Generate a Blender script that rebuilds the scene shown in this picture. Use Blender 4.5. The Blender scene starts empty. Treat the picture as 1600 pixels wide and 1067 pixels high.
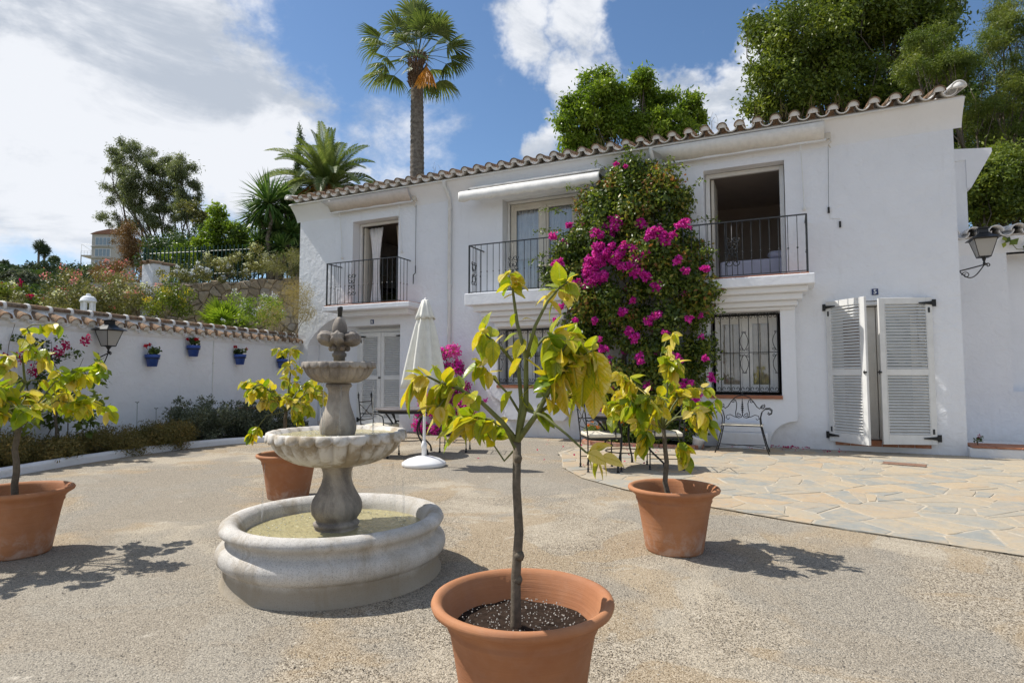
import bpy, bmesh, math, random
import numpy as np
from mathutils import Vector, Matrix, noise as mnoise
from mathutils.geometry import tessellate_polygon

random.seed(7)
RNG = np.random.default_rng(11)
SC = bpy.context.scene
COL = SC.collection
R = math.radians

# ---------------------------------------------------------------- camera, sky, sun, exposure
YAW = R(24.8); PITCH = R(3.4766); EYE = 1.2
cam_data = bpy.data.cameras.new('camera')
cam_data.sensor_width = 36.0
cam_data.lens = 36.0 * 930.0 / 1600.0
cam_data.clip_start = 0.05
cam_data.clip_end = 2000
cam = bpy.data.objects.new('camera', cam_data)
COL.objects.link(cam)
cam.location = (0, 0, EYE)
cam.rotation_euler = (R(90) + PITCH, 0, YAW)
SC.camera = cam

SUN_AZ = R(186.5)      # direction towards the sun, measured from +X counter-clockwise
SUN_EL = R(54)
to_sun = Vector((math.cos(SUN_AZ)*math.cos(SUN_EL), math.sin(SUN_AZ)*math.cos(SUN_EL), math.sin(SUN_EL)))
sd = bpy.data.lights.new('sun', 'SUN')
sd.energy = 3.8
sd.angle = R(0.53)
sd.color = (1.0, 0.95, 0.87)
sun = bpy.data.objects.new('sun', sd)
COL.objects.link(sun)
sun.rotation_euler = to_sun.to_track_quat('Z', 'Y').to_euler()

SC.view_settings.view_transform = 'Standard'
SC.view_settings.look = 'None'
SC.view_settings.gamma = 1
SC.view_settings.exposure = 0.60
SC.view_settings.use_curve_mapping = False

def cam_dir(px, py):
    """direction from the eye for a point of the 1600x1067 photograph (used for the clouds and for laying out far planting)"""
    u = (px-800)/930.0; v = -(py-533.5)/930.0
    f = Vector((-math.sin(YAW)*math.cos(PITCH), math.cos(YAW)*math.cos(PITCH), math.sin(PITCH)))
    r = Vector((math.cos(YAW), math.sin(YAW), 0))
    up = r.cross(f)
    return f + u*r + v*up
FH = Vector((-math.sin(YAW), math.cos(YAW), 0))
def at(px, py, Z):
    d = cam_dir(px, py); t = Z/d.dot(FH)
    return Vector((0, 0, EYE)) + d*t
def c2w(X, Z, z=0.0):
    return Vector((-Z*math.sin(YAW)+X*math.cos(YAW), Z*math.cos(YAW)+X*math.sin(YAW), z))

def build_world():
    w = bpy.data.worlds.new('World'); SC.world = w; w.use_nodes = True
    nt = w.node_tree; N = nt.nodes; L = nt.links; N.clear()
    out = N.new('ShaderNodeOutputWorld'); bg = N.new('ShaderNodeBackground')
    bg.inputs['Strength'].default_value = 0.1
    L.new(bg.outputs[0], out.inputs[0])
    sky = N.new('ShaderNodeTexSky'); sky.sky_type = 'NISHITA'; sky.sun_disc = False
    sky.sun_elevation = SUN_EL
    sky.sun_rotation = math.pi/2 - SUN_AZ
    sky.air_density = 1.0; sky.dust_density = 0.35; sky.ozone_density = 2.2; sky.altitude = 100
    tc = N.new('ShaderNodeTexCoord')
    def mth(op, a, b=None, c=None, clamp=False):
        m = N.new('ShaderNodeMath'); m.operation = op; m.use_clamp = clamp
        for i, v in enumerate((a, b, c)):
            if v is None: continue
            if isinstance(v, (int, float)): m.inputs[i].default_value = v
            else: L.new(v, m.inputs[i])
        return m.outputs[0]
    def ns(scale, detail, rough, dist=0.0, vec=None, sc3=None):
        n = N.new('ShaderNodeTexNoise'); n.inputs['Scale'].default_value = scale
        n.inputs['Detail'].default_value = detail; n.inputs['Roughness'].default_value = rough
        n.inputs['Distortion'].default_value = dist
        mp = N.new('ShaderNodeMapping'); L.new(tc.outputs['Generated'], mp.inputs[0])
        if sc3: mp.inputs['Scale'].default_value = sc3
        if vec: mp.inputs['Location'].default_value = vec
        L.new(mp.outputs[0], n.inputs['Vector'])
        return n.outputs['Fac']
    # blobs where cloud banks stand: (px, py, radius in radians, weight)
    blobs = [(90, 150, .30, 1.0), (330, 210, .22, .95), (200, 30, .24, 1.0), (40, 20, .25, 1.0), (-40, 200, .2, 1.0), (430, 250, .10, .75), (300, 330, .12, .7),
             (-300, 40, .4, 1.0), (120, 345, .075, .55), (0, 340, .07, .5), (485, 200, .05, .55), (590, 190, .035, .5), (590, 280, .05, .6),
             (690, 235, .045, .6), (520, 225, .04, .5), (730, 240, .03, .4), (840, 30, .10, .75), (940, 20, .08, .7), (905, 140, .075, .7), (960, 100, .06, .5),
             (850, 215, .06, .7), (1125, 150, .085, .9), (1160, 85, .07, .8), (1080, 200, .08, .8), (1030, 145, .05, .55), (1150, 200, .08, .8), (1530, 20, .08, .6), (60, 30, .3, .6),
             (20, 415, .05, .5), (540, 285, .05, .4)]
    wn = N.new('ShaderNodeTexNoise'); wn.inputs['Scale'].default_value = 4.2; wn.inputs['Detail'].default_value = 6; wn.inputs['Roughness'].default_value = .62
    L.new(tc.outputs['Generated'], wn.inputs['Vector'])
    wa = N.new('ShaderNodeVectorMath'); wa.operation = 'MULTIPLY_ADD'
    L.new(wn.outputs['Color'], wa.inputs[0]); wa.inputs[1].default_value = (.34, .34, .30); wa.inputs[2].default_value = (-.17, -.17, -.15)
    wb = N.new('ShaderNodeVectorMath'); wb.operation = 'ADD'; L.new(wa.outputs[0], wb.inputs[0]); L.new(tc.outputs['Generated'], wb.inputs[1])
    acc = None
    for px, py, r, wt in blobs:
        d = cam_dir(px, py).normalized()
        vd = N.new('ShaderNodeVectorMath'); vd.operation = 'DISTANCE'
        L.new(wb.outputs[0], vd.inputs[0]); vd.inputs[1].default_value = d
        m = N.new('ShaderNodeMapRange'); m.interpolation_type = 'SMOOTHSTEP'
        m.inputs['From Min'].default_value = r*1.15; m.inputs['From Max'].default_value = r*.2
        m.inputs['To Min'].default_value = 0; m.inputs['To Max'].default_value = wt
        L.new(vd.outputs['Value'], m.inputs['Value'])
        acc = m.outputs[0] if acc is None else mth('MAXIMUM', acc, m.outputs[0])
    n1 = ns(3.2, 9, .60, .35, (2.3, .7, 1.1), (1, 1, 1.6))
    n2 = ns(11, 7, .62, .2, (5, 3, 1), (1, 1, 1.5))
    n3 = ns(1.4, 3, .5, 0, (1.7, 4.4, .3))
    a = mth('MULTIPLY_ADD', n1, 1.5, -0.75)
    b = mth('MULTIPLY_ADD', n2, 1.1, -0.55)
    base = mth('MULTIPLY_ADD', acc, 1.15, -0.42)
    # a little cloud everywhere else too, from the large noise
    everywhere = mth('MULTIPLY_ADD', n3, 2.2, -1.25)
    # open blue above the house, as in the picture; extra unseen cloud added out of view to brighten the shade
    dv = N.new('ShaderNodeVectorMath'); dv.operation = 'DISTANCE'; L.new(tc.outputs['Generated'], dv.inputs[0]); dv.inputs[1].default_value = cam_dir(820, 130).normalized()
    gap = N.new('ShaderNodeMapRange'); gap.inputs['From Min'].default_value = .55; gap.inputs['From Max'].default_value = 1.0; L.new(dv.outputs['Value'], gap.inputs['Value'])
    everywhere = mth('ADD', everywhere, mth('MULTIPLY_ADD', gap.outputs[0], .72, -.42))
    base = mth('MAXIMUM', base, everywhere)
    dens = mth('ADD', mth('ADD', base, a), b)
    mr = N.new('ShaderNodeMapRange'); mr.interpolation_type = 'SMOOTHSTEP'
    mr.inputs['From Min'].default_value = -0.16; mr.inputs['From Max'].default_value = 0.46
    L.new(dens, mr.inputs['Value'])
    # fade thin veil
    cover = mth('MULTIPLY', mr.outputs[0], 0.97)
    # shading inside the clouds
    n4 = ns(3.4, 9, .62, .5, (7.1, 2.2, 9.3), (1, 1, 2.2))
    sh = N.new('ShaderNodeMapRange'); sh.interpolation_type = 'SMOOTHSTEP'
    sh.inputs['From Min'].default_value = 0.38; sh.inputs['From Max'].default_value = 0.58
    L.new(mth('ADD', n4, mth('MULTIPLY', b, 0.18)), sh.inputs['Value'])
    cr = N.new('ShaderNodeMix'); cr.data_type = 'RGBA'
    L.new(sh.outputs[0], cr.inputs['Factor'])
    cr.inputs['A'].default_value = (3.5, 3.85, 4.4, 1)
    cr.inputs['B'].default_value = (5.95, 6.1, 6.4, 1)
    hs = N.new('ShaderNodeHueSaturation'); hs.inputs['Saturation'].default_value = 1.1; hs.inputs['Value'].default_value = 0.88
    L.new(sky.outputs[0], hs.inputs['Color'])
    mx = N.new('ShaderNodeMix'); mx.data_type = 'RGBA'
    L.new(cover, mx.inputs['Factor']); L.new(hs.outputs[0], mx.inputs['A']); L.new(cr.outputs['Result'], mx.inputs['B'])
    L.new(mx.outputs['Result'], bg.inputs['Color'])
build_world()

# ---------------------------------------------------------------- helpers: materials
class NT:
    def __init__(s, name):
        s.m = bpy.data.materials.new(name); s.m.use_nodes = True
        s.nt = s.m.node_tree; s.N = s.nt.nodes; s.L = s.nt.links
        s.b = s.N['Principled BSDF']; s.out = s.N['Material Output']
        s.tc = s.N.new('ShaderNodeTexCoord')
        s.geo = s.N.new('ShaderNodeNewGeometry')
    def new(s, t): return s.N.new(t)
    def link(s, a, b): s.L.new(a, b)
    def noise(s, scale, detail=4, rough=.55, dist=0, space='Position', sc3=None):
        n = s.N.new('ShaderNodeTexNoise'); n.inputs['Scale'].default_value = scale
        n.inputs['Detail'].default_value = detail; n.inputs['Roughness'].default_value = rough; n.inputs['Distortion'].default_value = dist
        src = s.geo.outputs['Position'] if space == 'Position' else s.tc.outputs[space]
        if sc3:
            mp = s.N.new('ShaderNodeMapping'); mp.inputs['Scale'].default_value = sc3; s.L.new(src, mp.inputs[0]); src = mp.outputs[0]
        s.L.new(src, n.inputs['Vector']); return n.outputs['Fac']
    def voro(s, scale, feature='F1', out='Distance', space='Position', rnd=1.0):
        n = s.N.new('ShaderNodeTexVoronoi'); n.feature = feature; n.inputs['Scale'].default_value = scale
        n.inputs['Randomness'].default_value = rnd
        src = s.geo.outputs['Position'] if space == 'Position' else s.tc.outputs[space]
        s.L.new(src, n.inputs['Vector']); return n.outputs[out]
    def ramp(s, fac, stops, interp='LINEAR'):
        r = s.N.new('ShaderNodeValToRGB'); r.color_ramp.interpolation = interp
        e = r.color_ramp.elements
        while len(e) > 1: e.remove(e[-1])
        e[0].position = stops[0][0]; e[0].color = col4(stops[0][1])
        for p, c in stops[1:]:
            q = e.new(p); q.color = col4(c)
        if fac is not None: s.L.new(fac, r.inputs['Fac'])
        return r.outputs['Color']
    def rampf(s, fac, a, b, lo=0., hi=1.):
        r = s.N.new('ShaderNodeMapRange'); r.inputs['From Min'].default_value = a; r.inputs['From Max'].default_value = b
        r.inputs['To Min'].default_value = lo; r.inputs['To Max'].default_value = hi
        r.interpolation_type = 'SMOOTHSTEP'; s.L.new(fac, r.inputs['Value']); return r.outputs[0]
    def mix(s, f, a, b, mode='MIX'):
        m = s.N.new('ShaderNodeMix'); m.data_type = 'RGBA'; m.blend_type = mode
        for k, v in (('Factor', f), ('A', a), ('B', b)):
            if isinstance(v, (int, float)): m.inputs[k].default_value = v
            elif isinstance(v, tuple): m.inputs[k].default_value = col4(v)
            else: s.L.new(v, m.inputs[k])
        return m.outputs['Result']
    def math(s, op, a, b=None):
        m = s.N.new('ShaderNodeMath'); m.operation = op
        for i, v in enumerate((a, b)):
            if v is None: continue
            if isinstance(v, (int, float)): m.inputs[i].default_value = v
            else: s.L.new(v, m.inputs[i])
        return m.outputs[0]
    def bump(s, h, strength=.3, dist=.01, prev=None):
        b = s.N.new('ShaderNodeBump'); b.inputs['Strength'].default_value = strength; b.inputs['Distance'].default_value = dist
        s.L.new(h, b.inputs['Height'])
        if prev is not None: s.L.new(prev, b.inputs['Normal'])
        s.L.new(b.outputs[0], s.b.inputs['Normal']); return b.outputs[0]
    def attr(s, name):
        a = s.N.new('ShaderNodeAttribute'); a.attribute_name = name; return a.outputs['Fac']
    def objrnd(s):
        o = s.N.new('ShaderNodeObjectInfo'); return o.outputs['Random']
    def base(s, c):
        if isinstance(c, tuple): s.b.inputs['Base Color'].default_value = col4(c)
        else: s.L.new(c, s.b.inputs['Base Color'])
    def set(s, **k):
        for a, v in k.items():
            s.b.inputs[a.replace('_', ' ')].default_value = v
        return s
def col4(c): return tuple(c) if len(c) == 4 else (c[0], c[1], c[2], 1)

M = {}
def mat_plaster(name, c=(.80, .80, .79), rough_bump=.5, scale=1.0, dirt=.05):
    n = NT(name)
    big = n.noise(1.2, 5, .6); fine = n.noise(26*scale, 6, .65); mid = n.noise(7*scale, 5, .6, .4)
    c2 = tuple(x*(1-dirt) for x in c)
    col = n.mix(n.rampf(big, .35, .75), c, c2)
    # grime near the ground, rain marks
    sep = n.new('ShaderNodeSeparateXYZ'); n.link(n.geo.outputs['Position'], sep.inputs[0])
    low = n.rampf(n.math('ADD', sep.outputs['Z'], n.math('MULTIPLY', mid, -.5)), -.15, .18, .28, 0.)
    col = n.mix(low, col, (.42, .39, .34))
    st = n.noise(9, 4, .6, 0, 'Position', (1, 1, .12))
    col = n.mix(n.rampf(st, .58, .80, 0, .14), col, (.50, .48, .45))
    n.base(col); n.set(Roughness=.86, Specular_IOR_Level=.25)
    p = n.bump(mid, .75*rough_bump, .035)
    n.bump(fine, .35*rough_bump, .006, p)
    M[name] = n.m; return n.m
def mat_simple(name, c, rough=.6, metal=0., noise_amt=.12, scale=14, bump=.15, c2=None, spec=.4):
    n = NT(name)
    f = n.noise(scale, 5, .6)
    c2 = c2 or tuple(x*(1-noise_amt*2) for x in c)
    n.base(n.mix(n.rampf(f, .3, .72), c, c2))
    n.set(Roughness=rough, Metallic=metal, Specular_IOR_Level=spec)
    if bump: n.bump(n.noise(scale*5, 4, .6), bump, .004)
    M[name] = n.m; return n.m
def mat_leaf(name, stops, trans=.35, rough=.45, src='attr', spec=.35, tcol=1.5, veins=False):
    n = NT(name)
    r = n.attr('rnd') if src == 'attr' else n.objrnd()
    f = n.noise(30, 2, .5, 0, 'Position')
    fac = n.math('ADD', r, n.math('MULTIPLY_ADD' if False else 'MULTIPLY', n.math('SUBTRACT', f, .5), .35))
    if veins:
        # chlorosis: green stays along the midrib and side veins, yellow spreads between them
        sp = n.new('ShaderNodeSeparateXYZ'); n.link(n.tc.outputs['Object'], sp.inputs[0])
        ay = n.math('ABSOLUTE', sp.outputs['Y'])
        rib = n.rampf(ay, .006, .035, 1, 0)
        w = n.math('SINE', n.math('MULTIPLY', n.math('SUBTRACT', sp.outputs['X'], n.math('MULTIPLY', ay, .9)), 62))
        sv = n.rampf(w, .55, 1.0, 0, 1)
        blot = n.noise(5, 4, .6, .6, 'Object')
        fac = n.math('ADD', fac, n.math('MULTIPLY', n.math('SUBTRACT', blot, .5), .9))
        fac = n.math('SUBTRACT', fac, n.math('ADD', n.math('MULTIPLY', rib, .16), n.math('MULTIPLY', sv, .10)))
        fac = n.math('ADD', fac, .21)
    c = n.ramp(fac, stops)
    if veins:
        c = n.mix(n.math('MULTIPLY', rib, .35), c, (.62, .62, .20))
        c = n.mix(n.rampf(n.noise(14, 3, .6, .3, 'Object'), .68, .74, 0, .5), c, (.30, .20, .05))
        n.bump(n.math('ADD', n.math('MULTIPLY', rib, -1), n.math('MULTIPLY', sv, -.45)), .6, .02)
    n.base(c); n.set(Roughness=rough, Specular_IOR_Level=spec)
    tr = n.new('ShaderNodeBsdfTranslucent')
    tc = n.mix(1.0, c, (tcol, tcol*1.02, tcol*.55), 'MULTIPLY')
    n.link(tc, tr.inputs['Color'])
    ms = n.new('ShaderNodeMixShader'); ms.inputs[0].default_value = trans
    n.link(n.b.outputs[0], ms.inputs[1]); n.link(tr.outputs[0], ms.inputs[2]); n.link(ms.outputs[0], n.out.inputs[0])
    M[name] = n.m; return n.m

# ---------------------------------------------------------------- helpers: meshes and objects
class MB:
    def __init__(s): s.v = []; s.f = []
    def add(s, vs, fs):
        o = len(s.v); s.v += [tuple(x) for x in vs]; s.f += [tuple(i+o for i in f) for f in fs]; return s
    def box(s, x0, x1, y0, y1, z0, z1, mtx=None, bev=0):
        vs = [(x0,y0,z0),(x1,y0,z0),(x1,y1,z0),(x0,y1,z0),(x0,y0,z1),(x1,y0,z1),(x1,y1,z1),(x0,y1,z1)]
        if mtx is not None: vs = [mtx @ Vector(v) for v in vs]
        return s.add(vs, [(0,3,2,1),(4,5,6,7),(0,1,5,4),(1,2,6,5),(2,3,7,6),(3,0,4,7)])
    def tube(s, pts, rad, n=6, cap=True):
        pts = [Vector(p) for p in pts]
        if isinstance(rad, (int, float)): rad = [rad]*len(pts)
        base = len(s.v); up = None
        for i, p in enumerate(pts):
            t = (pts[min(i+1, len(pts)-1)] - pts[max(i-1, 0)])
            t = t.normalized() if t.length > 1e-9 else Vector((0,0,1))
            if up is None:
                up = Vector((0,0,1)) if abs(t.z) < .9 else Vector((1,0,0))
            a = t.cross(up)
            if a.length < 1e-6: a = t.orthogonal()
            a.normalize(); b = a.cross(t).normalized(); up = b.cross(t) if False else b
            up = b
            for k in range(n):
                an = 2*math.pi*k/n
                s.v.append(tuple(p + (a*math.cos(an) + b*math.sin(an))*rad[i]))
        for i in range(len(pts)-1):
            for k in range(n):
                k2 = (k+1) % n
                s.f.append((base+i*n+k, base+i*n+k2, base+(i+1)*n+k2, base+(i+1)*n+k))
        if cap:
            s.f.append(tuple(base+k for k in range(n))[::-1])
            s.f.append(tuple(base+(len(pts)-1)*n+k for k in range(n)))
        return s
    def lathe(s, prof, n=24, c=(0,0,0), wob=None, close=True):
        """prof: list of (r, z); wob(angle, i) -> radial factor"""
        base = len(s.v); m = len(prof)
        for i, (r, z) in enumerate(prof):
            for k in range(n):
                an = 2*math.pi*k/n
                q = r*(wob(an, i) if wob else 1)
                s.v.append((c[0]+q*math.cos(an), c[1]+q*math.sin(an), c[2]+z))
        for i in range(m-1):
            for k in range(n):
                k2 = (k+1) % n
                s.f.append((base+i*n+k, base+i*n+k2, base+(i+1)*n+k2, base+(i+1)*n+k))
        if close:
            s.f.append(tuple(base+k for k in range(n))[::-1])
            s.f.append(tuple(base+(m-1)*n+k for k in range(n)))
        return s
    def prism(s, poly, h0, h1, axis='z'):
        """poly: 2D points ccw, extruded from h0 to h1 along axis"""
        n = len(poly)
        def mk(p, h):
            return (p[0], p[1], h) if axis == 'z' else ((h, p[0], p[1]) if axis == 'x' else (p[0], h, p[1]))
        vs = [mk(p, h0) for p in poly] + [mk(p, h1) for p in poly]
        fs = [(i, (i+1) % n, n+(i+1) % n, n+i) for i in range(n)]
        tri = tessellate_polygon([[Vector((p[0], p[1], 0)) for p in poly]])
        for t in tri:
            fs.append(tuple(t)); fs.append(tuple(n+i for i in t[::-1]))
        return s.add(vs, fs)
    def mesh(s, name, mat=None, smooth=False, fix=True):
        me = bpy.data.meshes.new(name); me.from_pydata(s.v, [], s.f)
        if fix:
            bm = bmesh.new(); bm.from_mesh(me); bmesh.ops.recalc_face_normals(bm, faces=bm.faces); bm.to_mesh(me); bm.free()
        if mat is not None: me.materials.append(M[mat] if isinstance(mat, str) else mat)
        if smooth: me.polygons.foreach_set('use_smooth', [True]*len(me.polygons))
        me.update(); return me
WM = {}
def wmat(o): return WM.get(o.name, Matrix.Identity(4))
def tag(o, label=None, cat=None, group=None, kind=None):
    if label: o['label'] = label
    if cat: o['category'] = cat
    if group: o['group'] = group
    if kind: o['kind'] = kind
    return o
def thing(name, label, cat, loc=(0,0,0), rz=0., group=None):
    o = bpy.data.objects.new(name, None); o.empty_display_size = .1; COL.objects.link(o)
    o.location = loc; o.rotation_euler = (0, 0, rz)
    WM[o.name] = Matrix.Translation(Vector(loc)) @ Matrix.Rotation(rz, 4, 'Z')
    return tag(o, label, cat, group)
def put(name, me, parent=None, local=None, world=False):
    """link a mesh object; local: matrix in the parent's frame; world=True: the mesh is in world coordinates"""
    o = bpy.data.objects.new(name, me); COL.objects.link(o)
    local = local if local is not None else Matrix.Identity(4)
    if parent is not None:
        o.parent = parent
        if world:
            o.matrix_parent_inverse = wmat(parent).inverted()
            o.matrix_basis = local
            WM[o.name] = local.copy()
        else:
            o.matrix_basis = local
            WM[o.name] = wmat(parent) @ local
    else:
        o.matrix_basis = local
        WM[o.name] = local.copy()
    return o
def obj(name, mb, mat, parent=None, smooth=False, world=False, local=None):
    return put(name, mb.mesh(name, mat, smooth), parent, local, world)
def bevel(o, w=.01, seg=2, ang=35):
    m = o.modifiers.new('bevel', 'BEVEL'); m.width = w; m.segments = seg; m.limit_method = 'ANGLE'; m.angle_limit = R(ang)
    return o
def autosmooth(o, ang=40):
    me = o.data
    me.polygons.foreach_set('use_smooth', [True]*len(me.polygons))
    try: me.set_sharp_from_angle(angle=R(ang))
    except Exception: pass
    return o
def copy_tree(o, loc, rz, label=None, group=None):
    r = o.copy(); COL.objects.link(r); r.location = loc; r.rotation_euler = (0, 0, rz)
    WM[r.name] = Matrix.Translation(Vector(loc)) @ Matrix.Rotation(rz, 4, 'Z')
    if label: r['label'] = label
    if group: r['group'] = group
    for ch in list(o.children):
        c = ch.copy(); COL.objects.link(c); c.parent = r
        for g in list(ch.children):
            d = g.copy(); COL.objects.link(d); d.parent = c
    return r
def TR(x, y, z, rz=0, s=1): return Matrix.Translation(Vector((x, y, z))) @ Matrix.Rotation(rz, 4, 'Z') @ Matrix.Scale(s, 4)
def npmesh(name, verts, faces, mat, rnd=None, smooth=False):
    """verts (N,3), faces (F,3 or 4) arrays"""
    me = bpy.data.meshes.new(name)
    F, k = faces.shape
    me.vertices.add(len(verts)); me.vertices.foreach_set('co', verts.astype(np.float32).ravel())
    me.loops.add(F*k); me.loops.foreach_set('vertex_index', faces.astype(np.int32).ravel())
    me.polygons.add(F); me.polygons.foreach_set('loop_start', np.arange(F, dtype=np.int32)*k)
    me.polygons.foreach_set('loop_total', np.full(F, k, dtype=np.int32)) if False else None
    me.update(calc_edges=True)
    if rnd is not None:
        a = me.attributes.new('rnd', 'FLOAT', 'FACE'); a.data.foreach_set('value', rnd.astype(np.float32))
    me.materials.append(M[mat] if isinstance(mat, str) else mat)
    if smooth: me.polygons.foreach_set('use_smooth', [True]*F)
    return me
def leaf_mesh(name, P, Nn, size, aspect, mat, droop=.3, crnd=None, fold=.25):
    """leaves as folded 4-point blades: P (N,3) positions, Nn (N,3) outward hints"""
    n = len(P)
    rv = RNG.normal(size=(n, 3))
    nrm = Nn + rv*.75
    nrm /= np.linalg.norm(nrm, axis=1, keepdims=True)+1e-9
    d = RNG.normal(size=(n, 3)) + Nn*.6; d[:, 2] -= droop
    d -= (d*nrm).sum(1, keepdims=True)*nrm
    d /= np.linalg.norm(d, axis=1, keepdims=True)+1e-9
    s = np.cross(nrm, d)
    L = size*(.7+.6*RNG.random((n, 1))); W = L*aspect
    base = P; tip = P + d*L - nrm*L*fold*.6
    mid = P + d*L*.45
    lf = mid + s*W*.5 - nrm*W*fold; rt = mid - s*W*.5 - nrm*W*fold
    V = np.stack([base, lf, tip, rt], 1).reshape(-1, 3)
    i = np.arange(n)*4
    F = np.concatenate([np.stack([i, i+1, i+2], 1), np.stack([i, i+2, i+3], 1)])
    r = RNG.random(n) if crnd is None else crnd
    return npmesh(name, V, F, mat, np.concatenate([r, r]))
GS = .42
def clump_points(clumps, n, flat=.75, shell=.5):
    """clumps: (x,y,z,r[,rz]) list; n leaves in all, shared by r^2; returns P, N, clumprnd"""
    c = np.array([(q[0], q[1], q[2], q[3], q[4] if len(q) > 4 else q[3]*flat) for q in clumps])
    w = c[:, 3]*c[:, 3]; w /= w.sum()
    k = RNG.choice(len(c), size=n, p=w)
    u = RNG.normal(size=(n, 3)); u /= np.linalg.norm(u, axis=1, keepdims=True)
    if shell < 0:
        sc = np.stack([c[k, 3], c[k, 3], c[k, 4]], 1); P = c[k, :3]+RNG.normal(size=(n, 3))*sc*GS
        return P, u, RNG.random(len(c))[k]
    rr = (shell + (1-shell)*RNG.random((n, 1))**.6) * (1+.22*RNG.normal(size=(n, 1))*.6)
    sc = np.stack([c[k, 3], c[k, 3], c[k, 4]], 1)
    P = c[k, :3] + u*rr*sc
    cr = RNG.random(len(c))[k]
    return P, u, cr
def crown_clumps(cx, cy, cz, rx, ry, rz, n, r0, r1, lower=-.6, inner=.35):
    out = []
    for i in range(n):
        while True:
            u = Vector((random.gauss(0,1), random.gauss(0,1), random.gauss(0,1))).normalized()
            if u.z > lower: break
        q = inner + (1-inner)*random.random()**.5
        out.append((cx+u.x*rx*q, cy+u.y*ry*q, cz+u.z*rz*q, random.uniform(r0, r1)))
    return out
def limb(mb, a, b, r0, r1, seg=5, wob=.06, n=6, sag=0):
    a = Vector(a); b = Vector(b); L = (b-a).length; pts = []; rr = []
    ph = random.random()*9
    for i in range(seg+1):
        t = i/seg
        p = a.lerp(b, t)
        if 0 < i < seg:
            p = p + Vector((mnoise.noise((ph+t*3, 0, 1)), mnoise.noise((ph+t*3, 5, 2)), mnoise.noise((ph+t*3, 9, 3))*.5))*L*wob*2
        p.z += sag*math.sin(math.pi*t)
        pts.append(p); rr.append(r0+(r1-r0)*t)
    mb.tube(pts, rr, n); return pts
def spiral(cx, cz, r0, r1, a0, turns, n=18):
    return [(cx+(r0+(r1-r0)*i/n)*math.cos(a0+turns*2*math.pi*i/n), cz+(r0+(r1-r0)*i/n)*math.sin(a0+turns*2*math.pi*i/n)) for i in range(n+1)]
def voronoi_cells(x0, x1, y0, y1, cell, jitter=.48, aniso=1.0, seed=3):
    """irregular cells of a jittered grid: list of (centre, polygon)"""
    rnd = random.Random(seed)
    nx = max(1, round((x1-x0)/(cell*aniso))); ny = max(1, round((y1-y0)/cell))
    dx = (x1-x0)/nx; dy = (y1-y0)/ny
    S = {}
    for i in range(-1, nx+1):
        for j in range(-1, ny+1):
            S[(i, j)] = (x0+(i+.5+rnd.uniform(-jitter, jitter))*dx + (.5*dx if j % 2 else 0), y0+(j+.5+rnd.uniform(-jitter, jitter))*dy)
    out = []
    for (i, j), p in S.items():
        if i < 0 or j < 0 or i >= nx or j >= ny: continue
        poly = [(p[0]-2*dx, p[1]-2*dy), (p[0]+2*dx, p[1]-2*dy), (p[0]+2*dx, p[1]+2*dy), (p[0]-2*dx, p[1]+2*dy)]
        for a in range(-3, 4):
            for b in range(-3, 4):
                q = S.get((i+a, j+b))
                if q is None or (a == 0 and b == 0): continue
                poly = clip(poly, ((p[0]+q[0])/2, (p[1]+q[1])/2), (q[0]-p[0], q[1]-p[1]))
                if len(poly) < 3: break
        if len(poly) >= 3: out.append((p, poly))
    return out
def clip(poly, pt, nrm):
    """keep the side opposite to nrm"""
    out = []; n = len(poly)
    for i in range(n):
        a = poly[i]; b = poly[(i+1) % n]
        da = (a[0]-pt[0])*nrm[0]+(a[1]-pt[1])*nrm[1]; db = (b[0]-pt[0])*nrm[0]+(b[1]-pt[1])*nrm[1]
        if da <= 0: out.append(a)
        if (da < 0 < db) or (db < 0 < da):
            t = da/(da-db); out.append((a[0]+(b[0]-a[0])*t, a[1]+(b[1]-a[1])*t))
    return out
def inset(poly, d):
    n = len(poly); cx = sum(p[0] for p in poly)/n; cy = sum(p[1] for p in poly)/n
    for i in range(n):
        a = poly[i]; b = poly[(i+1) % n]
    res = poly
    area = sum(poly[i][0]*poly[(i+1) % n][1]-poly[(i+1) % n][0]*poly[i][1] for i in range(n))
    sgn = 1 if area > 0 else -1
    for i in range(n):
        a = poly[i]; b = poly[(i+1) % n]
        ex, ey = b[0]-a[0], b[1]-a[1]; l = math.hypot(ex, ey)
        if l < 1e-6: continue
        nx, ny = ey/l*sgn, -ex/l*sgn
        res = clip(res, (a[0]-nx*d, a[1]-ny*d), (nx, ny))
        if len(res) < 3: return []
    # drop nearly coincident points
    out = []
    for p in res:
        if not out or math.hypot(p[0]-out[-1][0], p[1]-out[-1][1]) > .004: out.append(p)
    return out
# ---------------------------------------------------------------- materials
mat_plaster('plaster', (.80, .815, .845), .9)
mat_plaster('plaster_smooth', (.80, .815, .845), .35)
mat_simple('white_paint', (.74, .74, .72), .45, 0, .05, 6, .05)
mat_simple('white_plastic', (.80, .80, .80), .35, 0, .03, 6, .03)
mat_simple('iron', (.025, .026, .028), .42, .3, .2, 30, .15, spec=.5)
mat_simple('iron_dark', (.018, .018, .018), .55, 0, .2, 30, .15)
mat_simple('rail_grey', (.05, .055, .058), .45, .3, .2, 30, .1)
mat_simple('frame_cream', (.62, .58, .50), .5, 0, .05, 6, .03)
mat_simple('cushion', (.72, .66, .53), .9, 0, .06, 20, .2)
mat_simple('curtain', (.85, .84, .84), .9, 0, .06, 8, .1)
mat_simple('curtain_beige', (.60, .51, .40), .9, 0, .1, 8, .1)
mat_simple('room', (.56, .49, .43), .9, 0, .05, 2, 0)
mat_simple('bedding', (.62, .62, .75), .9, 0, .05, 6, .2)
mat_simple('brown_wood', (.13, .06, .03), .5, 0, .2, 12, .1)
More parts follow.
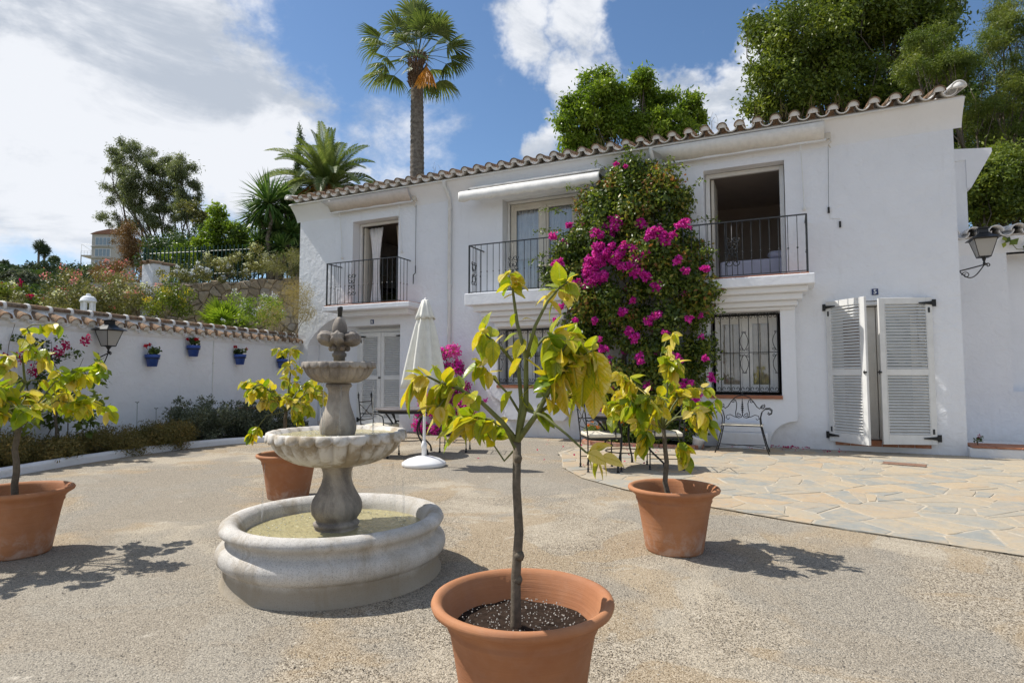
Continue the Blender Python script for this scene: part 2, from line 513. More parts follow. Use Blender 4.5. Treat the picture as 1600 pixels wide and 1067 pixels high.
mat_simple('canvas', (.76, .75, .68), .85, 0, .05, 12, .15)
mat_simple('awning', (.66, .60, .55), .85, 0, .06, 12, .15)
mat_simple('awning_white', (.78, .77, .74), .85, 0, .06, 12, .15)
mat_simple('blue_glaze', (.045, .10, .38), .45, 0, .15, 14, .12)
mat_simple('sign_blue', (.02, .035, .12), .3, 0, .05, 6, 0)
mat_simple('sign_white', (.8, .8, .8), .3, 0, .02, 6, 0)
mat_simple('soil', (.045, .03, .022), 1, 0, .3, 60, .8, spec=.1)
mat_simple('dry_soil', (.16, .12, .085), 1, 0, .3, 20, .6, spec=.1)
mat_simple('hill_ground', (.085, .105, .035), 1, 0, .2, 1.3, .8, c2=(.20, .165, .09), spec=.1)
mat_simple('perlite', (.6, .57, .52), .9, 0, .2, 30, 0)
mat_simple('bark', (.17, .14, .105), .9, 0, .3, 40, .6, c2=(.10, .085, .065), spec=.2)
mat_simple('bark_green', (.17, .19, .06), .7, 0, .2, 30, .3)
mat_simple('fence_green', (.02, .06, .045), .5, 0, .1, 10, .05)
mat_simple('far_wall', (.50, .48, .44), .8, 0, .05, 1, 0)
mat_simple('far_roof', (.30, .15, .10), .8, 0, .1, 3, 0)
mat_simple('rubber', (.03, .03, .03), .5, 0, .1, 10, 0)
mat_simple('mat_brown', (.26, .15, .10), .9, 0, .2, 30, .5)
mat_simple('lemon', (.55, .45, .03), .45, 0, .1, 30, .3)
mat_simple('table_top', (.22, .20, .20), .35, .5, .1, 20, .1, spec=.6)

def mat_terracotta(name, c, c2, white=.35):
    n = NT(name)
    g = n.noise(2.2, 4, .6); r = n.objrnd()
    col = n.mix(n.rampf(g, .3, .7), c, c2)
    # throwing rings and salt bloom
    rings = n.noise(1, 3, .7, 0, 'Object', (2.5, 2.5, 60))
    col = n.mix(n.rampf(rings, .45, .8, 0, .28), col, tuple(x*.62 for x in c))
    sep = n.new('ShaderNodeSeparateXYZ'); n.link(n.tc.outputs['Object'], sep.inputs[0])
    low = n.rampf(sep.outputs['Z'], .02, .22, 1, 0)
    bl = n.noise(11, 6, .7, .5, 'Object')
    f = n.math('MULTIPLY', n.rampf(bl, .40, .70), n.math('ADD', n.math('MULTIPLY', low, .8), .10))
    col = n.mix(n.math('MULTIPLY', f, white*1.6), col, (.50, .36, .29))
    n.base(col); n.set(Roughness=.78, Specular_IOR_Level=.3)
    p = n.bump(rings, .35, .006); n.bump(n.noise(90, 4, .6, 0, 'Object'), .15, .003, p)
    M[name] = n.m
mat_terracotta('terracotta', (.43, .195, .092), (.33, .135, .062), .6)
mat_terracotta('terracotta_worn', (.40, .17, .09), (.34, .135, .075), .6)

def mat_tile():
    n = NT('roof_tile_clay')
    g = n.noise(9, 6, .7); o = n.objrnd()
    c = n.ramp(n.math('ADD', n.math('MULTIPLY', o, .6), n.math('MULTIPLY', g, .4)),
               [(0, (.12, .085, .06)), (.35, (.20, .13, .085)), (.6, (.29, .17, .10)), (1, (.34, .25, .16))])
    l = n.noise(16, 6, .75, .6)
    c = n.mix(n.rampf(l, .48, .62, 0, .8), c, (.24, .21, .15))
    l2 = n.noise(23, 5, .7, .3)
    c = n.mix(n.rampf(l2, .50, .60, 0, .7), c, (.06, .05, .042))
    n.base(c); n.set(Roughness=.9, Specular_IOR_Level=.2); n.bump(n.noise(70, 5, .65), .45, .006)
    M['roof_tile_clay'] = n.m
    n = NT('tile_white')
    g = n.noise(14, 6, .7)
    c = n.mix(n.rampf(g, .58, .72), (.72, .71, .69), (.34, .26, .20))
    n.base(c); n.set(Roughness=.9); n.bump(g, .4, .01); M['tile_white'] = n.m
    n = NT('mortar')
    g = n.noise(20, 6, .7)
    n.base(n.mix(n.rampf(g, .35, .7), (.52, .48, .43), (.40, .36, .31))); n.set(Roughness=.95); n.bump(g, .6, .01); M['mortar'] = n.m
mat_tile()

def mat_stone_fountain():
    n = NT('cast_stone')
    g = n.noise(3.0, 6, .62, .3); f = n.noise(160, 3, .7); w = n.noise(6, 5, .7, .4, 'Position', (1, 1, .25))
    c = n.mix(n.rampf(g, .3, .7), (.66, .63, .59), (.47, .45, .415))
    c = n.mix(n.rampf(w, .46, .70, 0, .7), c, (.34, .28, .20))
    c = n.mix(n.rampf(f, .50, .66, 0, .55), c, (.17, .16, .145))
    sep = n.new('ShaderNodeSeparateXYZ'); n.link(n.geo.outputs['Position'], sep.inputs[0])
    base = n.rampf(n.math('ADD', sep.outputs['Z'], n.math('MULTIPLY', g, -.08)), .04, .10, .8, 0)
    c = n.mix(base, c, (.30, .25, .18))
    n.base(c); n.set(Roughness=.9, Specular_IOR_Level=.25)
    p = n.bump(f, .5, .005); n.bump(n.noise(24, 5, .65), .45, .012, p)
    M['cast_stone'] = n.m
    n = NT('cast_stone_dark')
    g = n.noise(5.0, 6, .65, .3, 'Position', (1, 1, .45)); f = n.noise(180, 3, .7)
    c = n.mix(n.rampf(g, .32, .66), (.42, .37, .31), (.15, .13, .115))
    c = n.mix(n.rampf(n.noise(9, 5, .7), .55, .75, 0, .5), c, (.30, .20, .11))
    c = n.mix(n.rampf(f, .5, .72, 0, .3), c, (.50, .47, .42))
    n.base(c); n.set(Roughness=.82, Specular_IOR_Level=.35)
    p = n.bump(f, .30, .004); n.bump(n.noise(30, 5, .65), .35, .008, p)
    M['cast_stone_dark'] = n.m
    n = NT('cast_stone_lip')
    g = n.noise(8.0, 6, .65, .3); f = n.noise(150, 3, .7)
    c = n.mix(n.rampf(g, .42, .62), (.60, .57, .52), (.33, .27, .19))
    c = n.mix(n.rampf(f, .55, .72, 0, .3), c, (.25, .22, .19))
    n.base(c); n.set(Roughness=.8); n.bump(f, .3, .004); M['cast_stone_lip'] = n.m
mat_stone_fountain()
def mat_water():
    n = NT('water')
    n.base((.62, .55, .30)); n.set(Roughness=.06, Transmission_Weight=.35, IOR=1.33)
    p = n.bump(n.noise(20, 4, .6, .8), .9, .03); n.bump(n.noise(70, 3, .6, .5), .25, .008, p)
    M['water'] = n.m
    n = NT('water_fall'); n.base((.85, .88, .9)); n.set(Roughness=.08, Transmission_Weight=.85, IOR=1.33); M['water_fall'] = n.m
    n = NT('foam'); n.base((.8, .82, .75)); n.set(Roughness=.3, Transmission_Weight=.2); M['foam'] = n.m
    n = NT('glass_pane')
    tb = n.new('ShaderNodeBsdfTransparent'); tb.inputs[0].default_value = (.94, .96, .97, 1)
    gb = n.new('ShaderNodeBsdfGlossy'); gb.inputs['Roughness'].default_value = .02
    fz = n.new('ShaderNodeFresnel'); fz.inputs[0].default_value = 1.5
    mm = n.new('ShaderNodeMixShader'); n.link(n.math('ADD', n.math('MULTIPLY', fz.outputs[0], 1.3), .04), mm.inputs[0]); n.link(tb.outputs[0], mm.inputs[1]); n.link(gb.outputs[0], mm.inputs[2]); n.link(mm.outputs[0], n.out.inputs[0])
    M['glass_pane'] = n.m
    n = NT('lamp_glass'); n.base((.62, .60, .56)); n.set(Roughness=.45, Transmission_Weight=.45, IOR=1.2); M['lamp_glass'] = n.m
    n = NT('far_glass'); n.base((.18, .26, .33)); n.set(Roughness=.15, Specular_IOR_Level=.8); M['far_glass'] = n.m
mat_water()

def mat_gravel():
    n = NT('gravel')
    v = n.voro(200, 'F1', 'Color'); vd = n.voro(200, 'F1', 'Distance')
    v2 = n.voro(105, 'F1', 'Color'); v2d = n.voro(105, 'F1', 'Distance')
    sep = n.new('ShaderNodeSeparateColor'); n.link(v, sep.inputs[0])
    sep2 = n.new('ShaderNodeSeparateColor'); n.link(v2, sep2.inputs[0])
    st = n.ramp(sep.outputs[0], [(0, (.035, .03, .025)), (.17, (.07, .058, .047)), (.27, (.25, .215, .17)), (.60, (.39, .345, .28)), (.85, (.48, .43, .36)), (1, (.66, .61, .53))])
    st2 = n.ramp(sep2.outputs[0], [(0, (.03, .025, .02)), (.22, (.09, .075, .06)), (.34, (.38, .335, .28)), (1, (.60, .55, .47))])
    c = n.mix(n.rampf(n.noise(38, 3, .6), .46, .60, 0, .75), st, st2)
    # large patches: pale compacted dust, ochre tint, grey loose grit
    big = n.noise(.55, 5, .62, .5); big2 = n.noise(.9, 4, .6, .9, 'Object')
    c = n.mix(n.rampf(big, .48, .60, 0, .45), c, (.56, .51, .43))
    c = n.mix(n.rampf(big2, .485, .535, .0, .62), c, n.mix(.5, st, (.40, .29, .165)))
    gx = n.noise(.38, 4, .6, .3)
    c = n.mix(n.rampf(gx, .485, .535, 0, .7), c, n.mix(.5, st, (.26, .265, .265)))
    # small pale worn spots
    sp = n.noise(3.1, 6, .72, .8)
    c = n.mix(n.rampf(sp, .63, .72, 0, .75), c, (.62, .58, .52))
    sp2 = n.noise(1.7, 7, .75, 1.2)
    c = n.mix(n.rampf(sp2, .60, .70, 0, .45), c, (.24, .205, .16))
    ed = n.noise(7, 5, .7)
    c = n.mix(1.0, c, (.89, .86, .80), 'MULTIPLY')
    n.base(c); n.set(Roughness=.95, Specular_IOR_Level=.15)
    inv = n.math('SUBTRACT', 1, vd); inv2 = n.math('SUBTRACT', 1, v2d)
    p = n.bump(inv, .55, .006); p = n.bump(inv2, .35, .010, p); n.bump(n.noise(4, 5, .6), .35, .03, p)
    M['gravel'] = n.m
mat_gravel()
def mat_flag():
    n = NT('flagstone')
    o = n.objrnd(); g = n.noise(6, 6, .65, .6); g2 = n.noise(1.6, 4, .6, .4)
    f = n.math('ADD', n.math('MULTIPLY', o, .75), n.math('MULTIPLY', g2, .25))
    c = n.ramp(f, [(0, (.37, .35, .31)), (.18, (.29, .31, .31)), (.32, (.44, .38, .295)), (.46, (.33, .34, .325)), (.58, (.47, .36, .245)), (.70, (.37, .36, .32)), (.82, (.48, .40, .29)), (1, (.44, .31, .20))], 'LINEAR')
    c = n.mix(n.rampf(g, .42, .62, 0, .6), c, (.49, .405, .29))
    c = n.mix(n.rampf(n.noise(11, 6, .7, .8), .50, .64, 0, .55), c, (.38, .385, .36))
    c = n.mix(n.rampf(n.noise(34, 5, .7), .50, .7, 0, .45), c, (.27, .25, .21))
    c = n.mix(1.0, c, (.88, .85, .80), 'MULTIPLY')
    n.base(c); n.set(Roughness=.8, Specular_IOR_Level=.3)
    p = n.bump(n.noise(5, 5, .6, .5), .5, .02); n.bump(n.noise(50, 4, .6), .3, .006, p)
    M['flagstone'] = n.m
    n = NT('flag_mortar')
    n.base(n.mix(n.rampf(n.noise(5, 5, .7), .4, .62), (.46, .405, .32), (.33, .285, .215))); n.set(Roughness=.95); n.bump(n.noise(60, 4, .7), .5, .006)
    M['flag_mortar'] = n.m
    n = NT('rubble_stone')
    o = n.objrnd(); g = n.noise(7, 6, .7, .3)
    c = n.ramp(o, [(0, (.28, .22, .16)), (.3, (.40, .32, .23)), (.55, (.48, .37, .25)), (.75, (.33, .31, .29)), (1, (.54, .43, .29))])
    c = n.mix(n.rampf(g, .4, .7, 0, .5), c, (.15, .12, .09))
    n.base(c); n.set(Roughness=.95); n.bump(n.noise(12, 6, .7), .8, .03)
    M['rubble_stone'] = n.m
mat_flag()
mat_leaf('lemon_leaf', [(0, (.14, .23, .010)), (.25, (.27, .36, .014)), (.50, (.42, .45, .018)), (.74, (.60, .54, .022)), (.92, (.74, .54, .03)), (1, (.76, .62, .18))], .40, .34, 'obj', .5, 1.2, True)
mat_leaf('lemon_leaf_attr', [(0, (.14, .23, .010)), (.25, (.27, .36, .014)), (.50, (.42, .45, .018)), (.74, (.60, .54, .022)), (.92, (.74, .54, .03)), (1, (.76, .62, .18))], .46, .30, 'attr', .5, 1.2)
mat_leaf('green_leaf', [(0, (.045, .075, .013)), (.5, (.12, .165, .024)), (1, (.30, .34, .055))], .3, .4)
mat_leaf('dark_leaf', [(0, (.022, .045, .012)), (.5, (.045, .085, .018)), (1, (.10, .15, .03))], .22, .4)
mat_leaf('bright_leaf', [(0, (.065, .12, .012)), (.5, (.15, .23, .022)), (1, (.32, .40, .05))], .38, .4)
mat_leaf('bou_leaf', [(0, (.03, .055, .012)), (.45, (.075, .12, .02)), (.78, (.20, .25, .035)), (.93, (.33, .26, .05)), (1, (.26, .09, .04))], .36, .38)
mat_leaf('magenta', [(0, (.42, .012, .26)), (.5, (.66, .03, .42)), (1, (.84, .12, .60))], .35, .6, 'attr', .1, 1.2)
mat_leaf('fuchsia', [(0, (.30, .008, .08)), (.5, (.48, .012, .12)), (1, (.62, .03, .18))], .35, .6, 'attr', .1, 1.2)
mat_leaf('red_flower', [(0, (.35, .006, .02)), (1, (.65, .015, .03))], .2, .6, 'attr', .1)
mat_leaf('pink_flower', [(0, (.55, .10, .17)), (1, (.75, .32, .36))], .3, .6, 'attr', .1)
mat_leaf('white_flower', [(0, (.55, .58, .42)), (1, (.80, .80, .68))], .3, .6, 'attr', .1)
mat_leaf('blue_flower', [(0, (.45, .48, .70)), (1, (.66, .68, .80))], .3, .6, 'attr', .1)
mat_leaf('orange_flower', [(0, (.60, .14, .01)), (1, (.80, .30, .02))], .3, .6, 'attr', .1)
mat_leaf('yellow_flower', [(0, (.60, .42, .01)), (1, (.80, .65, .05))], .3, .6, 'attr', .1)
mat_leaf('euca_leaf', [(0, (.075, .095, .045)), (.6, (.15, .18, .09)), (1, (.27, .29, .17))], .35, .42)
mat_leaf('olive_leaf', [(0, (.075, .085, .03)), (.6, (.17, .17, .06)), (1, (.31, .28, .12))], .3, .5)
mat_leaf('brown_shrub', [(0, (.08, .085, .028)), (.5, (.15, .13, .04)), (1, (.25, .17, .05))], .25, .6)
mat_leaf('rust_leaf', [(0, (.09, .07, .03)), (.5, (.18, .10, .045)), (1, (.26, .15, .08))], .25, .6)
mat_leaf('grey_shrub', [(0, (.06, .075, .05)), (.5, (.10, .12, .075)), (1, (.19, .21, .14))], .2, .6)
mat_leaf('feather_leaf', [(0, (.06, .10, .015)), (.5, (.12, .165, .028)), (1, (.25, .27, .06))], .35, .5)
mat_leaf('palm_green', [(0, (.05, .085, .022)), (.6, (.12, .165, .045)), (1, (.27, .30, .11))], .25, .55, 'attr', .5)
mat_leaf('palm_dead', [(0, (.35, .15, .03)), (.5, (.65, .30, .04)), (1, (.85, .48, .05))], .35, .6)
mat_leaf('yucca_leaf', [(0, (.035, .08, .02)), (.6, (.08, .16, .035)), (1, (.26, .36, .12))], .2, .35, 'attr', .6)
mat_leaf('dry_grass', [(0, (.22, .17, .07)), (.6, (.34, .27, .11)), (1, (.45, .38, .18))], .25, .8)
mat_leaf('far_green', [(0, (.03, .055, .025)), (.6, (.055, .085, .035)), (1, (.10, .13, .06))], .1, .7)
mat_simple('palm_trunk', (.25, .22, .185), .95, 0, .3, 10, .6, c2=(.12, .10, .085), spec=.1)
mat_simple('palm_fibre', (.22, .15, .10), .95, 0, .3, 20, .6, c2=(.10, .06, .045), spec=.1)
# ---------------------------------------------------------------- the setting
def sheet(name, pts, z, mat, kind='structure', sub=0):
    me = bpy.data.meshes.new(name)
    tri = tessellate_polygon([[Vector((p[0], p[1], 0)) for p in pts]])
    me.from_pydata([(p[0], p[1], z) for p in pts], [], [tuple(t) for t in tri])
    bm = bmesh.new(); bm.from_mesh(me); bmesh.ops.recalc_face_normals(bm, faces=bm.faces)
    for f in bm.faces:
        if f.normal.z < 0: f.normal_flip()
    bm.to_mesh(me); bm.free()
    me.materials.append(M[mat]); o = put(name, me); tag(o, kind=kind); return o
sheet('ground', [(-600, -300), (600, -300), (600, 900), (-600, 900)], -.06, 'dry_soil')
# gravel court: a gently uneven sheet
def gravel():
    xs = np.linspace(-14, 14, 141); ys = np.linspace(-6, 13.2, 97)
    X, Y = np.meshgrid(xs, ys)
    Z = np.array([[mnoise.noise((x*.7, y*.7, 0))*.008 for x in xs] for y in ys])
    V = np.stack([X.ravel(), Y.ravel(), Z.ravel()], 1)
    nx = len(xs); i, j = np.meshgrid(np.arange(nx-1), np.arange(len(ys)-1)); a = (j*nx+i).ravel()
    F = np.stack([a, a+1, a+1+nx, a+nx], 1)
    o = put('gravel_courtyard', npmesh('gravel_courtyard', V, F, 'gravel', smooth=True)); tag(o, kind='structure')
    # loose grit: real small stones near the viewer
    n = 26000
    r = np.sqrt(RNG.random(n))*5.2+.9; an = RNG.random(n)*R(110)+R(60)
    px = r*np.cos(an); py = r*np.sin(an)
    s = .0022+.0038*RNG.random(n)**2
    o4 = np.array([[1,0,-.3],[-.5,.87,-.3],[-.5,-.87,-.3],[.1,0,.8]])
    rot = RNG.random(n)*6.28; c, si = np.cos(rot), np.sin(rot)
    P = np.zeros((n, 4, 3))
    for k in range(4):
        x, y, z = o4[k]
        P[:, k, 0] = px+(x*c-y*si)*s*(.8+.5*RNG.random(n)); P[:, k, 1] = py+(x*si+y*c)*s; P[:, k, 2] = z*s*.8+.003
    i = np.arange(n)*4
    F = np.concatenate([np.stack([i, i+1, i+3], 1), np.stack([i+1, i+2, i+3], 1), np.stack([i+2, i, i+3], 1)])
    nt = NT('grit'); nt.base(nt.ramp(nt.attr('rnd'), [(0, (.08, .07, .06)), (.5, (.27, .24, .195)), (1, (.46, .415, .345))])); nt.set(Roughness=.9); M['grit'] = nt.m
    rr = RNG.random(n)
    g = put('loose_gravel', npmesh('loose_gravel', P.reshape(-1, 3), F, 'grit', np.concatenate([rr]*3))); tag(g, 'loose grey and beige grit on the courtyard surface', 'gravel', kind='stuff')
gravel()

# crazy paving
PATIO = [(-3.05, 8.35), (-2.75, 7.55), (-2.25, 6.85), (-1.62, 6.36), (-1.1, 6.05), (-.67, 5.83), (0.0, 5.55), (.7, 5.33), (1.41, 5.12), (2.6, 4.85), (4.5, 4.6), (6.5, 4.5), (8.0, 4.5),
         (8.0, 11.05), (2.46, 11.05), (2.44, 11.19), (-1.2, 11.19), (-1.25, 10.35), (-2.2, 10.2), (-3.3, 9.7), (-3.35, 9.0)]
sheet('patio_bed', PATIO, .0145, 'flag_mortar')
def inpoly(p, poly):
    c = False; n = len(poly)
    for i in range(n):
        a = poly[i]; b = poly[i-1]
        if (a[1] > p[1]) != (b[1] > p[1]) and p[0] < (b[0]-a[0])*(p[1]-a[1])/(b[1]-a[1])+a[0]: c = not c
    return c
def clip_patio(poly):
    # clip a stone against the curved front edge: local half-planes of the closest edges
    for i in range(12):
        a, b = PATIO[i], PATIO[i+1]
        ex, ey = b[0]-a[0], b[1]-a[1]; l = math.hypot(ex, ey)
        cx = sum(p[0] for p in poly)/len(poly); cy = sum(p[1] for p in poly)/len(poly)
        t = ((cx-a[0])*ex+(cy-a[1])*ey)/l/l
        if -.3 <= t <= 1.3:
            poly = clip(poly, (a[0]-(-ey)/l*.02*0, a[1]), (ey/l, -ex/l))
            if len(poly) < 3: return []
    return poly
def paving():
    cells = voronoi_cells(-3.6, 5.9, 4.4, 11.3, .34, .5, 1.5, 5)
    n = 0; far = MB()
    for c, poly in cells:
        # split some cells in two for irregular sizes
        polys = [poly]
        if random.random() < .55:
            an = random.uniform(0, math.pi); nv = (math.cos(an), math.sin(an))
            polys = [clip(poly, c, nv), clip(poly, c, (-nv[0], -nv[1]))]
        for p in polys:
            if len(p) < 3: continue
            m = (sum(q[0] for q in p)/len(p), sum(q[1] for q in p)/len(p))
            if not inpoly(m, PATIO) and not any(inpoly(q, PATIO) for q in p): continue
            if m[1] > 11.02 or (m[0] < -1.25 and m[1] > 10.2): continue
            p = clip_patio(p)
            if len(p) < 3: continue
            p = clip(p, (0, 11.17), (0, 1))
            if m[0] < -1.2: p = clip(p, (0, 10.25), (0, 1)); p = clip(p, (-3.28, 0), (-1, 0))
            if len(p) < 3: continue
            p = inset(p, random.uniform(.006, .014))
            if len(p) < 3: continue
            # ragged edges
            q = []
            for i in range(len(p)):
                a, b = p[i], p[(i+1) % len(p)]; q.append(a)
                L = math.hypot(b[0]-a[0], b[1]-a[1])
                if L > .16:
                    t = random.uniform(.35, .65); o = random.uniform(-.012, .004)
                    q.append((a[0]+(b[0]-a[0])*t-(b[1]-a[1])/L*o, a[1]+(b[1]-a[1])*t+(b[0]-a[0])/L*o))
            top = .0185+random.uniform(-.002, .002)
            cx, cy = sum(a[0] for a in q)/len(q), sum(a[1] for a in q)/len(q)
            tx, ty = random.uniform(-.006, .006), random.uniform(-.006, .006)
            k = len(q); mb = MB()
            def zt(a): return top+(a[0]-cx)*tx+(a[1]-cy)*ty
            inn = [(cx+(a[0]-cx)*.97, cy+(a[1]-cy)*.97) for a in q]
            mb.v = [(a[0], a[1], .004) for a in q]+[(a[0], a[1], zt(a)-.004) for a in q]+[(a[0], a[1], zt(a)) for a in inn]
            for i in range(k):
                j = (i+1) % k
                mb.f += [(i, j, k+j, k+i), (k+i, k+j, 2*k+j, 2*k+i)]
            mb.f.append(tuple(2*k+i for i in range(k)))
            n += 1
            if n <= 292: obj('flagstone', mb, 'flagstone', PATIO_OBJ, world=True)
            else: far.add(mb.v, mb.f)
    if far.v:
        tag(obj('outer_flagstones', far, 'flagstone', PATIO_OBJ, world=True), kind='stuff')
PATIO_OBJ = bpy.data.objects['patio_bed']
# order the cells so that the nearest ones in view are the single parts
_vc = voronoi_cells
def voronoi_cells(*a, **k):
    r = _vc(*a, **k); r.sort(key=lambda t: (t[0][0]*.55+abs(t[0][1]-8)*.35)); return r
paving()

# dirt bed, kerb and gravel edge on the left
KERB = [(-8.25, 2.2), (-8.45, 3.1), (-8.69, 4.02), (-8.97, 4.88), (-9.25, 5.92), (-9.36, 7.0), (-9.25, 7.7), (-8.98, 8.2), (-8.75, 8.75), (-8.75, 9.6)]
sheet('planting_bed', [(p[0]-.05, p[1]) for p in KERB]+[(-9.0, 9.7), (-10.8, 9.9), (-10.72, 9.0), (-10.1, 4.0), (-9.85, 2.0)], .035, 'soil')
def kerb():
    mb = MB(); n = len(KERB); prof = [(-.07, -.02), (-.065, .085), (-.03, .11), (.03, .11), (.065, .085), (.075, -.02)]
    for i, p in enumerate(KERB):
        a = Vector(KERB[max(i-1, 0)]); b = Vector(KERB[min(i+1, n-1)]); t = (b-a).normalized(); nr = Vector((t.y, -t.x))
        for o, z in prof: mb.v.append((p[0]+nr.x*o, p[1]+nr.y*o, z+mnoise.noise((p[0]*3, p[1]*3, z*9))*.01))
    k = len(prof)
    for i in range(n-1):
        for j in range(k-1): mb.f.append((i*k+j, i*k+j+1, (i+1)*k+j+1, (i+1)*k+j))
    o = obj('kerb', mb, 'plaster', smooth=False); tag(o, kind='structure'); bevel(o, .012)
kerb()
# raised terrace on the right with its terracotta edge
mb = MB().box(2.46, 9, 11.09, 12.5, -.05, .15); o = obj('raised_terrace', mb, 'plaster'); tag(o, kind='structure'); bevel(o, .02)
x = 2.49; k = 0
while x < 6.5:
    w = .29+random.uniform(-.004, .004)
    m_ = MB().box(x, x+w, 11.075, 11.40, .151, .172); t_ = obj('terrace_tile', m_, 'terracotta_worn', o, world=True); bevel(t_, .005)
    m_ = MB().box(x, x+w, 11.405, 11.73, .151, .170); t_ = obj('terrace_tile', m_, 'terracotta_worn', o, world=True); bevel(t_, .005)
    x += w+.008

# garden terrace behind the wall, upper hillside and the far hill
def hillside():
    # lower garden, level about 2 m
    xs = np.linspace(-60, -10.9, 60); ys = np.linspace(-10, 30, 60)
    V = []; idx = {}
    for j, y in enumerate(ys):
        for i, x in enumerate(xs):
            z = 1.9+.05*max(0, -11-x)+.2*mnoise.noise((x*.4, y*.4, 1))
            V.append((x, y, z))
    nx = len(xs); F = [(j*nx+i, j*nx+i+1, (j+1)*nx+i+1, (j+1)*nx+i) for j in range(len(ys)-1) for i in range(nx-1)]
    me = bpy.data.meshes.new('garden_slope'); me.from_pydata(V, [], F); me.materials.append(M['hill_ground'])
    me.polygons.foreach_set('use_smooth', [True]*len(F)); tag(put('garden_slope', me), kind='structure')
    # upper hillside behind the retaining wall and behind the house
    a = Vector((-22.0, 8.6)); b = Vector((-11.4, 13.3)); dirv = (b-a).normalized(); nr = Vector((-dirv.y, dirv.x))
    V = []; NU, NVv = 90, 46
    for j in range(NVv):
        d = .15+(j/(NVv-1))**1.7*120
        for i in range(NU):
            u = -40+i*2.4
            p = a+dirv*u+nr*d
            e = min(1, max(0, (u+3.5)/7)); e = e*e*(3-2*e)
            z = 1.8+(1.95+.09*d)*e+.5*mnoise.noise((p.x*.12, p.y*.12, 3))*min(1, d/4)
            V.append((p.x, p.y, z))
    F = [(j*NU+i, j*NU+i+1, (j+1)*NU+i+1, (j+1)*NU+i) for j in range(NVv-1) for i in range(NU-1)]
    me = bpy.data.meshes.new('upper_hillside'); me.from_pydata(V, [], F); me.materials.append(M['hill_ground'])
    me.polygons.foreach_set('use_smooth', [True]*len(F)); tag(put('upper_hillside', me), kind='structure')
    # far hill
    V = []; c = at(60, 440, 150); NU = 70
    for j in range(40):
        for i in range(NU):
            x = c.x-110+i*3.4; y = c.y-70+j*5
            h = 23*math.exp(-((x-c.x+6)**2/52**2+(y-c.y-30)**2/45**2))+9*math.exp(-((x-c.x-40)**2/35**2+(y-c.y-36)**2/40**2))
            V.append((x, y, 2+h+2.0*mnoise.noise((x*.05, y*.05, 7))))
    F = [(j*NU+i, j*NU+i+1, (j+1)*NU+i+1, (j+1)*NU+i) for j in range(39) for i in range(NU-1)]
    me = bpy.data.meshes.new('far_hill'); me.from_pydata(V, [], F); me.materials.append(M['hill_ground'])
    me.polygons.foreach_set('use_smooth', [True]*len(F)); o = put('far_hill', me); tag(o, kind='structure')
    return o
FAR = hillside()
# ---------------------------------------------------------------- the house
YF = 11.2
def wall_panel(outer, holes, y0, y1, reveal=True):
    """wall in the XZ plane with holes, front at y0, back at y1"""
    loops = [outer]+holes
    v2 = [p for l in loops for p in l]
    tri = tessellate_polygon([[Vector((p[0], p[1], 0)) for p in l] for l in loops])
    mb = MB(); n = len(v2)
    mb.v = [(p[0], y0, p[1]) for p in v2]+[(p[0], y1, p[1]) for p in v2]
    for t in tri: mb.f += [tuple(t), tuple(n+i for i in t[::-1])]
    o = 0
    for l in loops:
        k = len(l)
        for i in range(k): mb.f.append((o+i, o+(i+1) % k, n+o+(i+1) % k, n+o+i))
        o += k
    return mb
def rect(x0, x1, z0, z1): return [(x0, z0), (x1, z0), (x1, z1), (x0, z1)]
house = thing('white_house', 'two storey whitewashed house with clay tile eaves and three small iron balconies', 'house', (-4.3, 11.2, 0))
H_UL = rect(-9.38, -8.06, 2.93, 4.93); H_UM = rect(-5.40, -3.72, 2.93, 4.98); H_UR = rect(-1.31, .04, 2.93, 4.98)
H_LM = rect(-5.44, -4.27, 1.05, 2.22); H_LR = rect(-1.24, -.09, .90, 2.34); H_D5 = rect(.68, 2.0, .16, 2.45)
arch = [(-10.72, .02), (-7.98, .02), (-7.98, 2.42), (-9.55, 2.42), (-9.58, 2.66), (-9.85, 2.64), (-10.1, 2.55), (-10.32, 2.42), (-10.5, 2.28), (-10.65, 2.12), (-10.72, 2.0)]
outer = [(-11.05, -.05), (2.46, -.05), (2.46, 5.6), (-11.05, 5.6)]
wall = obj('facade_wall', wall_panel(outer, [H_UL, H_UM, H_UR, H_LM, H_LR, H_D5, arch], YF, YF+.38), 'plaster', house, world=True)
# side and back walls, floors, ceiling: a real enclosed shell
obj('side_wall', MB().box(-11.05, -10.75, 11.58, 16.4, -.05, 5.6), 'plaster', house, world=True)
obj('side_wall', MB().box(2.16, 2.46, 11.58, 16.4, -.05, 5.6), 'plaster', house, world=True)
obj('back_wall', MB().box(-10.75, 2.16, 16.1, 16.4, -.05, 5.6), 'plaster', house, world=True)
obj('upper_floor', MB().box(-10.75, 2.16, 11.58, 16.1, 2.66, 2.90), 'room', house, world=True)
obj('ceiling', MB().box(-10.75, 2.16, 11.58, 16.1, 5.2, 5.35), 'room', house, world=True)
obj('ground_floor', MB().box(-10.75, 2.16, 11.58, 16.1, -.04, .12), 'room', house, world=True)
rm = MB()
for xx in (-7.2, -2.3): rm.box(xx, xx+.15, 11.58, 16.1, .12, 5.2)
rm.box(-10.74, 2.15, 14.9, 15.0, .12, 5.2)
obj('inner_walls', rm, 'room', house, world=True)

# recess under the left arch: back wall, return and floor
rc = MB().box(-10.95, -7.9, 11.60, 11.72, .0, 2.8)
obj('recess_wall', rc, 'plaster_smooth', house, world=True)
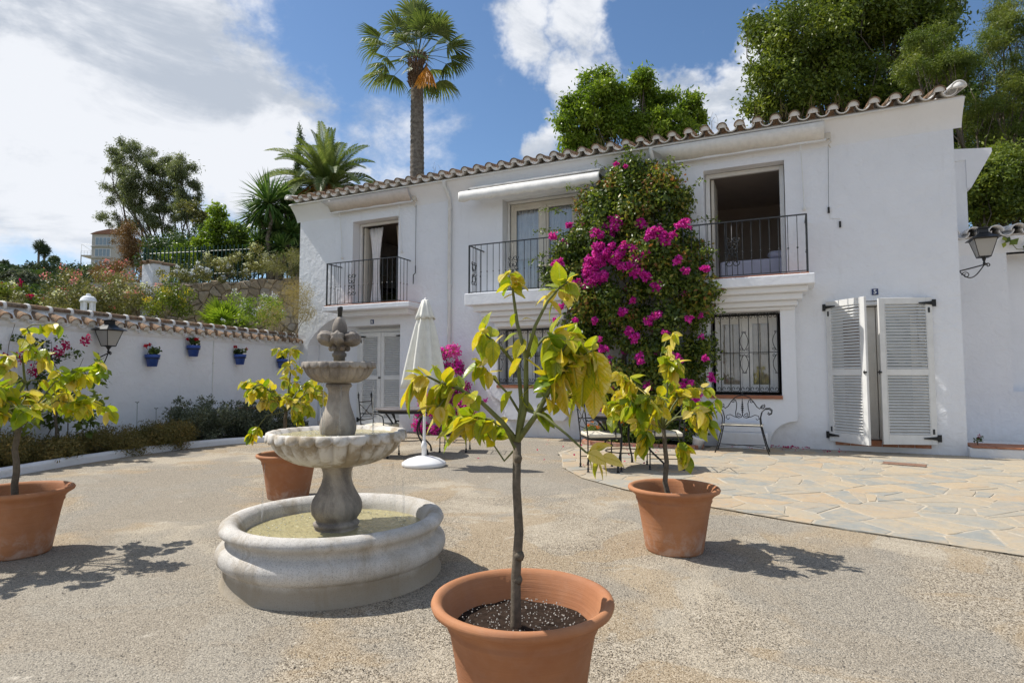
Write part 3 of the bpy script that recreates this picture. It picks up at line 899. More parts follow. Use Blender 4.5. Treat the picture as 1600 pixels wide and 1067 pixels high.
# door six: frame and louvred shutters in the recess
def slat_mesh(w):
    mb = MB(); m = Matrix.Rotation(R(38), 4, 'X')
    mb.box(-w/2, w/2, -.027, .027, -.004, .004, m)
    return mb.mesh('slat', 'white_paint')
def shutter(parent, mtx, w, h, midz, name='louvred_shutter', n_lo=20, n_up=21, hinge_side=-1, latch=True, hinge_part='hinge'):
    """leaf in the XZ plane of mtx, x from 0 to w, z from 0 to h, 45 mm thick; slats as sub-parts"""
    st = .105; rail = .10
    mb = MB()
    mb.box(0, st*.8, -.022, .022, 0, h); mb.box(w-st*.8, w, -.022, .022, 0, h)
    mb.box(st*.8, w-st*.8, -.020, .020, 0, rail+.05); mb.box(st*.8, w-st*.8, -.020, .020, h-rail, h)
    mb.box(st*.8, w-st*.8, -.020, .020, midz-.05, midz+.05)
    # thin beads round the louvre fields
    for z0, z1 in ((rail+.05, midz-.05), (midz+.05, h-rail)):
        mb.box(st*.8, st*.8+.012, -.026, .026, z0, z1); mb.box(w-st*.8-.012, w-st*.8, -.026, .026, z0, z1)
    o = obj(name, mb, 'white_paint', parent, local=wmat(parent).inverted() @ mtx); bevel(o, .004, 1)
    WM[o.name] = mtx.copy()
    iw = w-2*st*.8-.024
    key = 'slat%.3f' % iw
    if key not in SL: SL[key] = slat_mesh(iw)
    for z0, z1, n in ((rail+.05, midz-.05, n_lo), (midz+.05, h-rail, n_up)):
        for i in range(n):
            z = z0+(i+.5)*(z1-z0)/n
            put('slat', SL[key], o, Matrix.Translation((w/2, 0, z)) @ Matrix.Rotation(random.uniform(-.03, .03), 4, 'X'))
    # strap hinges, latch and the small bolts
    hx = .0 if hinge_side < 0 else w
    for hz in (.10, h-.09):
        s = 1 if hinge_side < 0 else -1
        hb = MB()
        hb.box(min(hx-.055*s, hx), max(hx-.055*s, hx), -.034, -.024, hz-.055, hz+.055)
        a, b, c_ = hx, hx+.20*s, 0
        hb.add([(a, -.030, hz-.028), (b, -.030, hz-.009), (b, -.030, hz+.009), (a, -.030, hz+.028),
                (a, -.038, hz-.028), (b, -.038, hz-.009), (b, -.038, hz+.009), (a, -.038, hz+.028)],
               [(0,1,2,3), (4,7,6,5), (0,4,5,1), (1,5,6,2), (2,6,7,3), (3,7,4,0)])
        hb.tube([(hx, -.034, hz-.035), (hx, -.034, hz+.035)], .010, 6)
        put('hinge', hb.mesh('hinge', 'iron_dark'), o)
    for hz in (.20, h-.20):
        bb = MB().box(hx+(.035 if hinge_side < 0 else -.065), hx+(.065 if hinge_side < 0 else -.035), -.028, -.022, hz-.04, hz+.04)
        put('bolt', bb.mesh('bolt', 'rail_grey'), o)
    if latch:
        lx = w if hinge_side < 0 else 0
        lb = MB().box(lx-.05, lx+.01, -.035, -.022, midz-.012, midz+.012).tube([(lx-.03, -.03, midz-.03), (lx-.03, -.05, midz), (lx-.03, -.03, midz+.03)], .006, 5)
        put('latch', lb.mesh('latch', 'iron_dark'), o)
    return o
SL = {}
df = MB()
df.box(-9.46, -9.36, 11.52, 11.60, .04, 2.36).box(-8.08, -7.99, 11.52, 11.60, .04, 2.36).box(-9.36, -8.08, 11.52, 11.60, 2.28, 2.36)
bevel(obj('door_frame', df, 'white_paint', house, world=True), .006)
shutter(house, Matrix.Translation((-9.355, 11.50, .10)), .625, 2.17, 1.10, hinge_side=-1)
shutter(house, Matrix.Translation((-8.72, 11.50, .10)), .635, 2.17, 1.10, hinge_side=1, latch=False)

# door five: inner frame, door leaf, terracotta step, two open shutters
df = MB()
df.box(.70, .76, 11.22, 11.40, .16, 2.44).box(1.93, 1.99, 11.22, 11.40, .16, 2.44).box(.76, 1.93, 11.22, 11.40, 2.38, 2.44)
bevel(obj('door_frame', df, 'white_paint', house, world=True), .006)
dl = MB()
dl.box(.77, 1.34, 11.42, 11.47, .19, 2.37).box(1.35, 1.92, 11.42, 11.47, .19, 2.37)
door = obj('inner_door', dl, 'white_paint', house, world=True); bevel(door, .006)
put('door_pane', MB().box(.87, 1.10, 11.405, 11.415, .55, 2.2).mesh('door_pane', 'brown_wood'), door, world=True)
put('door_pane', MB().box(1.45, 1.82, 11.405, 11.415, .55, 2.2).mesh('door_pane', 'far_glass'), door, world=True)
for k in range(6):
    bevel(obj('step_tile', MB().box(.69+k*.22, .69+k*.22+.212, 11.185, 11.40, .10, .185), 'terracotta_worn', house, world=True), .005)
sw = math.hypot(.49, .57)
mL = Matrix.Translation((.62, 11.165, .165)) @ Matrix.Rotation(math.atan2(-.55, .50), 4, 'Z')
shutter(house, mL, .745, 2.29, 1.12, hinge_side=-1)
mR = Matrix.Translation((1.325, 10.915, .165)) @ Matrix.Rotation(math.atan2(.245, .74), 4, 'Z')
shutter(house, mR, .785, 2.29, 1.12, hinge_side=1)

# windows ------------------------------------------------------------
def casement(x0, x1, z0, z1, y, mull=None, mat='frame_cream', name='window', curtain='curtain', open_gap=None):
    f = .07
    mb = MB().box(x0, x0+f, y, y+.07, z0, z1).box(x1-f, x1, y, y+.07, z0, z1).box(x0+f, x1-f, y, y+.07, z0, z0+f).box(x0+f, x1-f, y, y+.07, z1-f, z1)
    m = mull if mull is not None else (x0+x1)/2
    mb.box(m-.06, m+.06, y-.012, y+.06, z0+f, z1-f)
    for a, b in ((x0+f, m-.06), (m+.06, x1-f)):
        mb.box(a, a+.055, y+.004, y+.055, z0+f, z1-f).box(b-.055, b, y+.004, y+.055, z0+f, z1-f)
        mb.box(a+.055, b-.055, y+.004, y+.055, z0+f, z0+f+.07).box(a+.055, b-.055, y+.004, y+.055, z1-f-.07, z1-f)
    w = obj(name, mb, mat, house, world=True); bevel(w, .004, 1)
    for a, b in ((x0+f+.055, m-.115), (m+.115, x1-f-.055)):
        put('pane', MB().box(a, b, y+.024, y+.030, z0+f+.07, z1-f-.07).mesh('pane', 'glass_pane'), w, world=True)
    return w
def curtain(x0, x1, z0, z1, y, mat, amp=.025, waves=7, tie=0., name='curtain'):
    n = waves*8; mb = MB()
    for j in range(9):
        t = j/8; z = z1+(z0-z1)*t
        for i in range(n+1):
            u = i/n
            x = x0+(x1-x0)*u
            x += tie*math.sin(math.pi*min(1, t*1.0)*.9)*(.5-u)*(x1-x0)
            mb.v.append((x, y+amp*math.sin(u*waves*2*math.pi+.6*math.sin(t*3))*(0.7+.5*t), z))
    for j in range(8):
        for i in range(n): mb.f.append((j*(n+1)+i, j*(n+1)+i+1, (j+1)*(n+1)+i+1, (j+1)*(n+1)+i))
    o = put(name, mb.mesh(name, mat, True), house, world=True)
    s = o.modifiers.new('thick', 'SOLIDIFY'); s.thickness = .003
    return o
def fr(x0, x1, z0, z1, y, f=.07, mat='frame_cream', bottom=False, name='door_frame', d=.07):
    mb = MB().box(x0, x0+f, y, y+d, z0, z1).box(x1-f, x1, y, y+d, z0, z1).box(x0+f, x1-f, y, y+d, z1-f, z1)
    if bottom: mb.box(x0+f, x1-f, y, y+d, z0, z0+f)
    o = obj(name, mb, mat, house, world=True); bevel(o, .005, 1); return o
# upper left: open french door with parted curtains
fr(-9.37, -8.07, 2.92, 4.92, 11.44, .06, 'white_paint')
obj('open_door_leaf', MB().box(-9.28, -9.24, 11.50, 12.05, 2.93, 4.84), 'frame_cream', house, world=True)
obj('open_door_leaf', MB().box(-8.21, -8.17, 11.50, 12.05, 2.93, 4.84), 'frame_cream', house, world=True)
curtain(-9.22, -8.80, 2.95, 4.84, 11.62, 'curtain', .03, 4, .5)
curtain(-8.42, -8.14, 2.95, 4.84, 11.62, 'curtain_beige', .025, 3, .5)
# upper middle: french window, leaves closed, net curtains
fr(-5.39, -3.73, 2.92, 4.97, 11.42, .06, 'white_paint')
casement(-5.31, -3.81, 2.94, 4.90, 11.44, None, 'frame_cream', 'french_window')
curtain(-5.24, -4.58, 3.0, 4.86, 11.55, 'curtain', .028, 7); curtain(-4.52, -3.86, 3.0, 4.86, 11.55, 'curtain', .028, 6)
# upper right: wide open doorway
fr(-1.30, .03, 2.92, 4.97, 11.42, .075, 'white_paint')
obj('open_door_leaf', MB().box(-1.21, -1.16, 11.50, 12.12, 2.93, 4.88), 'frame_cream', house, world=True)
bd = MB()
bd.box(-1.15, .6, 12.15, 14.3, 2.90, 3.46); bed_ = obj('bed', bd, 'bedding'); bevel(bed_, .06, 3)
tag(bed_, 'bed with a pale lilac cover inside the wide open upper doorway on the right', 'bed')
pm = MB().lathe([(.05, 0), (.26, .03), (.30, .10), (.22, .17), (.05, .20)], 14, (-.02, 12.5, 3.45), lambda a, i: 1+.18*math.sin(3*a+i))
pl_ = obj('pillow', pm, 'bedding', None, True); tag(pl_, 'crumpled pale lilac pillow lying on the bed in the upper right room', 'pillow')
# lower windows
casement(-5.36, -4.36, 1.06, 2.18, 11.40, None, 'white_paint', 'window')
curtain(-5.25, -4.45, 1.10, 2.14, 11.62, 'curtain', .02, 9)
casement(-1.18, -.15, .94, 2.30, 11.40, None, 'white_paint', 'window')
curtain(-1.12, -.67, .98, 2.28, 11.53, 'curtain_beige', .022, 5); curtain(-.66, -.20, .98, 2.28, 11.53, 'curtain_beige', .022, 6)

# balconies ------------------------------------------------------------
def slab(x0, x1, y0, z0, z1, name='balcony_slab'):
    o = obj(name, MB().box(x0, x1, y0, YF+.02, z0, z1), 'plaster_smooth', house, world=True); bevel(o, .015, 2); return o
def mouldings(x0, x1, y0, steps, name='balcony_cornice'):
    for (dx0, dx1, y, z0, z1) in steps:
        o = obj(name, MB().box(x0+dx0, x1-dx1, y, YF+.02, z0, z1), 'plaster_smooth', house, world=True); bevel(o, .022, 3)
slab(-9.78, -7.36, 10.64, 2.73, 2.845)
mouldings(-9.78, -7.36, 10.64, [(.22, .22, 10.9, 2.62, 2.732)])
def edge_tiles(x0, x1, y0, z):
    x = x0
    while x < x1-.05:
        w = min(.25, x1-x)
        o = obj('balcony_tile', MB().box(x, x+w-.006, y0, YF, z, z+.022), 'terracotta_worn', house, world=True)
        x += .25
edge_tiles(-9.73, -7.42, 10.66, 2.846)
slab(-5.92, -3.55, 10.50, 2.66, 2.90)
mouldings(-5.92, -3.55, 10.5, [(.12, .12, 10.62, 2.54, 2.662), (.24, .24, 10.74, 2.44, 2.542), (.36, .36, 10.86, 2.34, 2.442), (.44, .44, 10.97, 2.24, 2.342)])
slab(-1.80, .44, 10.54, 2.70, 2.87)
mouldings(-1.80, .44, 10.54, [(.12, .10, 10.66, 2.60, 2.702), (.22, .18, 10.77, 2.49, 2.602), (.30, .25, 10.88, 2.40, 2.492), (.34, .29, 10.98, 2.345, 2.402)])
edge_tiles(-1.76, .36, 10.56, 2.871)
def arc(cx, cz, r, a0, a1, n=8): return [(cx+r*math.cos(R(a0+(a1-a0)*i/n)), cz+r*math.sin(R(a0+(a1-a0)*i/n))) for i in range(n+1)]
# thick window surrounds reaching the ground, their feet curved in
sur = [(-1.52, 0)]+[(-.30, 0)]+arc(.12, .05, .42, 180, 90, 8)[1:]+[(.14, .52), (.14, 2.36), (-1.52, 2.36)]
o = obj('window_surround', wall_panel(sur, [rect(-1.24, -.09, .90, 2.34)], 11.04, YF+.01), 'plaster_smooth', house, world=True); bevel(o, .02, 2)
sur = [(-5.3, .35)]+[(-4.0, .35), (-3.86, .5), (-3.86, 2.26), (-5.62, 2.26), (-5.62, .85)]+arc(-5.62, .45, .35, 90, 0, 6)[1:-1]
o = obj('window_surround', wall_panel(sur, [rect(-5.44, -4.27, 1.05, 2.22)], 11.06, YF+.01), 'plaster_smooth', house, world=True); bevel(o, .02, 2)
obj('window_sill', MB().box(-1.25, -.08, 11.0, 11.36, .84, .90), 'terracotta_worn', house, world=True)
obj('window_sill', MB().box(-5.45, -4.25, 11.03, 11.36, .99, 1.05), 'terracotta_worn', house, world=True)
o = obj('wall_plinth', MB().box(-1.12, -.32, 10.80, 11.05, 0, .28).box(-1.06, -.38, 10.86, 11.05, .28, .44), 'plaster_smooth', house, world=True); bevel(o, .02, 2)

def cscroll(w, h, turn=.8, r=.9):
    """heart / lyre ornament for a railing, in the XZ plane around 0: list of polylines"""
    out = []
    for s in (-1, 1):
        for q in (-1, 1):
            P = []
            rr = h*.13
            # outer spiral, sweep to the middle, inner spiral
            sp = spiral(s*w*.30, q*h*.40, rr*.25, rr, 0, 1.05, 14)
            sp = [(x, z) for x, z in sp]
            a = sp[-1]
            out.append(sp)
            mid = []
            for i in range(13):
                t = i/12
                x = s*w*(.30+.13*math.cos(math.pi*t*1.0))*(1 if t < 1 else 1)
                z = q*h*(.40-.40*t)
                x = s*(w*.30+rr*math.cos(t*math.pi)*(1-.2*t)) if False else s*w*(.47*math.sin(math.pi*(.25+.62*t)) )
                mid.append((x, z))
            out.append(mid)
            out.append(spiral(s*w*.17, q*h*.13, rr*.22, rr*.8, math.pi/2*q, 1.0*s*q, 12))
    return out
BALM = None
def baluster_mesh(h):
    mb = MB().tube([(0, 0, 0), (0, 0, h)], .0065, 6)
    z = h*.42
    mb.lathe([(.0065, z-.018), (.014, z-.008), (.014, z+.008), (.0065, z+.018)], 6, close=False)
    return mb.mesh('baluster', 'rail_grey')
def railing(x0, x1, y0, z0, z1, scroll_x, side_scroll=False, n=None, name='balcony_railing'):
    mb = MB()
    mb.box(x0-.012, x1+.012, y0-.012, y0+.012, z1-.02, z1); mb.box(x0-.012, x0+.012, y0+.0125, YF, z1-.02, z1); mb.box(x1-.012, x1+.012, y0+.0125, YF, z1-.02, z1)
    zb = z0+.035
    mb.box(x0-.010, x1+.010, y0-.008, y0+.008, zb-.012, zb); mb.box(x0-.008, x0+.008, y0+.0085, YF, zb-.012, zb); mb.box(x1-.008, x1+.008, y0+.0085, YF, zb-.012, zb)
    for x in (x0, x1): mb.box(x-.014, x+.014, y0-.014, y0+.014, z0, z1-.02)
    o = obj(name, mb, 'rail_grey', house, world=True)
    bm_ = baluster_mesh(z1-z0-.055)
    n = n or round((x1-x0)/.135)
    for i in range(1, n):
        x = x0+(x1-x0)*i/n
        if abs(x-scroll_x) < .075: continue
        put('baluster', bm_, o, wmat(o).inverted() @ Matrix.Translation((x, y0, zb)), True)
        bpy_o = None
    ns_ = 4
    for xx in (x0, x1):
        for i in range(1, ns_):
            y = y0+(YF-y0)*i/ns_
            put('baluster', bm_, o, wmat(o).inverted() @ Matrix.Translation((xx, y, zb)), True)
    for dx in (-.085, .085): put('baluster', bm_, o, Matrix.Translation((scroll_x+dx, y0, zb)), True)
    sc = MB(); zc = z0+(z1-z0)*.46
    for pl in cscroll(.19, .50): sc.tube([(scroll_x+p[0], y0, zc+p[1]) for p in pl], .008, 5)
    sc.tube([(scroll_x, y0, zb), (scroll_x, y0, z1-.02)], .006, 5)
    put('scroll', sc.mesh('scroll', 'rail_grey', True), o, world=True)
    if side_scroll:
        sc = MB()
        for pl in cscroll(.17, .5): sc.tube([(x0, (y0+YF)/2-.12+p[0], zc+p[1]) for p in pl], .008, 5)
        put('scroll', sc.mesh('scroll', 'rail_grey', True), o, world=True)
    return o
railing(-9.70, -7.72, 10.70, 2.868, 3.86, -8.98)
railing(-5.84, -3.66, 10.56, 2.90, 3.90, -4.86, True)
railing(-1.74, .34, 10.61, 2.893, 3.85, -.80)

def grille(x0, x1, z0, z1, y, nb, rosette_xs, name='window_grille'):
    mb = MB()
    for z in (z0, (z0+z1)/2, z1): mb.box(x0, x1, y-.006, y+.006, z-.006, z+.006)
    g = obj(name, mb, 'iron', house, world=True)
    bar = MB().tube([(0, 0, 0), (0, 0, z1-z0)], .0085, 6).mesh('bar', 'iron')
    xs = [x0+(x1-x0)*i/(nb-1) for i in range(nb)]
    for x in xs: put('bar', bar, g, Matrix.Translation((x, y-.012, z0)), True)
    dx = (x1-x0)/(nb-1)
    for z, s in ((z1-.01, -1), (z0+.01, 1)):
        for i in range(nb-1):
            cx = xs[i]+dx/2; r = dx*.24
            m2 = MB()
            for q in (-1, 1):
                m2.tube([(p[0], y-.010, p[1]) for p in [(cx+q*(dx*.02), z+s*.004)]+[(cx+q*(dx*.22+r*.9*math.sin(t*math.pi/8)*(1-t/22)), z+s*(r*1.25-r*1.15*math.cos(t*math.pi/8)*(1-t/22))) for t in range(0, 15)]], .005, 5)
            put('scroll', m2.mesh('scroll', 'iron', True), g, world=True)
    m2 = MB()
    zc = (z0+z1)/2
    for cx, full in rosette_xs:
        for q in ((-1, 1) if full else (1 if full is None else -1,)):
            for s in (-1, 1):
                h = (z1-z0)*.24
                pts = []
                for i in range(17):
                    t = i/16
                    pts.append((cx+q*(dx*.42*math.sin(t*math.pi)**.9*(1 if t < .5 else 1)-dx*.0), zc+s*(.03+h*t)))
                m2.tube([(p[0], y-.014, p[1]) for p in pts], .0055, 5)
                m2.tube([(p[0], y-.014, p[1]) for p in spiral(cx+q*dx*.34, zc+s*.055, .006, .03, 0, 1.2*q, 12)], .005, 5)
                m2.tube([(p[0], y-.014, p[1]) for p in spiral(cx+q*dx*.16, zc+s*(h+.02), .004, .02, math.pi/2, -1.1*q, 10)], .005, 5)
    put('scroll', m2.mesh('scroll', 'iron', True), g, world=True)
grille(-1.21, -.13, .95, 2.32, 11.10, 8, [(-.672, True), (-1.21+.02, None), (-.15, False)])
grille(-5.42, -4.29, 1.09, 2.19, 11.11, 8, [(-4.86, True), (-5.40, None), (-4.31, False)])

# eaves, gutter line, roof ------------------------------------------------------------
cv = [(YF, 5.10), (YF-.012, 5.14), (YF-.035, 5.19), (YF-.07, 5.25), (YF-.115, 5.31), (YF-.165, 5.37), (YF-.21, 5.42), (YF-.24, 5.455), (YF-.25, 5.47), (YF-.25, 5.50), (YF+.02, 5.50)]
o = autosmooth(obj('eaves_cove', MB().prism(cv, -11.16, 2.57, 'x'), 'plaster_smooth', house, world=True), 30)
o = obj('gutter', MB().tube([(-11.16, YF-.275, 5.475), (1.98, YF-.275, 5.475)], .020, 8), 'white_paint', house, True, True)
PITCHR = R(13)
roof = obj('roof', MB().prism([(YF-.25, 5.502), (YF-.25, 5.52), (16.5, 5.52+(16.5-YF+.25)*math.tan(PITCHR)), (16.5, 5.502)], -11.14, 2.55, 'x'), 'mortar', house, world=True)
def halfpipe(L, r0, r1, th, up=True, seg=9, flat=1.0):
    """barrel tile along +Y from 0 to L; r0 at the front; opening down when up"""
    mb = MB(); s = 1 if up else -1
    for y, r in ((0, r0), (L, r1)):
        for q in (r, r-th):
            for i in range(seg+1):
                a = math.pi*i/seg
                mb.v.append((q*math.cos(a), y, s*q*math.sin(a)*flat))
    n = seg+1
    for i in range(seg):
        mb.f.append((i, i+1, 2*n+i+1, 2*n+i)); mb.f.append((n+i, 3*n+i, 3*n+i+1, n+i+1))
        mb.f.append((i, n+i, n+i+1, i+1)); mb.f.append((2*n+i, 2*n+i+1, 3*n+i+1, 3*n+i))
    mb.f += [(0, 2*n, 3*n, n), (seg, n+seg, 3*n+seg, 2*n+seg)]
    return mb
cover = halfpipe(.46, .092, .078, .015).mesh('roof_tile', 'roof_tile_clay', False)
autosm = cover.polygons.foreach_set('use_smooth', [True]*len(cover.polygons)); 
try: cover.set_sharp_from_angle(angle=R(40))
except Exception: pass
panm = halfpipe(.46, .105, .095, .014, False).mesh('pan_tile', 'tile_white', False)
plug = MB()
pp = [(math.cos(math.pi*i/9)*.077, math.sin(math.pi*i/9)*.077) for i in range(10)]
plug.prism(pp, .022, .06, 'y'); plugm = plug.mesh('mortar_plug', 'tile_white')
SP = .287; N_T = 48
XT0 = -10.98
rest = MB()
for i in range(N_T):
    x = XT0+i*SP
    if x > 2.35: break
    j = random.uniform(-.006, .006)
    base = Matrix.Translation((x+j, YF-.40+random.uniform(-.012, .012), 5.575+random.uniform(-.005, .005))) @ Matrix.Rotation(PITCHR, 4, 'X') @ Matrix.Rotation(random.uniform(-.02, .02), 4, 'Z')
    put('roof_tile', cover, roof, base, True)
    put('mortar_plug', plugm, roof, base, True)
    if i < N_T:
        b2 = Matrix.Translation((x+SP/2, YF-.36+random.uniform(-.01, .01), 5.600)) @ Matrix.Rotation(PITCHR, 4, 'X')
        put('pan_tile', panm, roof, b2, True)
    for k in range(1, 9):
        y = .40*k; 
        for mm, r_ in ((cover, None),):
            vv = np.array([tuple(base @ Vector((v.co.x, v.co.y+y, v.co.z+.012*k*0))) for v in mm.vertices])
            rest.add(vv.tolist(), [tuple(p.vertices) for p in mm.polygons])
tag(put('upper_roof_tiles', rest.mesh('upper_roof_tiles', 'roof_tile_clay', True, False), roof, world=True), kind='stuff')
# white rounded end caps of the verge
for x, s in ((2.46, .86), (-11.07, .85)):
    vc = halfpipe(5.0, .125*s, .12*s, .02); vc.prism([(math.cos(math.pi*i/9)*.104*s, math.sin(math.pi*i/9)*.104*s) for i in range(10)], .004, .06, 'y')
    put('verge_cap', vc.mesh('verge_cap', 'tile_white', True), roof, Matrix.Translation((x, YF-.42, 5.58)) @ Matrix.Rotation(PITCHR, 4, 'X'), True)
# little dry plants growing between roof tiles
gp = MB()
for px_ in (.0, -.35, -2.2, -2.9, -3.2, -6.9, .5, .9, -.7, -1.1):
    for k in range(5):
        x = px_+random.uniform(-.1, .1); h = random.uniform(.08, .34)
        gp.tube([(x, YF-.2, 5.66), (x+random.uniform(-.03, .03), YF-.2, 5.68+h*.6), (x+random.uniform(-.06, .06), YF-.2, 5.68+h)], .0022, 3)
tag(obj('dry_weeds', gp, 'dry_grass'), 'thin dry weeds sprouting between the eave tiles of the house', 'weeds', kind='stuff')
# downpipes
def pipe(x, z0, mat='white_paint'):
    p = MB().tube([(x, YF-.27, 5.47), (x, YF-.26, 5.36), (x+.02, YF-.15, 5.22), (x+.02, YF-.06, 5.1), (x+.02, YF-.055, z0)], .042, 10)
    p.lathe([(.05, 0), (.05, .04)], 12, (x+.02, YF-.055, 3.2)); p.lathe([(.048, 0), (.048, .04)], 12, (x+.02, YF-.055, 4.9))
    autosmooth(obj('downpipe', p, mat, house, world=True), 50)
pipe(-6.68, .05); pipe(-2.20, .05)
# small black conduit and bracket on the wall between door and balcony
obj('cable', MB().tube([(.70, YF-.006, 4.0), (.72, YF-.006, 3.86), (.86, YF-.006, 3.85), (.86, YF-.006, 3.80)], .004, 4), 'awning_white', house, world=True)
obj('wall_switch', MB().box(.70-.015, .70+.015, YF-.03, YF-.001, 3.96, 4.06).box(.845, .875, YF-.03, YF-.001, 3.70, 3.80), 'iron_dark', house, world=True)

# the annex on the right: lower wall with white washed tiles, niche, chimney with sloping hood
annex = thing('white_annex', 'low white side wing right of the house behind the raised terrace', 'annex', (3.5, 12.5, 0))
nich = rect(3.40, 5.2, .97, 3.30)
obj('annex_wall', wall_panel([(2.47, .10), (9, .10), (9, 3.55), (2.47, 3.55)], [nich], 12.5, 12.75), 'plaster', annex, world=True)
obj('niche_wall', MB().box(2.47, 9, 12.74, 12.9, .1, 3.5), 'plaster_smooth', annex, world=True)
obj('annex_cornice', MB().prism([(12.5, 3.30), (12.44, 3.42), (12.38, 3.52), (12.38, 3.56), (12.7, 3.56), (12.7, 3.3)][::-1], 2.47, 9, 'x'), 'plaster_smooth', annex, world=True)
aroof = obj('annex_roof', MB().prism([(12.37, 3.562), (12.37, 3.59), (15.5, 4.1), (15.5, 3.562)], 2.47, 9, 'x'), 'mortar', annex, world=True)
cw = halfpipe(.46, .11, .09, .016).mesh('annex_tile', 'tile_white', True)
for i in range(20):
    x = 2.62+i*.30
    for k in range(4):
        put('roof_tile', cw, aroof, Matrix.Translation((x, 12.27+k*.4, 3.63+k*.062)) @ Matrix.Rotation(R(9), 4, 'X'), True)
        put('pan_tile', panm, aroof, Matrix.Translation((x+.15, 12.31+k*.4, 3.655+k*.062)) @ Matrix.Rotation(R(9), 4, 'X'), True)
ch = MB().box(2.58, 2.93, 12.62, 13.3, 3.6, 5.0)
o = obj('chimney', ch, 'plaster_smooth', annex, world=True)
hd = MB().prism([(2.58, 5.0), (2.58, 5.24), (3.30, 5.16), (3.30, 5.09), (2.99, 4.50), (2.931, 4.50), (2.931, 5.0)], 12.60, 13.32, 'y')
put('chimney_hood', hd.mesh('chimney_hood', 'plaster_smooth'), o, world=True)

# awnings: things of their own, fixed under the eaves
def awning_flat(x0, x1, label, mat):
    t = thing('awning', label, 'awning', ((x0+x1)/2, YF, 5.2), group='awnings under the eaves')
    fb = MB()
    n = 14
    for i in range(n+1):
        x = x0+(x1-x0)*i/n; s = .008*math.sin(i*1.7)
        e = .0 if 0 < i < n else 0
        fb.v += [(x+(-.18 if i == 0 else 0), YF-.30, 5.44), (x, YF-.23, 5.32+s), (x, YF-.13, 5.20+s)]
    for i in range(n):
        for k in range(2): fb.f.append((i*3+k, i*3+k+1, i*3+k+4, i*3+k+3))
    f = obj('fabric', fb, mat, t, True, True); m = f.modifiers.new('thick', 'SOLIDIFY'); m.thickness = .012
    obj('front_bar', MB().box(x0-.02, x1+.03, YF-.14, YF-.11, 5.165, 5.20), 'white_paint', t, world=True)
    for x in (x0+.25, x1-.36):
        obj('arm', MB().tube([(x, YF-.12, 5.17), (x+.02, YF-.05, 4.6), (x+.03, YF-.04, 4.1)], .009, 6).lathe([(.022, -.03), (.03, 0), (.02, .03)], 8, (x+.03, YF-.03, 4.08)), 'white_paint', t, world=True)
    obj('gear', MB().box(x1+.0, x1+.10, YF-.12, YF-.02, 5.20, 5.30).tube([(x1+.08, YF-.1, 5.2), (x1+.10, YF-.12, 5.13), (x1+.06, YF-.12, 5.10), (x1+.09, YF-.1, 5.04)], .012, 5), 'frame_cream', t, world=True)
    return t
t = awning_flat(-9.95, -7.62, 'folded beige awning above the open balcony door at the left end of the house', 'awning')
obj('crank', MB().tube([(-7.54, YF-.06, 5.1), (-7.55, YF-.05, 3.72)], .006, 5).tube([(-7.55, YF-.05, 3.72), (-7.55, YF-.05, 3.55), (-7.57, YF-.10, 3.50), (-7.57, YF-.10, 3.30)], .011, 6), 'rail_grey', t, world=True)
t = awning_flat(-2.02, .66, 'folded white awning above the wide open balcony doorway on the right', 'awning_white')
obj('crank', MB().tube([(.72, YF-.06, 5.1), (.70, YF-.03, 4.05)], .003, 4), 'rail_grey', t, world=True)
t = thing('awning', 'rolled white awning with a hanging scalloped valance above the middle balcony', 'awning', (-4.7, YF, 5.1), group='awnings under the eaves')
obj('roller', MB().tube([(-6.22, 10.80, 5.10), (-3.15, 10.80, 5.10)], .028, 12), 'white_paint', t, True, True)
obj('hood', MB().prism([(YF, 5.30), (10.82, 5.16), (10.82, 5.19), (YF, 5.34)], -6.0, -3.15, 'x'), 'awning_white', t, world=True)
vb = MB(); n = 90
for i in range(n+1):
    x = -6.22+3.07*i/n; sc_ = abs(math.sin(i*math.pi/9))*.028; w = .004*math.sin(i*.55)
    vb.v += [(x, 10.755+w*.3, 5.10), (x, 10.75+w, 5.0), (x, 10.755+w*1.4, 4.91-sc_)]
for i in range(n):
    for k in range(2): vb.f.append((i*3+k, i*3+k+1, i*3+k+4, i*3+k+3))
f = obj('valance', vb, 'awning_white', t, True, True); m = f.modifiers.new('thick', 'SOLIDIFY'); m.thickness = .004
obj('bracket', MB().box(-6.02, -5.97, 10.80, YF, 5.12, 5.15).box(-3.25, -3.2, 10.80, YF, 5.12, 5.15).box(-6.05, -5.95, YF-.06, YF, 5.10, 5.25), 'rail_grey', t, world=True)

# number tiles
def digit(name, ch, x, z, label):
    t = thing(name, label, 'house number', (x, YF-.012, z))
    obj('plate', MB().box(x-.045, x+.045, YF-.014, YF-.001, z-.05, z+.05), 'sign_blue', t, world=True)
    cu = bpy.data.curves.new('digit', 'FONT'); cu.body = ch; cu.size = .10; cu.align_x = 'CENTER'; cu.align_y = 'CENTER'; cu.extrude = .001; cu.offset = .0015
    cu.materials.append(M['sign_white'])
    tmp = bpy.data.objects.new('digit_curve', cu); COL.objects.link(tmp)
    bpy.context.view_layer.update()
    me = bpy.data.meshes.new_from_object(tmp.evaluated_get(bpy.context.evaluated_depsgraph_get()))
    bpy.data.objects.remove(tmp)
    put('digit', me, t, Matrix.Translation((x, YF-.017, z)) @ Matrix.Rotation(R(90), 4, 'X'), True)
digit('number_sign', '5', 1.325, 2.59, 'small dark blue tile with a white 5 above the open louvred shutters')
digit('number_sign', '6', -8.765, 2.50, 'small dark blue tile with a white 6 above the closed louvred doors')
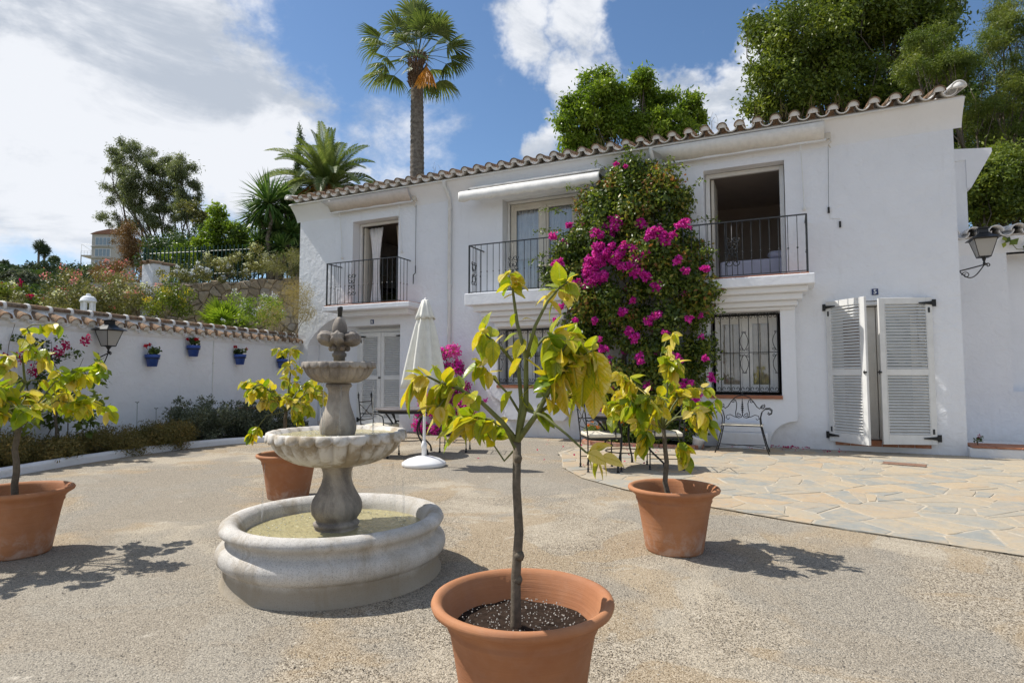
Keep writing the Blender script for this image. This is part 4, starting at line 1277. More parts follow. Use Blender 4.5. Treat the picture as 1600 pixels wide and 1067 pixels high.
# ---------------------------------------------------------------- boundary wall on the left
WA = Vector((-10.2, 4.66)); WB = Vector((-11.0, 11.2)); WD = (WB-WA).normalized(); WN = Vector((WD.y, -WD.x))  # WN points into the court
WANG = math.atan2(WD.y, WD.x)-math.pi/2
def wp(s, off=0., z=0.):
    """point s metres along the wall from WA, off metres out into the court"""
    p = WA+WD*s+WN*off; return Vector((p.x, p.y, z))
bwall = thing('boundary_wall', 'low white garden wall capped with clay tiles running along the left of the court', 'wall', wp(0))
def wbox(mb, s0, s1, o0, o1, z0, z1):
    q = [wp(s0, o0), wp(s1, o0), wp(s1, o1), wp(s0, o1)]
    return mb.add([(p.x, p.y, z0) for p in q]+[(p.x, p.y, z1) for p in q], [(0,3,2,1), (4,5,6,7), (0,1,5,4), (1,2,6,5), (2,3,7,6), (3,0,4,7)])
LW = 6.59
def wall_body():
    prof = [(-.32, -.05), (-.32, 2.22), (-.12, 2.26), (.03, 2.02), (.03, 1.98), (0, 1.93), (0, -.05)]
    n = 40; mb = MB()
    for i in range(n+1):
        s = -6.5+(LW+6.5)*i/n
        for o, z in prof:
            p = wp(s, o, z); mb.v.append(tuple(p))
    k = len(prof)
    for i in range(n):
        for j in range(k): mb.f.append((i*k+j, i*k+(j+1) % k, (i+1)*k+(j+1) % k, (i+1)*k+j))
    mb.f.append(tuple(range(k))); mb.f.append(tuple(n*k+i for i in range(k))[::-1])
    return mb
obj('wall_body', wall_body(), 'plaster', bwall, world=True)
ct = halfpipe(.26, .088, .078, .014).mesh('cap_tile', 'roof_tile_clay', True)
try: ct.set_sharp_from_angle(angle=R(45))
except Exception: pass
pt = halfpipe(.24, .075, .070, .014, False).mesh('cap_pan_tile', 'tile_white', True)
mo = MB().prism([(math.cos(math.pi*i/8)*.074, math.sin(math.pi*i/8)*.074) for i in range(9)], .03, .05, 'y').mesh('mortar_plug', 'tile_white')
s = -6.3; down = R(20)
base_r = Matrix.Rotation(WANG-math.pi/2+math.pi, 4, 'Z')   # local +Y points away from the court
while s < LW-.05:
    p = wp(s, .13+random.uniform(-.012, .012), 2.045+random.uniform(-.006, .006))
    rot = Matrix.Rotation(math.atan2(-WN.y, -WN.x)-math.pi/2+random.uniform(-.05, .05), 4, 'Z') @ Matrix.Rotation(down, 4, 'X')
    put('cap_tile', ct, bwall, Matrix.Translation(p) @ rot, True)
    put('mortar_plug', mo, bwall, Matrix.Translation(p) @ rot, True)
    p = wp(s+.125, .10, 2.055)
    put('cap_pan_tile', pt, bwall, Matrix.Translation(p) @ rot, True)
    s += .2505
rt = halfpipe(.335, .072, .064, .014).mesh('ridge_tile', 'roof_tile_clay', True)
jm = MB().tube([(0, -.012, .0), (0, .03, .0)], .082, 12).mesh('mortar_joint', 'tile_white', True)
s = -6.4
while s < LW-.1:
    p = wp(s, -.12, 2.235+random.uniform(-.004, .004))
    rot = Matrix.Rotation(math.atan2(WD.y, WD.x)-math.pi/2+random.uniform(-.02, .02), 4, 'Z')
    put('ridge_tile', rt, bwall, Matrix.Translation(p) @ rot, True)
    put('mortar_joint', jm, bwall, Matrix.Translation(p) @ rot @ Matrix.Scale(.93, 4, (0, 0, 1)), True)
    s += .322
bed2 = wbox(MB(), -6.5, LW, -.30, .06, 2.10, 2.185)
# cement slope below the tiles
cb = MB(); n = 2
for s_ in (-6.5, LW):
    for o_, z_ in ((-.12, 2.10), (-.12, 2.24), (.05, 2.075), (.05, 2.03)): cb.v.append(tuple(wp(s_, o_, z_)))
cb.f = [(0,1,5,4), (1,2,6,5), (2,3,7,6), (3,0,4,7), (0,3,2,1), (4,5,6,7)]
obj('cap_mortar', cb, 'tile_white', bwall, world=True)
# conduit
cs = 3.86
obj('conduit', MB().tube([wp(cs, .012, .35), wp(cs, .012, 1.96), wp(cs+.06, .012, 1.985), wp(LW, .012, 1.97)], .009, 6)
    .tube([wp(cs-.02, .02, 1.5), wp(cs+.02, .02, 1.5)], .012, 5), 'white_paint', bwall, world=True)
# white ledge in front of the wall
mb = MB(); wbox(mb, 3.95, 5.55, -.02, .42, .0, .36); o = obj('ledge', mb, 'plaster_smooth', bwall, world=True); bevel(o, .03, 3)

# terracotta bowl with a small plant on the ledge
bp = wp(4.68, .24, .36)
bt = thing('terracotta_bowl', 'wide terracotta bowl with a small dark plant on the white ledge by the wall', 'bowl', bp)
obj('bowl', MB().lathe([(.08, 0), (.10, .01), (.21, .17), (.225, .18), (.225, .205), (.20, .205), (.18, .17), (.02, .16)], 22), 'terracotta_worn', bt, True)
P, Nn, cr = clump_points([(0, 0, .24, .12, .08), (.05, .03, .30, .08, .06), (-.06, 0, .28, .07, .06)], 160)
put('foliage', leaf_mesh('foliage', P, Nn, .05, .5, 'dark_leaf', crnd=cr), bt)

# lanterns
def lantern(loc, rz, label, s=1.0, reach=.34):
    t = thing('wall_lantern', label, 'lantern', loc, rz, 'black wall lanterns')
    # local: +Y away from the wall, lamp axis at y = .34
    a = reach*s
    def sq(mb, r, z0, r2, z1, w=.006):
        c0 = [(-r, -r), (r, -r), (r, r), (-r, r)]; c1 = [(-r2, -r2), (r2, -r2), (r2, r2), (-r2, r2)]
        for i in range(4):
            mb.tube([(c0[i][0], a+c0[i][1], z0), (c1[i][0], a+c1[i][1], z1)], w, 5)
        for r_, z_ in ((r, z0), (r2, z1)):
            for i in range(4):
                p, q = [(-r_, -r_), (r_, -r_), (r_, r_), (-r_, r_)][i], [(-r_, -r_), (r_, -r_), (r_, r_), (-r_, r_)][(i+1) % 4]
                mb.tube([(p[0], a+p[1], z_), (q[0], a+q[1], z_)], w*1.2, 5)
        return mb
    fm = sq(MB(), .075*s, .0, .145*s, .27*s)
    for q in (-1, 1): fm.tube([(q*.06*s, a, -.0), (q*.03*s, a, -.04*s), (0, a, -.07*s)], .004, 4)
    fm.lathe([(.012, -.12*s), (.022, -.10*s), (.012, -.075*s), (.03, -.02*s), (.075*s, -.004)], 8, (0, a, 0))
    obj('lantern_frame', fm, 'iron', t)
    rf = MB()
    k0 = [(.20*s, .270*s), (.205*s, .278*s), (.115*s, .325*s), (.065*s, .375*s), (.062*s, .43*s), (.085*s, .435*s), (.085*s, .45*s), (.01, .455*s)]
    m4 = MB()
    for r_, z_ in k0:
        for c_ in ((-1, -1), (1, -1), (1, 1), (-1, 1)): m4.v.append((c_[0]*r_*.93, a+c_[1]*r_*.93, z_))
    for i in range(len(k0)-1):
        for j in range(4): m4.f.append((i*4+j, i*4+(j+1) % 4, (i+1)*4+(j+1) % 4, (i+1)*4+j))
    m4.f.append((0, 3, 2, 1)); m4.f.append(tuple(len(m4.v)-4+i for i in range(4)))
    obj('lantern_roof', m4, 'iron', t)
    r, r2, z0, z1 = .073*s, .142*s, .006, .262*s
    for i in range(4):
        c = [(-1, -1), (1, -1), (1, 1), (-1, 1)]; p, q = c[i], c[(i+1) % 4]
        g = MB().add([(p[0]*r, a+p[1]*r, z0), (q[0]*r, a+q[1]*r, z0), (q[0]*r2, a+q[1]*r2, z1), (p[0]*r2, a+p[1]*r2, z1)], [(0, 1, 2, 3)])
        o = obj('glass_pane', g, 'lamp_glass', t); m = o.modifiers.new('thick', 'SOLIDIFY'); m.thickness = .003
    obj('bulb', MB().lathe([(.008, .02), (.018, .05), (.026, .09), (.02, .12), (.004, .135)], 10, (0, a, 0)), 'sign_white', t, True)
    br = MB()
    br.tube([(0, .0, -.20*s), (0, .08*s, -.185*s), (0, a+.04*s, -.11*s)], .011*s, 6)
    arcp = [(0, .012+.0*s, -.2*s)]
    for i in range(15):
        tt = i/14
        arcp.append((0, .02*s+(a-.02*s)*tt, -.20*s-.16*s*math.sin(math.pi*tt)*(1-.15*tt)+.08*s*tt))
    br.tube(arcp, .009*s, 6)
    br.tube([(0, q[0], q[1]) for q in spiral(a*.3, -.265*s, .012*s, .16*a, 1.2, 1.3)], .007*s, 5)
    br.tube([(0, q[0], q[1]) for q in spiral(a+.045*s, -.13*s, .008*s, .035*s, 2.0, 1.2)], .008*s, 5)
    br.box(-.015, .015, 0, .012, -.30*s, -.12*s)
    obj('bracket', br, 'iron', t)
    return t
pl = wp(1.47, 0, 1.72)
lantern(wp(1.42, 0, 1.72), math.atan2(WN.y, WN.x)-math.pi/2, 'black iron lantern hanging on the garden wall above the yellow lemon tree', .95, .25)
lantern((2.462, 11.32, 3.06), R(-90), 'black iron lantern on a scrolled bracket at the right corner of the house', 1.0)

# blue pots with geraniums
def wallpot(s, z, label, tiny=False):
    p = wp(s, .12, z); t = thing('hanging_flower_pot', label, 'flower pot', p, 0, 'blue flower pots on the garden wall')
    obj('pot', MB().lathe([(.072, -.10), (.078, -.10), (.105, .055), (.12, .06), (.125, .115), (.108, .115), (.095, .09), (.01, .09)], 20), 'blue_glaze', t, True)
    obj('holder', MB().lathe([(.112, .035), (.120, .035), (.120, .05), (.112, .05)], 20, close=False).tube([(-.115*WN.x, -.115*WN.y, .05), (-.12*WN.x, -.12*WN.y, .14)], .006, 5), 'iron', t)
    P, Nn, cr = clump_points([(random.uniform(-.09, .09), random.uniform(-.09, .09), .15+random.uniform(0, .06), .06) for _ in range(7)], 190)
    put('foliage', leaf_mesh('foliage', P, Nn, .045, .85, 'dark_leaf', crnd=cr), t)
    mb = MB(); cl = []
    for k in range(random.choice((2, 3))):
        x, y, h = random.uniform(-.1, .1), random.uniform(-.1, .1), random.uniform(.22, .30)
        mb.tube([(x*.4, y*.4, .12), (x, y, h)], .003, 4); cl.append((x, y, h, .032))
    obj('stem', mb, 'bark_green', t)
    P, Nn, cr = clump_points(cl, 46*len(cl), shell=.3)
    put('blossom', leaf_mesh('blossom', P, Nn, .026, .9, 'red_flower', crnd=cr), t)
wallpot(2.35, 1.50, 'leftmost blue pot with red geraniums, first to the right of the wall lantern')
wallpot(3.25, 1.71, 'highest blue pot with red geraniums on the garden wall, left of the thin white conduit')
wallpot(4.48, 1.58, 'blue pot with red geraniums just right of the thin white conduit corner')
wallpot(5.82, 1.52, 'blue geranium pot on the wall partly hidden behind the lemon tree by the fountain')
# ---------------------------------------------------------------- fountain
FX, FY, _ = c2w(-1.103, 3.80)
ft = thing('stone_fountain', 'round grey stone fountain with two scalloped bowls standing in a low basin', 'fountain', (FX, FY, 0))
def basin():
    prof = [(.02, .12), (.55, .12), (.575, .17), (.585, .28), (.60, .315), (.625, .345), (.66, .358), (.69, .355), (.715, .338), (.725, .315), (.712, .295), (.690, .284),
            (.676, .268), (.672, .250), (.684, .238), (.712, .225), (.732, .200), (.738, .172), (.730, .143), (.708, .120), (.690, .112), (.688, .104), (.694, .04), (.705, .012), (.725, -.02)]
    def wob(a, i):
        seam = min(abs((a*2/math.pi+.37) % 1-.5)*2, 1)
        return 1+.006*mnoise.noise((math.cos(a)*2, math.sin(a)*2, i*.2))-(.006 if abs(((a/(2*math.pi)*4+.33) % 1)-.5) < .012 else 0)
    prof = [(r*.925, z) for r, z in prof]
    return MB().lathe(prof, 128, wob=wob, close=False)
obj('basin', basin(), 'cast_stone', ft, True)
def disc_water(r, z, name, mat='water', n=56, amp=.004):
    V = [(0, 0, z)]; rings = 16
    for i in range(1, rings+1):
        for k in range(n):
            a = 2*math.pi*k/n; q = r*i/rings
            x, y = q*math.cos(a), q*math.sin(a)
            V.append((x, y, z+(amp*mnoise.noise((x*14, y*14, z*10))+amp*.6*math.sin(q*90) if i < rings else 0)))
    F = [(0, 1+k, 1+(k+1) % n) for k in range(n)]
    for i in range(rings-1):
        for k in range(n): F.append((1+i*n+k, 1+(i+1)*n+k, 1+(i+1)*n+(k+1) % n, 1+i*n+(k+1) % n))
    mb = MB(); mb.v = V; mb.f = F
    return obj(name, mb, mat, ft, True)
disc_water(.539, .262, 'basin_water')
ped1 = [(.13, .13), (.135, .235), (.14, .25), (.135, .262), (.128, .268), (.138, .282), (.142, .296), (.130, .306), (.122, .312), (.130, .325), (.150, .355), (.158, .385), (.156, .41), (.146, .44),
        (.120, .485), (.098, .53), (.088, .57), (.087, .60), (.094, .630), (.104, .643), (.112, .648), (.112, .660), (.100, .664)]
obj('lower_pedestal', MB().lathe(ped1, 40), 'cast_stone_dark', ft, True)
def scallop(R0, zb, zr, r0, nlobe, mat, name, lip=.03, depth=.0, bulge=.06, seg=None):
    """shell bowl: fluted underside, scalloped drooping lip, shallow dish inside"""
    n = nlobe*8
    H = zr-zb
    prof = [(r0*.6, 0), (r0, .004)]
    for i in range(1, 11):
        t = i/10
        r = r0+(R0*.93-r0)*math.sin(t*math.pi/2)**1.0
        z = H*(1-math.cos(t*math.pi/2))**1.0*.86
        prof.append((r, z))
    k0 = len(prof)
    prof += [(R0*.955, H*.84), (R0*.99, H*.80), (R0*1.0, H*.86), (R0*.985, H*.96), (R0*.95, H*1.0), (R0*.90, H*.985), (R0*.86, H*.90), (R0*.80, H*.84), (R0*.4, H*.80), (.02, H*.80)]
    m = len(prof)
    mb = MB()
    for i, (r, z) in enumerate(prof):
        for k in range(n):
            a = 2*math.pi*k/n
            f = abs(math.sin(a*nlobe/2))      # 0 at the grooves, 1 on the ribs
            g = f**.55
            if i < k0:
                t = i/(k0-1); amp = .10*t**.6
                rr = r*(1-amp*(1-g)); zz = z-(.0)*g
            elif i < m-4:
                rr = r*(1-.035*(1-g)); zz = z+(-lip*.62*g*(1 if i < k0+3 else .15))+.004*g
            else: rr = r*(1-.01*(1-g)); zz = z
            mb.v.append((rr*math.cos(a), rr*math.sin(a), zb+zz))
    for i in range(m-1):
        for k in range(n):
            k2 = (k+1) % n; mb.f.append((i*n+k, i*n+k2, (i+1)*n+k2, (i+1)*n+k))
    return obj(name, mb, mat, ft, True)
scallop(.434, .652, .868, .115, 27, 'cast_stone_lip', 'lower_bowl', .036)
disc_water(.382, .842, 'lower_bowl_water', amp=.003)
ped2 = [(.09, .80), (.105, .845), (.112, .87), (.113, .90), (.108, .93), (.094, .97), (.080, 1.01), (.069, 1.05), (.064, 1.09), (.064, 1.11), (.070, 1.135), (.080, 1.142), (.080, 1.158), (.074, 1.165)]
obj('upper_pedestal', MB().lathe(ped2, 36), 'cast_stone_dark', ft, True)
scallop(.232, 1.165, 1.298, .082, 22, 'cast_stone_dark', 'upper_bowl', .030)
disc_water(.195, 1.277, 'upper_bowl_water', amp=.002)
fin = MB().lathe([(.034, 1.27), (.036, 1.33), (.044, 1.335), (.046, 1.352), (.035, 1.36), (.036, 1.38), (.05, 1.40), (.046, 1.45), (.040, 1.47), (.046, 1.49), (.047, 1.51), (.042, 1.54), (.030, 1.57), (.018, 1.585), (.012, 1.588)], 20,
                  wob=lambda a, i: 1+(.06*math.cos(a*6) if i > 8 else 0))
finial = obj('finial', fin, 'cast_stone_dark', ft, True)
for k in range(6):
    a = k*math.pi/3+.13+YAW-math.pi/2
    mb = MB()
    # lobed fruit leaning outwards
    m_ = Matrix.Translation((math.cos(a)*.078, math.sin(a)*.078, 1.445)) @ Matrix.Rotation(a, 4, 'Z') @ Matrix.Rotation(R(78), 4, 'Y')
    sp = MB().lathe([(.004, -.060), (.020, -.054), (.031, -.03), (.037, 0), (.036, .025), (.028, .046), (.013, .056), (.002, .054)], 24, wob=lambda an, i: 1+.14*math.cos(an*6))
    sp.v = [tuple(m_ @ (Vector(v)*1.14)) for v in sp.v]
    put('lobe', sp.mesh('lobe', 'cast_stone_dark', True), finial)
    b = MB().lathe([(.002, -.018), (.012, -.014), (.018, 0), (.012, .014), (.002, .018)], 10, (math.cos(a+.5)*.052, math.sin(a+.5)*.052, 1.385))
    put('knob', b.mesh('knob', 'cast_stone_dark', True), finial)
obj('nozzle', MB().lathe([(.014, 1.57), (.014, 1.625), (.017, 1.628), (.017, 1.650), (.012, 1.655)], 12), 'rubber', ft, True)
# falling water threads
wf = MB()
for R_, z0, z1, k in ((.228, 1.268, .85, 4), (.436, .83, .27, 4)):
    for i in range(k):
        a = random.uniform(0, 6.28)
        for q in range(random.choice((1, 2, 3))):
            aa = a+random.uniform(-.05, .05)
            r = R_+random.uniform(-.002, .01)
            L0 = z0-random.random()*.1
            pts = [(r*math.cos(aa)*(1+.02*t), r*math.sin(aa)*(1+.02*t), L0+(z1-L0)*t) for t in (0, .25, .5, .75, 1)]
            k0 = random.randint(0, 2); wf.tube(pts[k0:], [.0006, .0016, .0009, .0017, .0008][k0:], 4)
obj('falling_water', wf, 'water_fall', ft, True)
fo = MB()
for i in range(170):
    if i < 110:
        a = random.uniform(0, 6.28); r = .43+random.gauss(0, .04); z = .266
    else:
        a = random.uniform(0, 6.28); r = .20+random.gauss(0, .05); z = .846
    if r > .52 or (z > .8 and r > .37): continue
    s = random.uniform(.002, .006)
    fo.lathe([(s*.2, -s*.3), (s, 0), (s*.2, s*.5)], 5, (r*math.cos(a), r*math.sin(a), z))
tag(obj('splash_bubbles', fo, 'foam', ft, True), kind='stuff')

# ---------------------------------------------------------------- pots with lemon trees
def pot_mesh():
    prof = [(.02, .0), (.192, .0), (.198, .012), (.215, .12), (.236, .25), (.252, .335), (.257, .342), (.262, .352), (.258, .360), (.272, .385), (.296, .402), (.312, .412), (.317, .425), (.312, .437), (.300, .442), (.288, .438),
            (.276, .425), (.262, .38), (.250, .35), (.238, .30), (.225, .28)]
    return MB().lathe(prof, 72, wob=lambda a, i: 1+.004*math.sin(2*a+1)+.002*math.sin(5*a+i)).mesh('pot', 'terracotta', True)
POT = pot_mesh()
def soil_mesh():
    mb = MB(); n = 40; mb.v.append((0, 0, .345))
    for i in range(1, 11):
        for k in range(n):
            a = 2*math.pi*k/n; r = .247*i/10
            mb.v.append((r*math.cos(a), r*math.sin(a), .335+.012*mnoise.noise((r*14*math.cos(a), r*14*math.sin(a), 2))+.010*(1-i/10)))
    mb.f = [(0, 1+k, 1+(k+1) % n) for k in range(n)]
    for i in range(9):
        for k in range(n): mb.f.append((1+i*n+k, 1+(i+1)*n+k, 1+(i+1)*n+(k+1) % n, 1+i*n+(k+1) % n))
    return mb.mesh('soil', 'soil', True)
SOIL = soil_mesh()
def crumbs_mesh():
    mb = MB()
    for i in range(420):
        a = random.uniform(0, 6.28); r = .235*math.sqrt(random.random()); s = random.uniform(.0012, .0032)
        mb.lathe([(s*.3, -s), (s, 0), (s*.3, s)], 4, (r*math.cos(a), r*math.sin(a), .347))
    return mb.mesh('perlite', 'perlite')
CRUMB = crumbs_mesh()
def lemon_leaf(curl, fold, wid, bend):
    """leaf along +X, 1 long, curled and folded, tapering to a point"""
    mb = MB(); n = 8
    for i in range(n+1):
        t = i/n
        w = wid*(math.sin(math.pi*min(1, t*.94+.05)**.85))**.9*.5 if 0 < i < n else .004
        z = -bend*t*t; x = t*(1-.18*bend*t)
        yb = curl*t*t*.2
        und = .02*math.sin(t*9+wid*20)
        for q in (-1, -.5, 0, .5, 1):
            mb.v.append((x, yb+q*w, z+abs(q)**1.3*w*fold+und*abs(q)))
    for i in range(n):
        for k in range(4): mb.f.append((i*5+k, i*5+k+1, (i+1)*5+k+1, (i+1)*5+k))
    me = mb.mesh('leaf', 'lemon_leaf', True, False); return me
LV = [lemon_leaf(random.uniform(-1, 1), random.uniform(.05, .45), random.uniform(.54, .68), random.uniform(.02, .45)) for _ in range(9)]
LVn = LV
NLEAF = {}; EXTRA = {}
def put_leaf(t, p, d, L, roll=None, mesh=None):
    """leaf at world point p pointing along d"""
    d = Vector(d).normalized()
    q = d.to_track_quat('X', 'Z')
    m = Matrix.Translation(p) @ q.to_matrix().to_4x4() @ Matrix.Rotation(roll if roll is not None else random.uniform(-1.0, 1.0), 4, 'X') @ Matrix.Scale(L, 4)
    NLEAF[t.name] = NLEAF.get(t.name, 0)+1
    if NLEAF[t.name] > 297:
        me = random.choice(LV); e = EXTRA.setdefault(t.name, ([], [], []))
        o = len(e[0]); e[0].extend([tuple(m @ v.co) for v in me.vertices]); fs = [tuple(i+o for i in f.vertices) for f in me.polygons]
        e[1].extend(fs); e[2].extend([random.random()]*len(fs)); return
    return put('leaf', mesh or random.choice(LV), t, m, True)
def flush_leaves(t):
    if t.name not in EXTRA: return
    v, f, r = EXTRA[t.name]; me = bpy.data.meshes.new('inner_leaves'); me.from_pydata(v, [], f); me.materials.append(M['lemon_leaf_attr'])
    a = me.attributes.new('rnd', 'FLOAT', 'FACE'); a.data.foreach_set('value', r); me.polygons.foreach_set('use_smooth', [True]*len(f))
    tag(put('inner_leaves', me, t, None, True), kind='stuff')
def cluster(t, tip, prev, L, n, hang=.55, spread=.05):
    tip = Vector(tip); ax = (tip-Vector(prev)).normalized()
    for i in range(n):
        s = random.random()
        p = tip - ax*s*min(spread*3.0, (tip-Vector(prev)).length*.95)
        a = random.uniform(0, 2*math.pi)
        o = ax.orthogonal().normalized(); o = Matrix.Rotation(a, 4, ax) @ o
        d = o*1.0 + ax*random.uniform(.1, .8) + Vector((0, 0, -hang*random.uniform(.3, 2.0)))
        put_leaf(t, p+o*.004, d, L*random.uniform(.62, 1.15))
def pot_with(loc, rz, label, name='plant_pot'):
    t = thing(name, label, 'plant pot', loc, rz, 'terracotta pots with lemon trees')
    put('pot', POT, t); return t
def soil_for(t):
    put('soil', SOIL, t); tag(put('perlite', CRUMB, t), kind='stuff')
# front pot and tree: the branches follow the photographed tree
FP = c2w(.037, 2.13)
pf = pot_with(FP, .4, 'large terracotta pot in the foreground with dark soil and a bare young trunk in it'); soil_for(pf)
tf = thing('lemon_tree', 'young lemon tree with yellowing leaves in the nearest terracotta pot', 'lemon tree', (FP.x, FP.y, .345), 0, 'potted lemon trees')
def F1(px, py, dz=0.): return at(px, py, 2.10+dz)
tr = MB()
tp = [F1(806, 972, .0), F1(806, 900, .0), F1(811, 830, .01), F1(807, 760, .0), F1(808, 690, .01)]
tr.tube([tp[0]+Vector((0, 0, -.04))]+tp, [.024, .0185, .0165, .0160, .0145, .0145], 10)
for p_, r_ in ((F1(810, 868), .020), (F1(807, 905), .020), (F1(808, 716), .017)):
    tr.lathe([(r_*.7, -.014), (r_*.98, 0), (r_*.7, .014)], 8, tuple(p_+Vector((.003, 0, 0))))
obj('trunk', tr, 'bark', tf, True, True)
random.seed(21)
branches = [  # points (px, py, dz), radii, leaves in the clusters along it: (t index, count)
 ([(808, 690, .01), (785, 660, -.03), (752, 628, -.06), (715, 606, -.09), (688, 598, -.10)], .0105, .0045),
 ([(806, 700, .0), (790, 668, .05), (765, 655, .08), (735, 652, .10), (700, 650, .11)], .0085, .0035),
 ([(808, 690, .0), (815, 630, .04), (810, 576, .06), (786, 546, .08), (766, 529, .09), (753, 518, .10)], .010, .003),
 ([(812, 645, .03), (794, 615, .05), (776, 597, .06), (758, 576, .07), (745, 560, .07)], .005, .002),
 ([(808, 690, .0), (822, 630, .0), (822, 560, -.02), (808, 505, -.03), (802, 460, -.03), (797, 420, -.03)], .0115, .003),
 ([(822, 560, -.02), (836, 510, -.05), (856, 470, -.07), (872, 452, -.08), (888, 440, -.08)], .007, .003),
 ([(808, 690, .01), (838, 648, -.05), (864, 600, -.07), (895, 565, -.09), (925, 548, -.10)], .011, .004),
 ([(838, 648, -.05), (866, 628, -.02), (900, 618, .0), (930, 602, .02)], .007, .003),
 ([(822, 640, 0), (850, 650, -.09), (885, 678, -.12), (915, 706, -.13), (938, 716, -.13)], .006, .0025),
 ([(822, 560, 0), (850, 528, .05), (880, 520, .08), (905, 530, .10)], .006, .0025),
 ([(688, 598, -.10), (668, 588, -.11), (650, 592, -.12)], .0045, .002),
 ([(715, 606, -.09), (700, 615, -.10), (688, 632, -.11), (680, 640, -.11)], .004, .002),
 ([(864, 600, -.07), (872, 560, -.09), (890, 530, -.11)], .006, .0025),
 ([(806, 700, .0), (788, 720, .05), (768, 690, .09), (758, 668, .10)], .004, .002),
]
bt_ = MB(); BR = []
for pts, r0, r1 in branches:
    P = [F1(*q) for q in pts]; n = len(P)
    bt_.tube(P, [r0+(r1-r0)*i/(n-1) for i in range(n)], 7); BR.append(P)
obj('branches', bt_, 'bark_green', tf, True, True)
def leaves_px(lst, dz, L, k=.95):
    dz *= .6
    """hanging leaves: (base px, py, tip px, py)"""
    for a, b, c_, d_ in lst:
        z0 = dz+random.uniform(-.03, .03); p = F1(a, b, z0); q = F1(c_, d_, z0+random.uniform(-.03, .03))
        put_leaf(tf, p, q-p, (q-p).length*k, random.uniform(-.7, .7))
leaves_px([(668, 590, 615, 628), (670, 592, 640, 645), (690, 600, 655, 640), (672, 596, 650, 618), (690, 600, 680, 632), (695, 602, 700, 640), (668, 592, 640, 590), (688, 600, 700, 645), (672, 585, 680, 565), (655, 590, 620, 640), (650, 592, 626, 655)], -.11, .1)
leaves_px([(753, 518, 735, 550), (755, 520, 746, 556), (757, 522, 738, 530), (768, 530, 757, 572), (770, 532, 772, 576), (775, 536, 785, 520), (752, 566, 718, 592), (748, 562, 733, 603), (755, 572, 744, 610), (762, 580, 764, 610), (768, 588, 790, 600), (765, 582, 787, 578), (790, 550, 808, 530)], .09, .1)
leaves_px([(752, 650, 670, 690), (740, 652, 668, 668), (745, 655, 690, 690), (750, 655, 712, 688), (758, 655, 735, 692), (720, 650, 700, 690), (700, 650, 682, 690), (690, 650, 656, 668), (735, 652, 745, 690), (770, 655, 765, 692)], .1, .1)
leaves_px([(797, 425, 782, 438), (800, 430, 815, 442), (802, 450, 818, 455), (803, 460, 785, 465), (808, 490, 795, 510), (815, 500, 832, 492), (860, 462, 830, 470), (868, 455, 838, 448), (872, 455, 845, 480), (885, 442, 898, 420), (888, 445, 890, 470), (875, 460, 895, 482), (858, 470, 880, 492), (868, 470, 845, 500), (885, 445, 905, 450)], -.05, .1)
leaves_px([(808, 520, 780, 528), (820, 530, 800, 560), (828, 520, 840, 560), (815, 560, 790, 590), (820, 560, 850, 580), (838, 600, 805, 612), (840, 600, 870, 618), (800, 610, 775, 640), (812, 620, 840, 650)], .0, .1)
leaves_px([(862, 530, 835, 590), (865, 540, 880, 598), (885, 530, 850, 600), (890, 530, 920, 580), (905, 535, 955, 590), (880, 560, 855, 620), (915, 560, 905, 640), (925, 548, 950, 620), (930, 560, 968, 605), (870, 580, 845, 640), (880, 590, 872, 660), (930, 600, 920, 660), (900, 618, 885, 672), (925, 600, 955, 640), (895, 540, 870, 560), (910, 530, 880, 548), (890, 545, 905, 610)], -.14, .11)
leaves_px([(925, 710, 945, 690), (915, 706, 935, 730), (938, 716, 920, 745), (938, 716, 962, 722), (930, 712, 946, 752), (938, 716, 958, 740)], -.13, .1)
for i, P in enumerate(BR):
    k = len(P)
    L = .078
    cnt = [16, 17, 9, 7, 12, 14, 18, 20, 3, 17, 11, 9, 16, 10][i]
    cluster(tf, P[-1], P[-2], L, cnt, .4)
    if i in (0, 1, 6, 7, 9, 12): cluster(tf, P[-2], P[-3], L, 10, .5)
    if i in (1, 6, 7): cluster(tf, P[-3], P[-4] if k > 3 else P[0], L, 4, .6)
    if i == 6: cluster(tf, P[2], P[1], L, 5, .8)

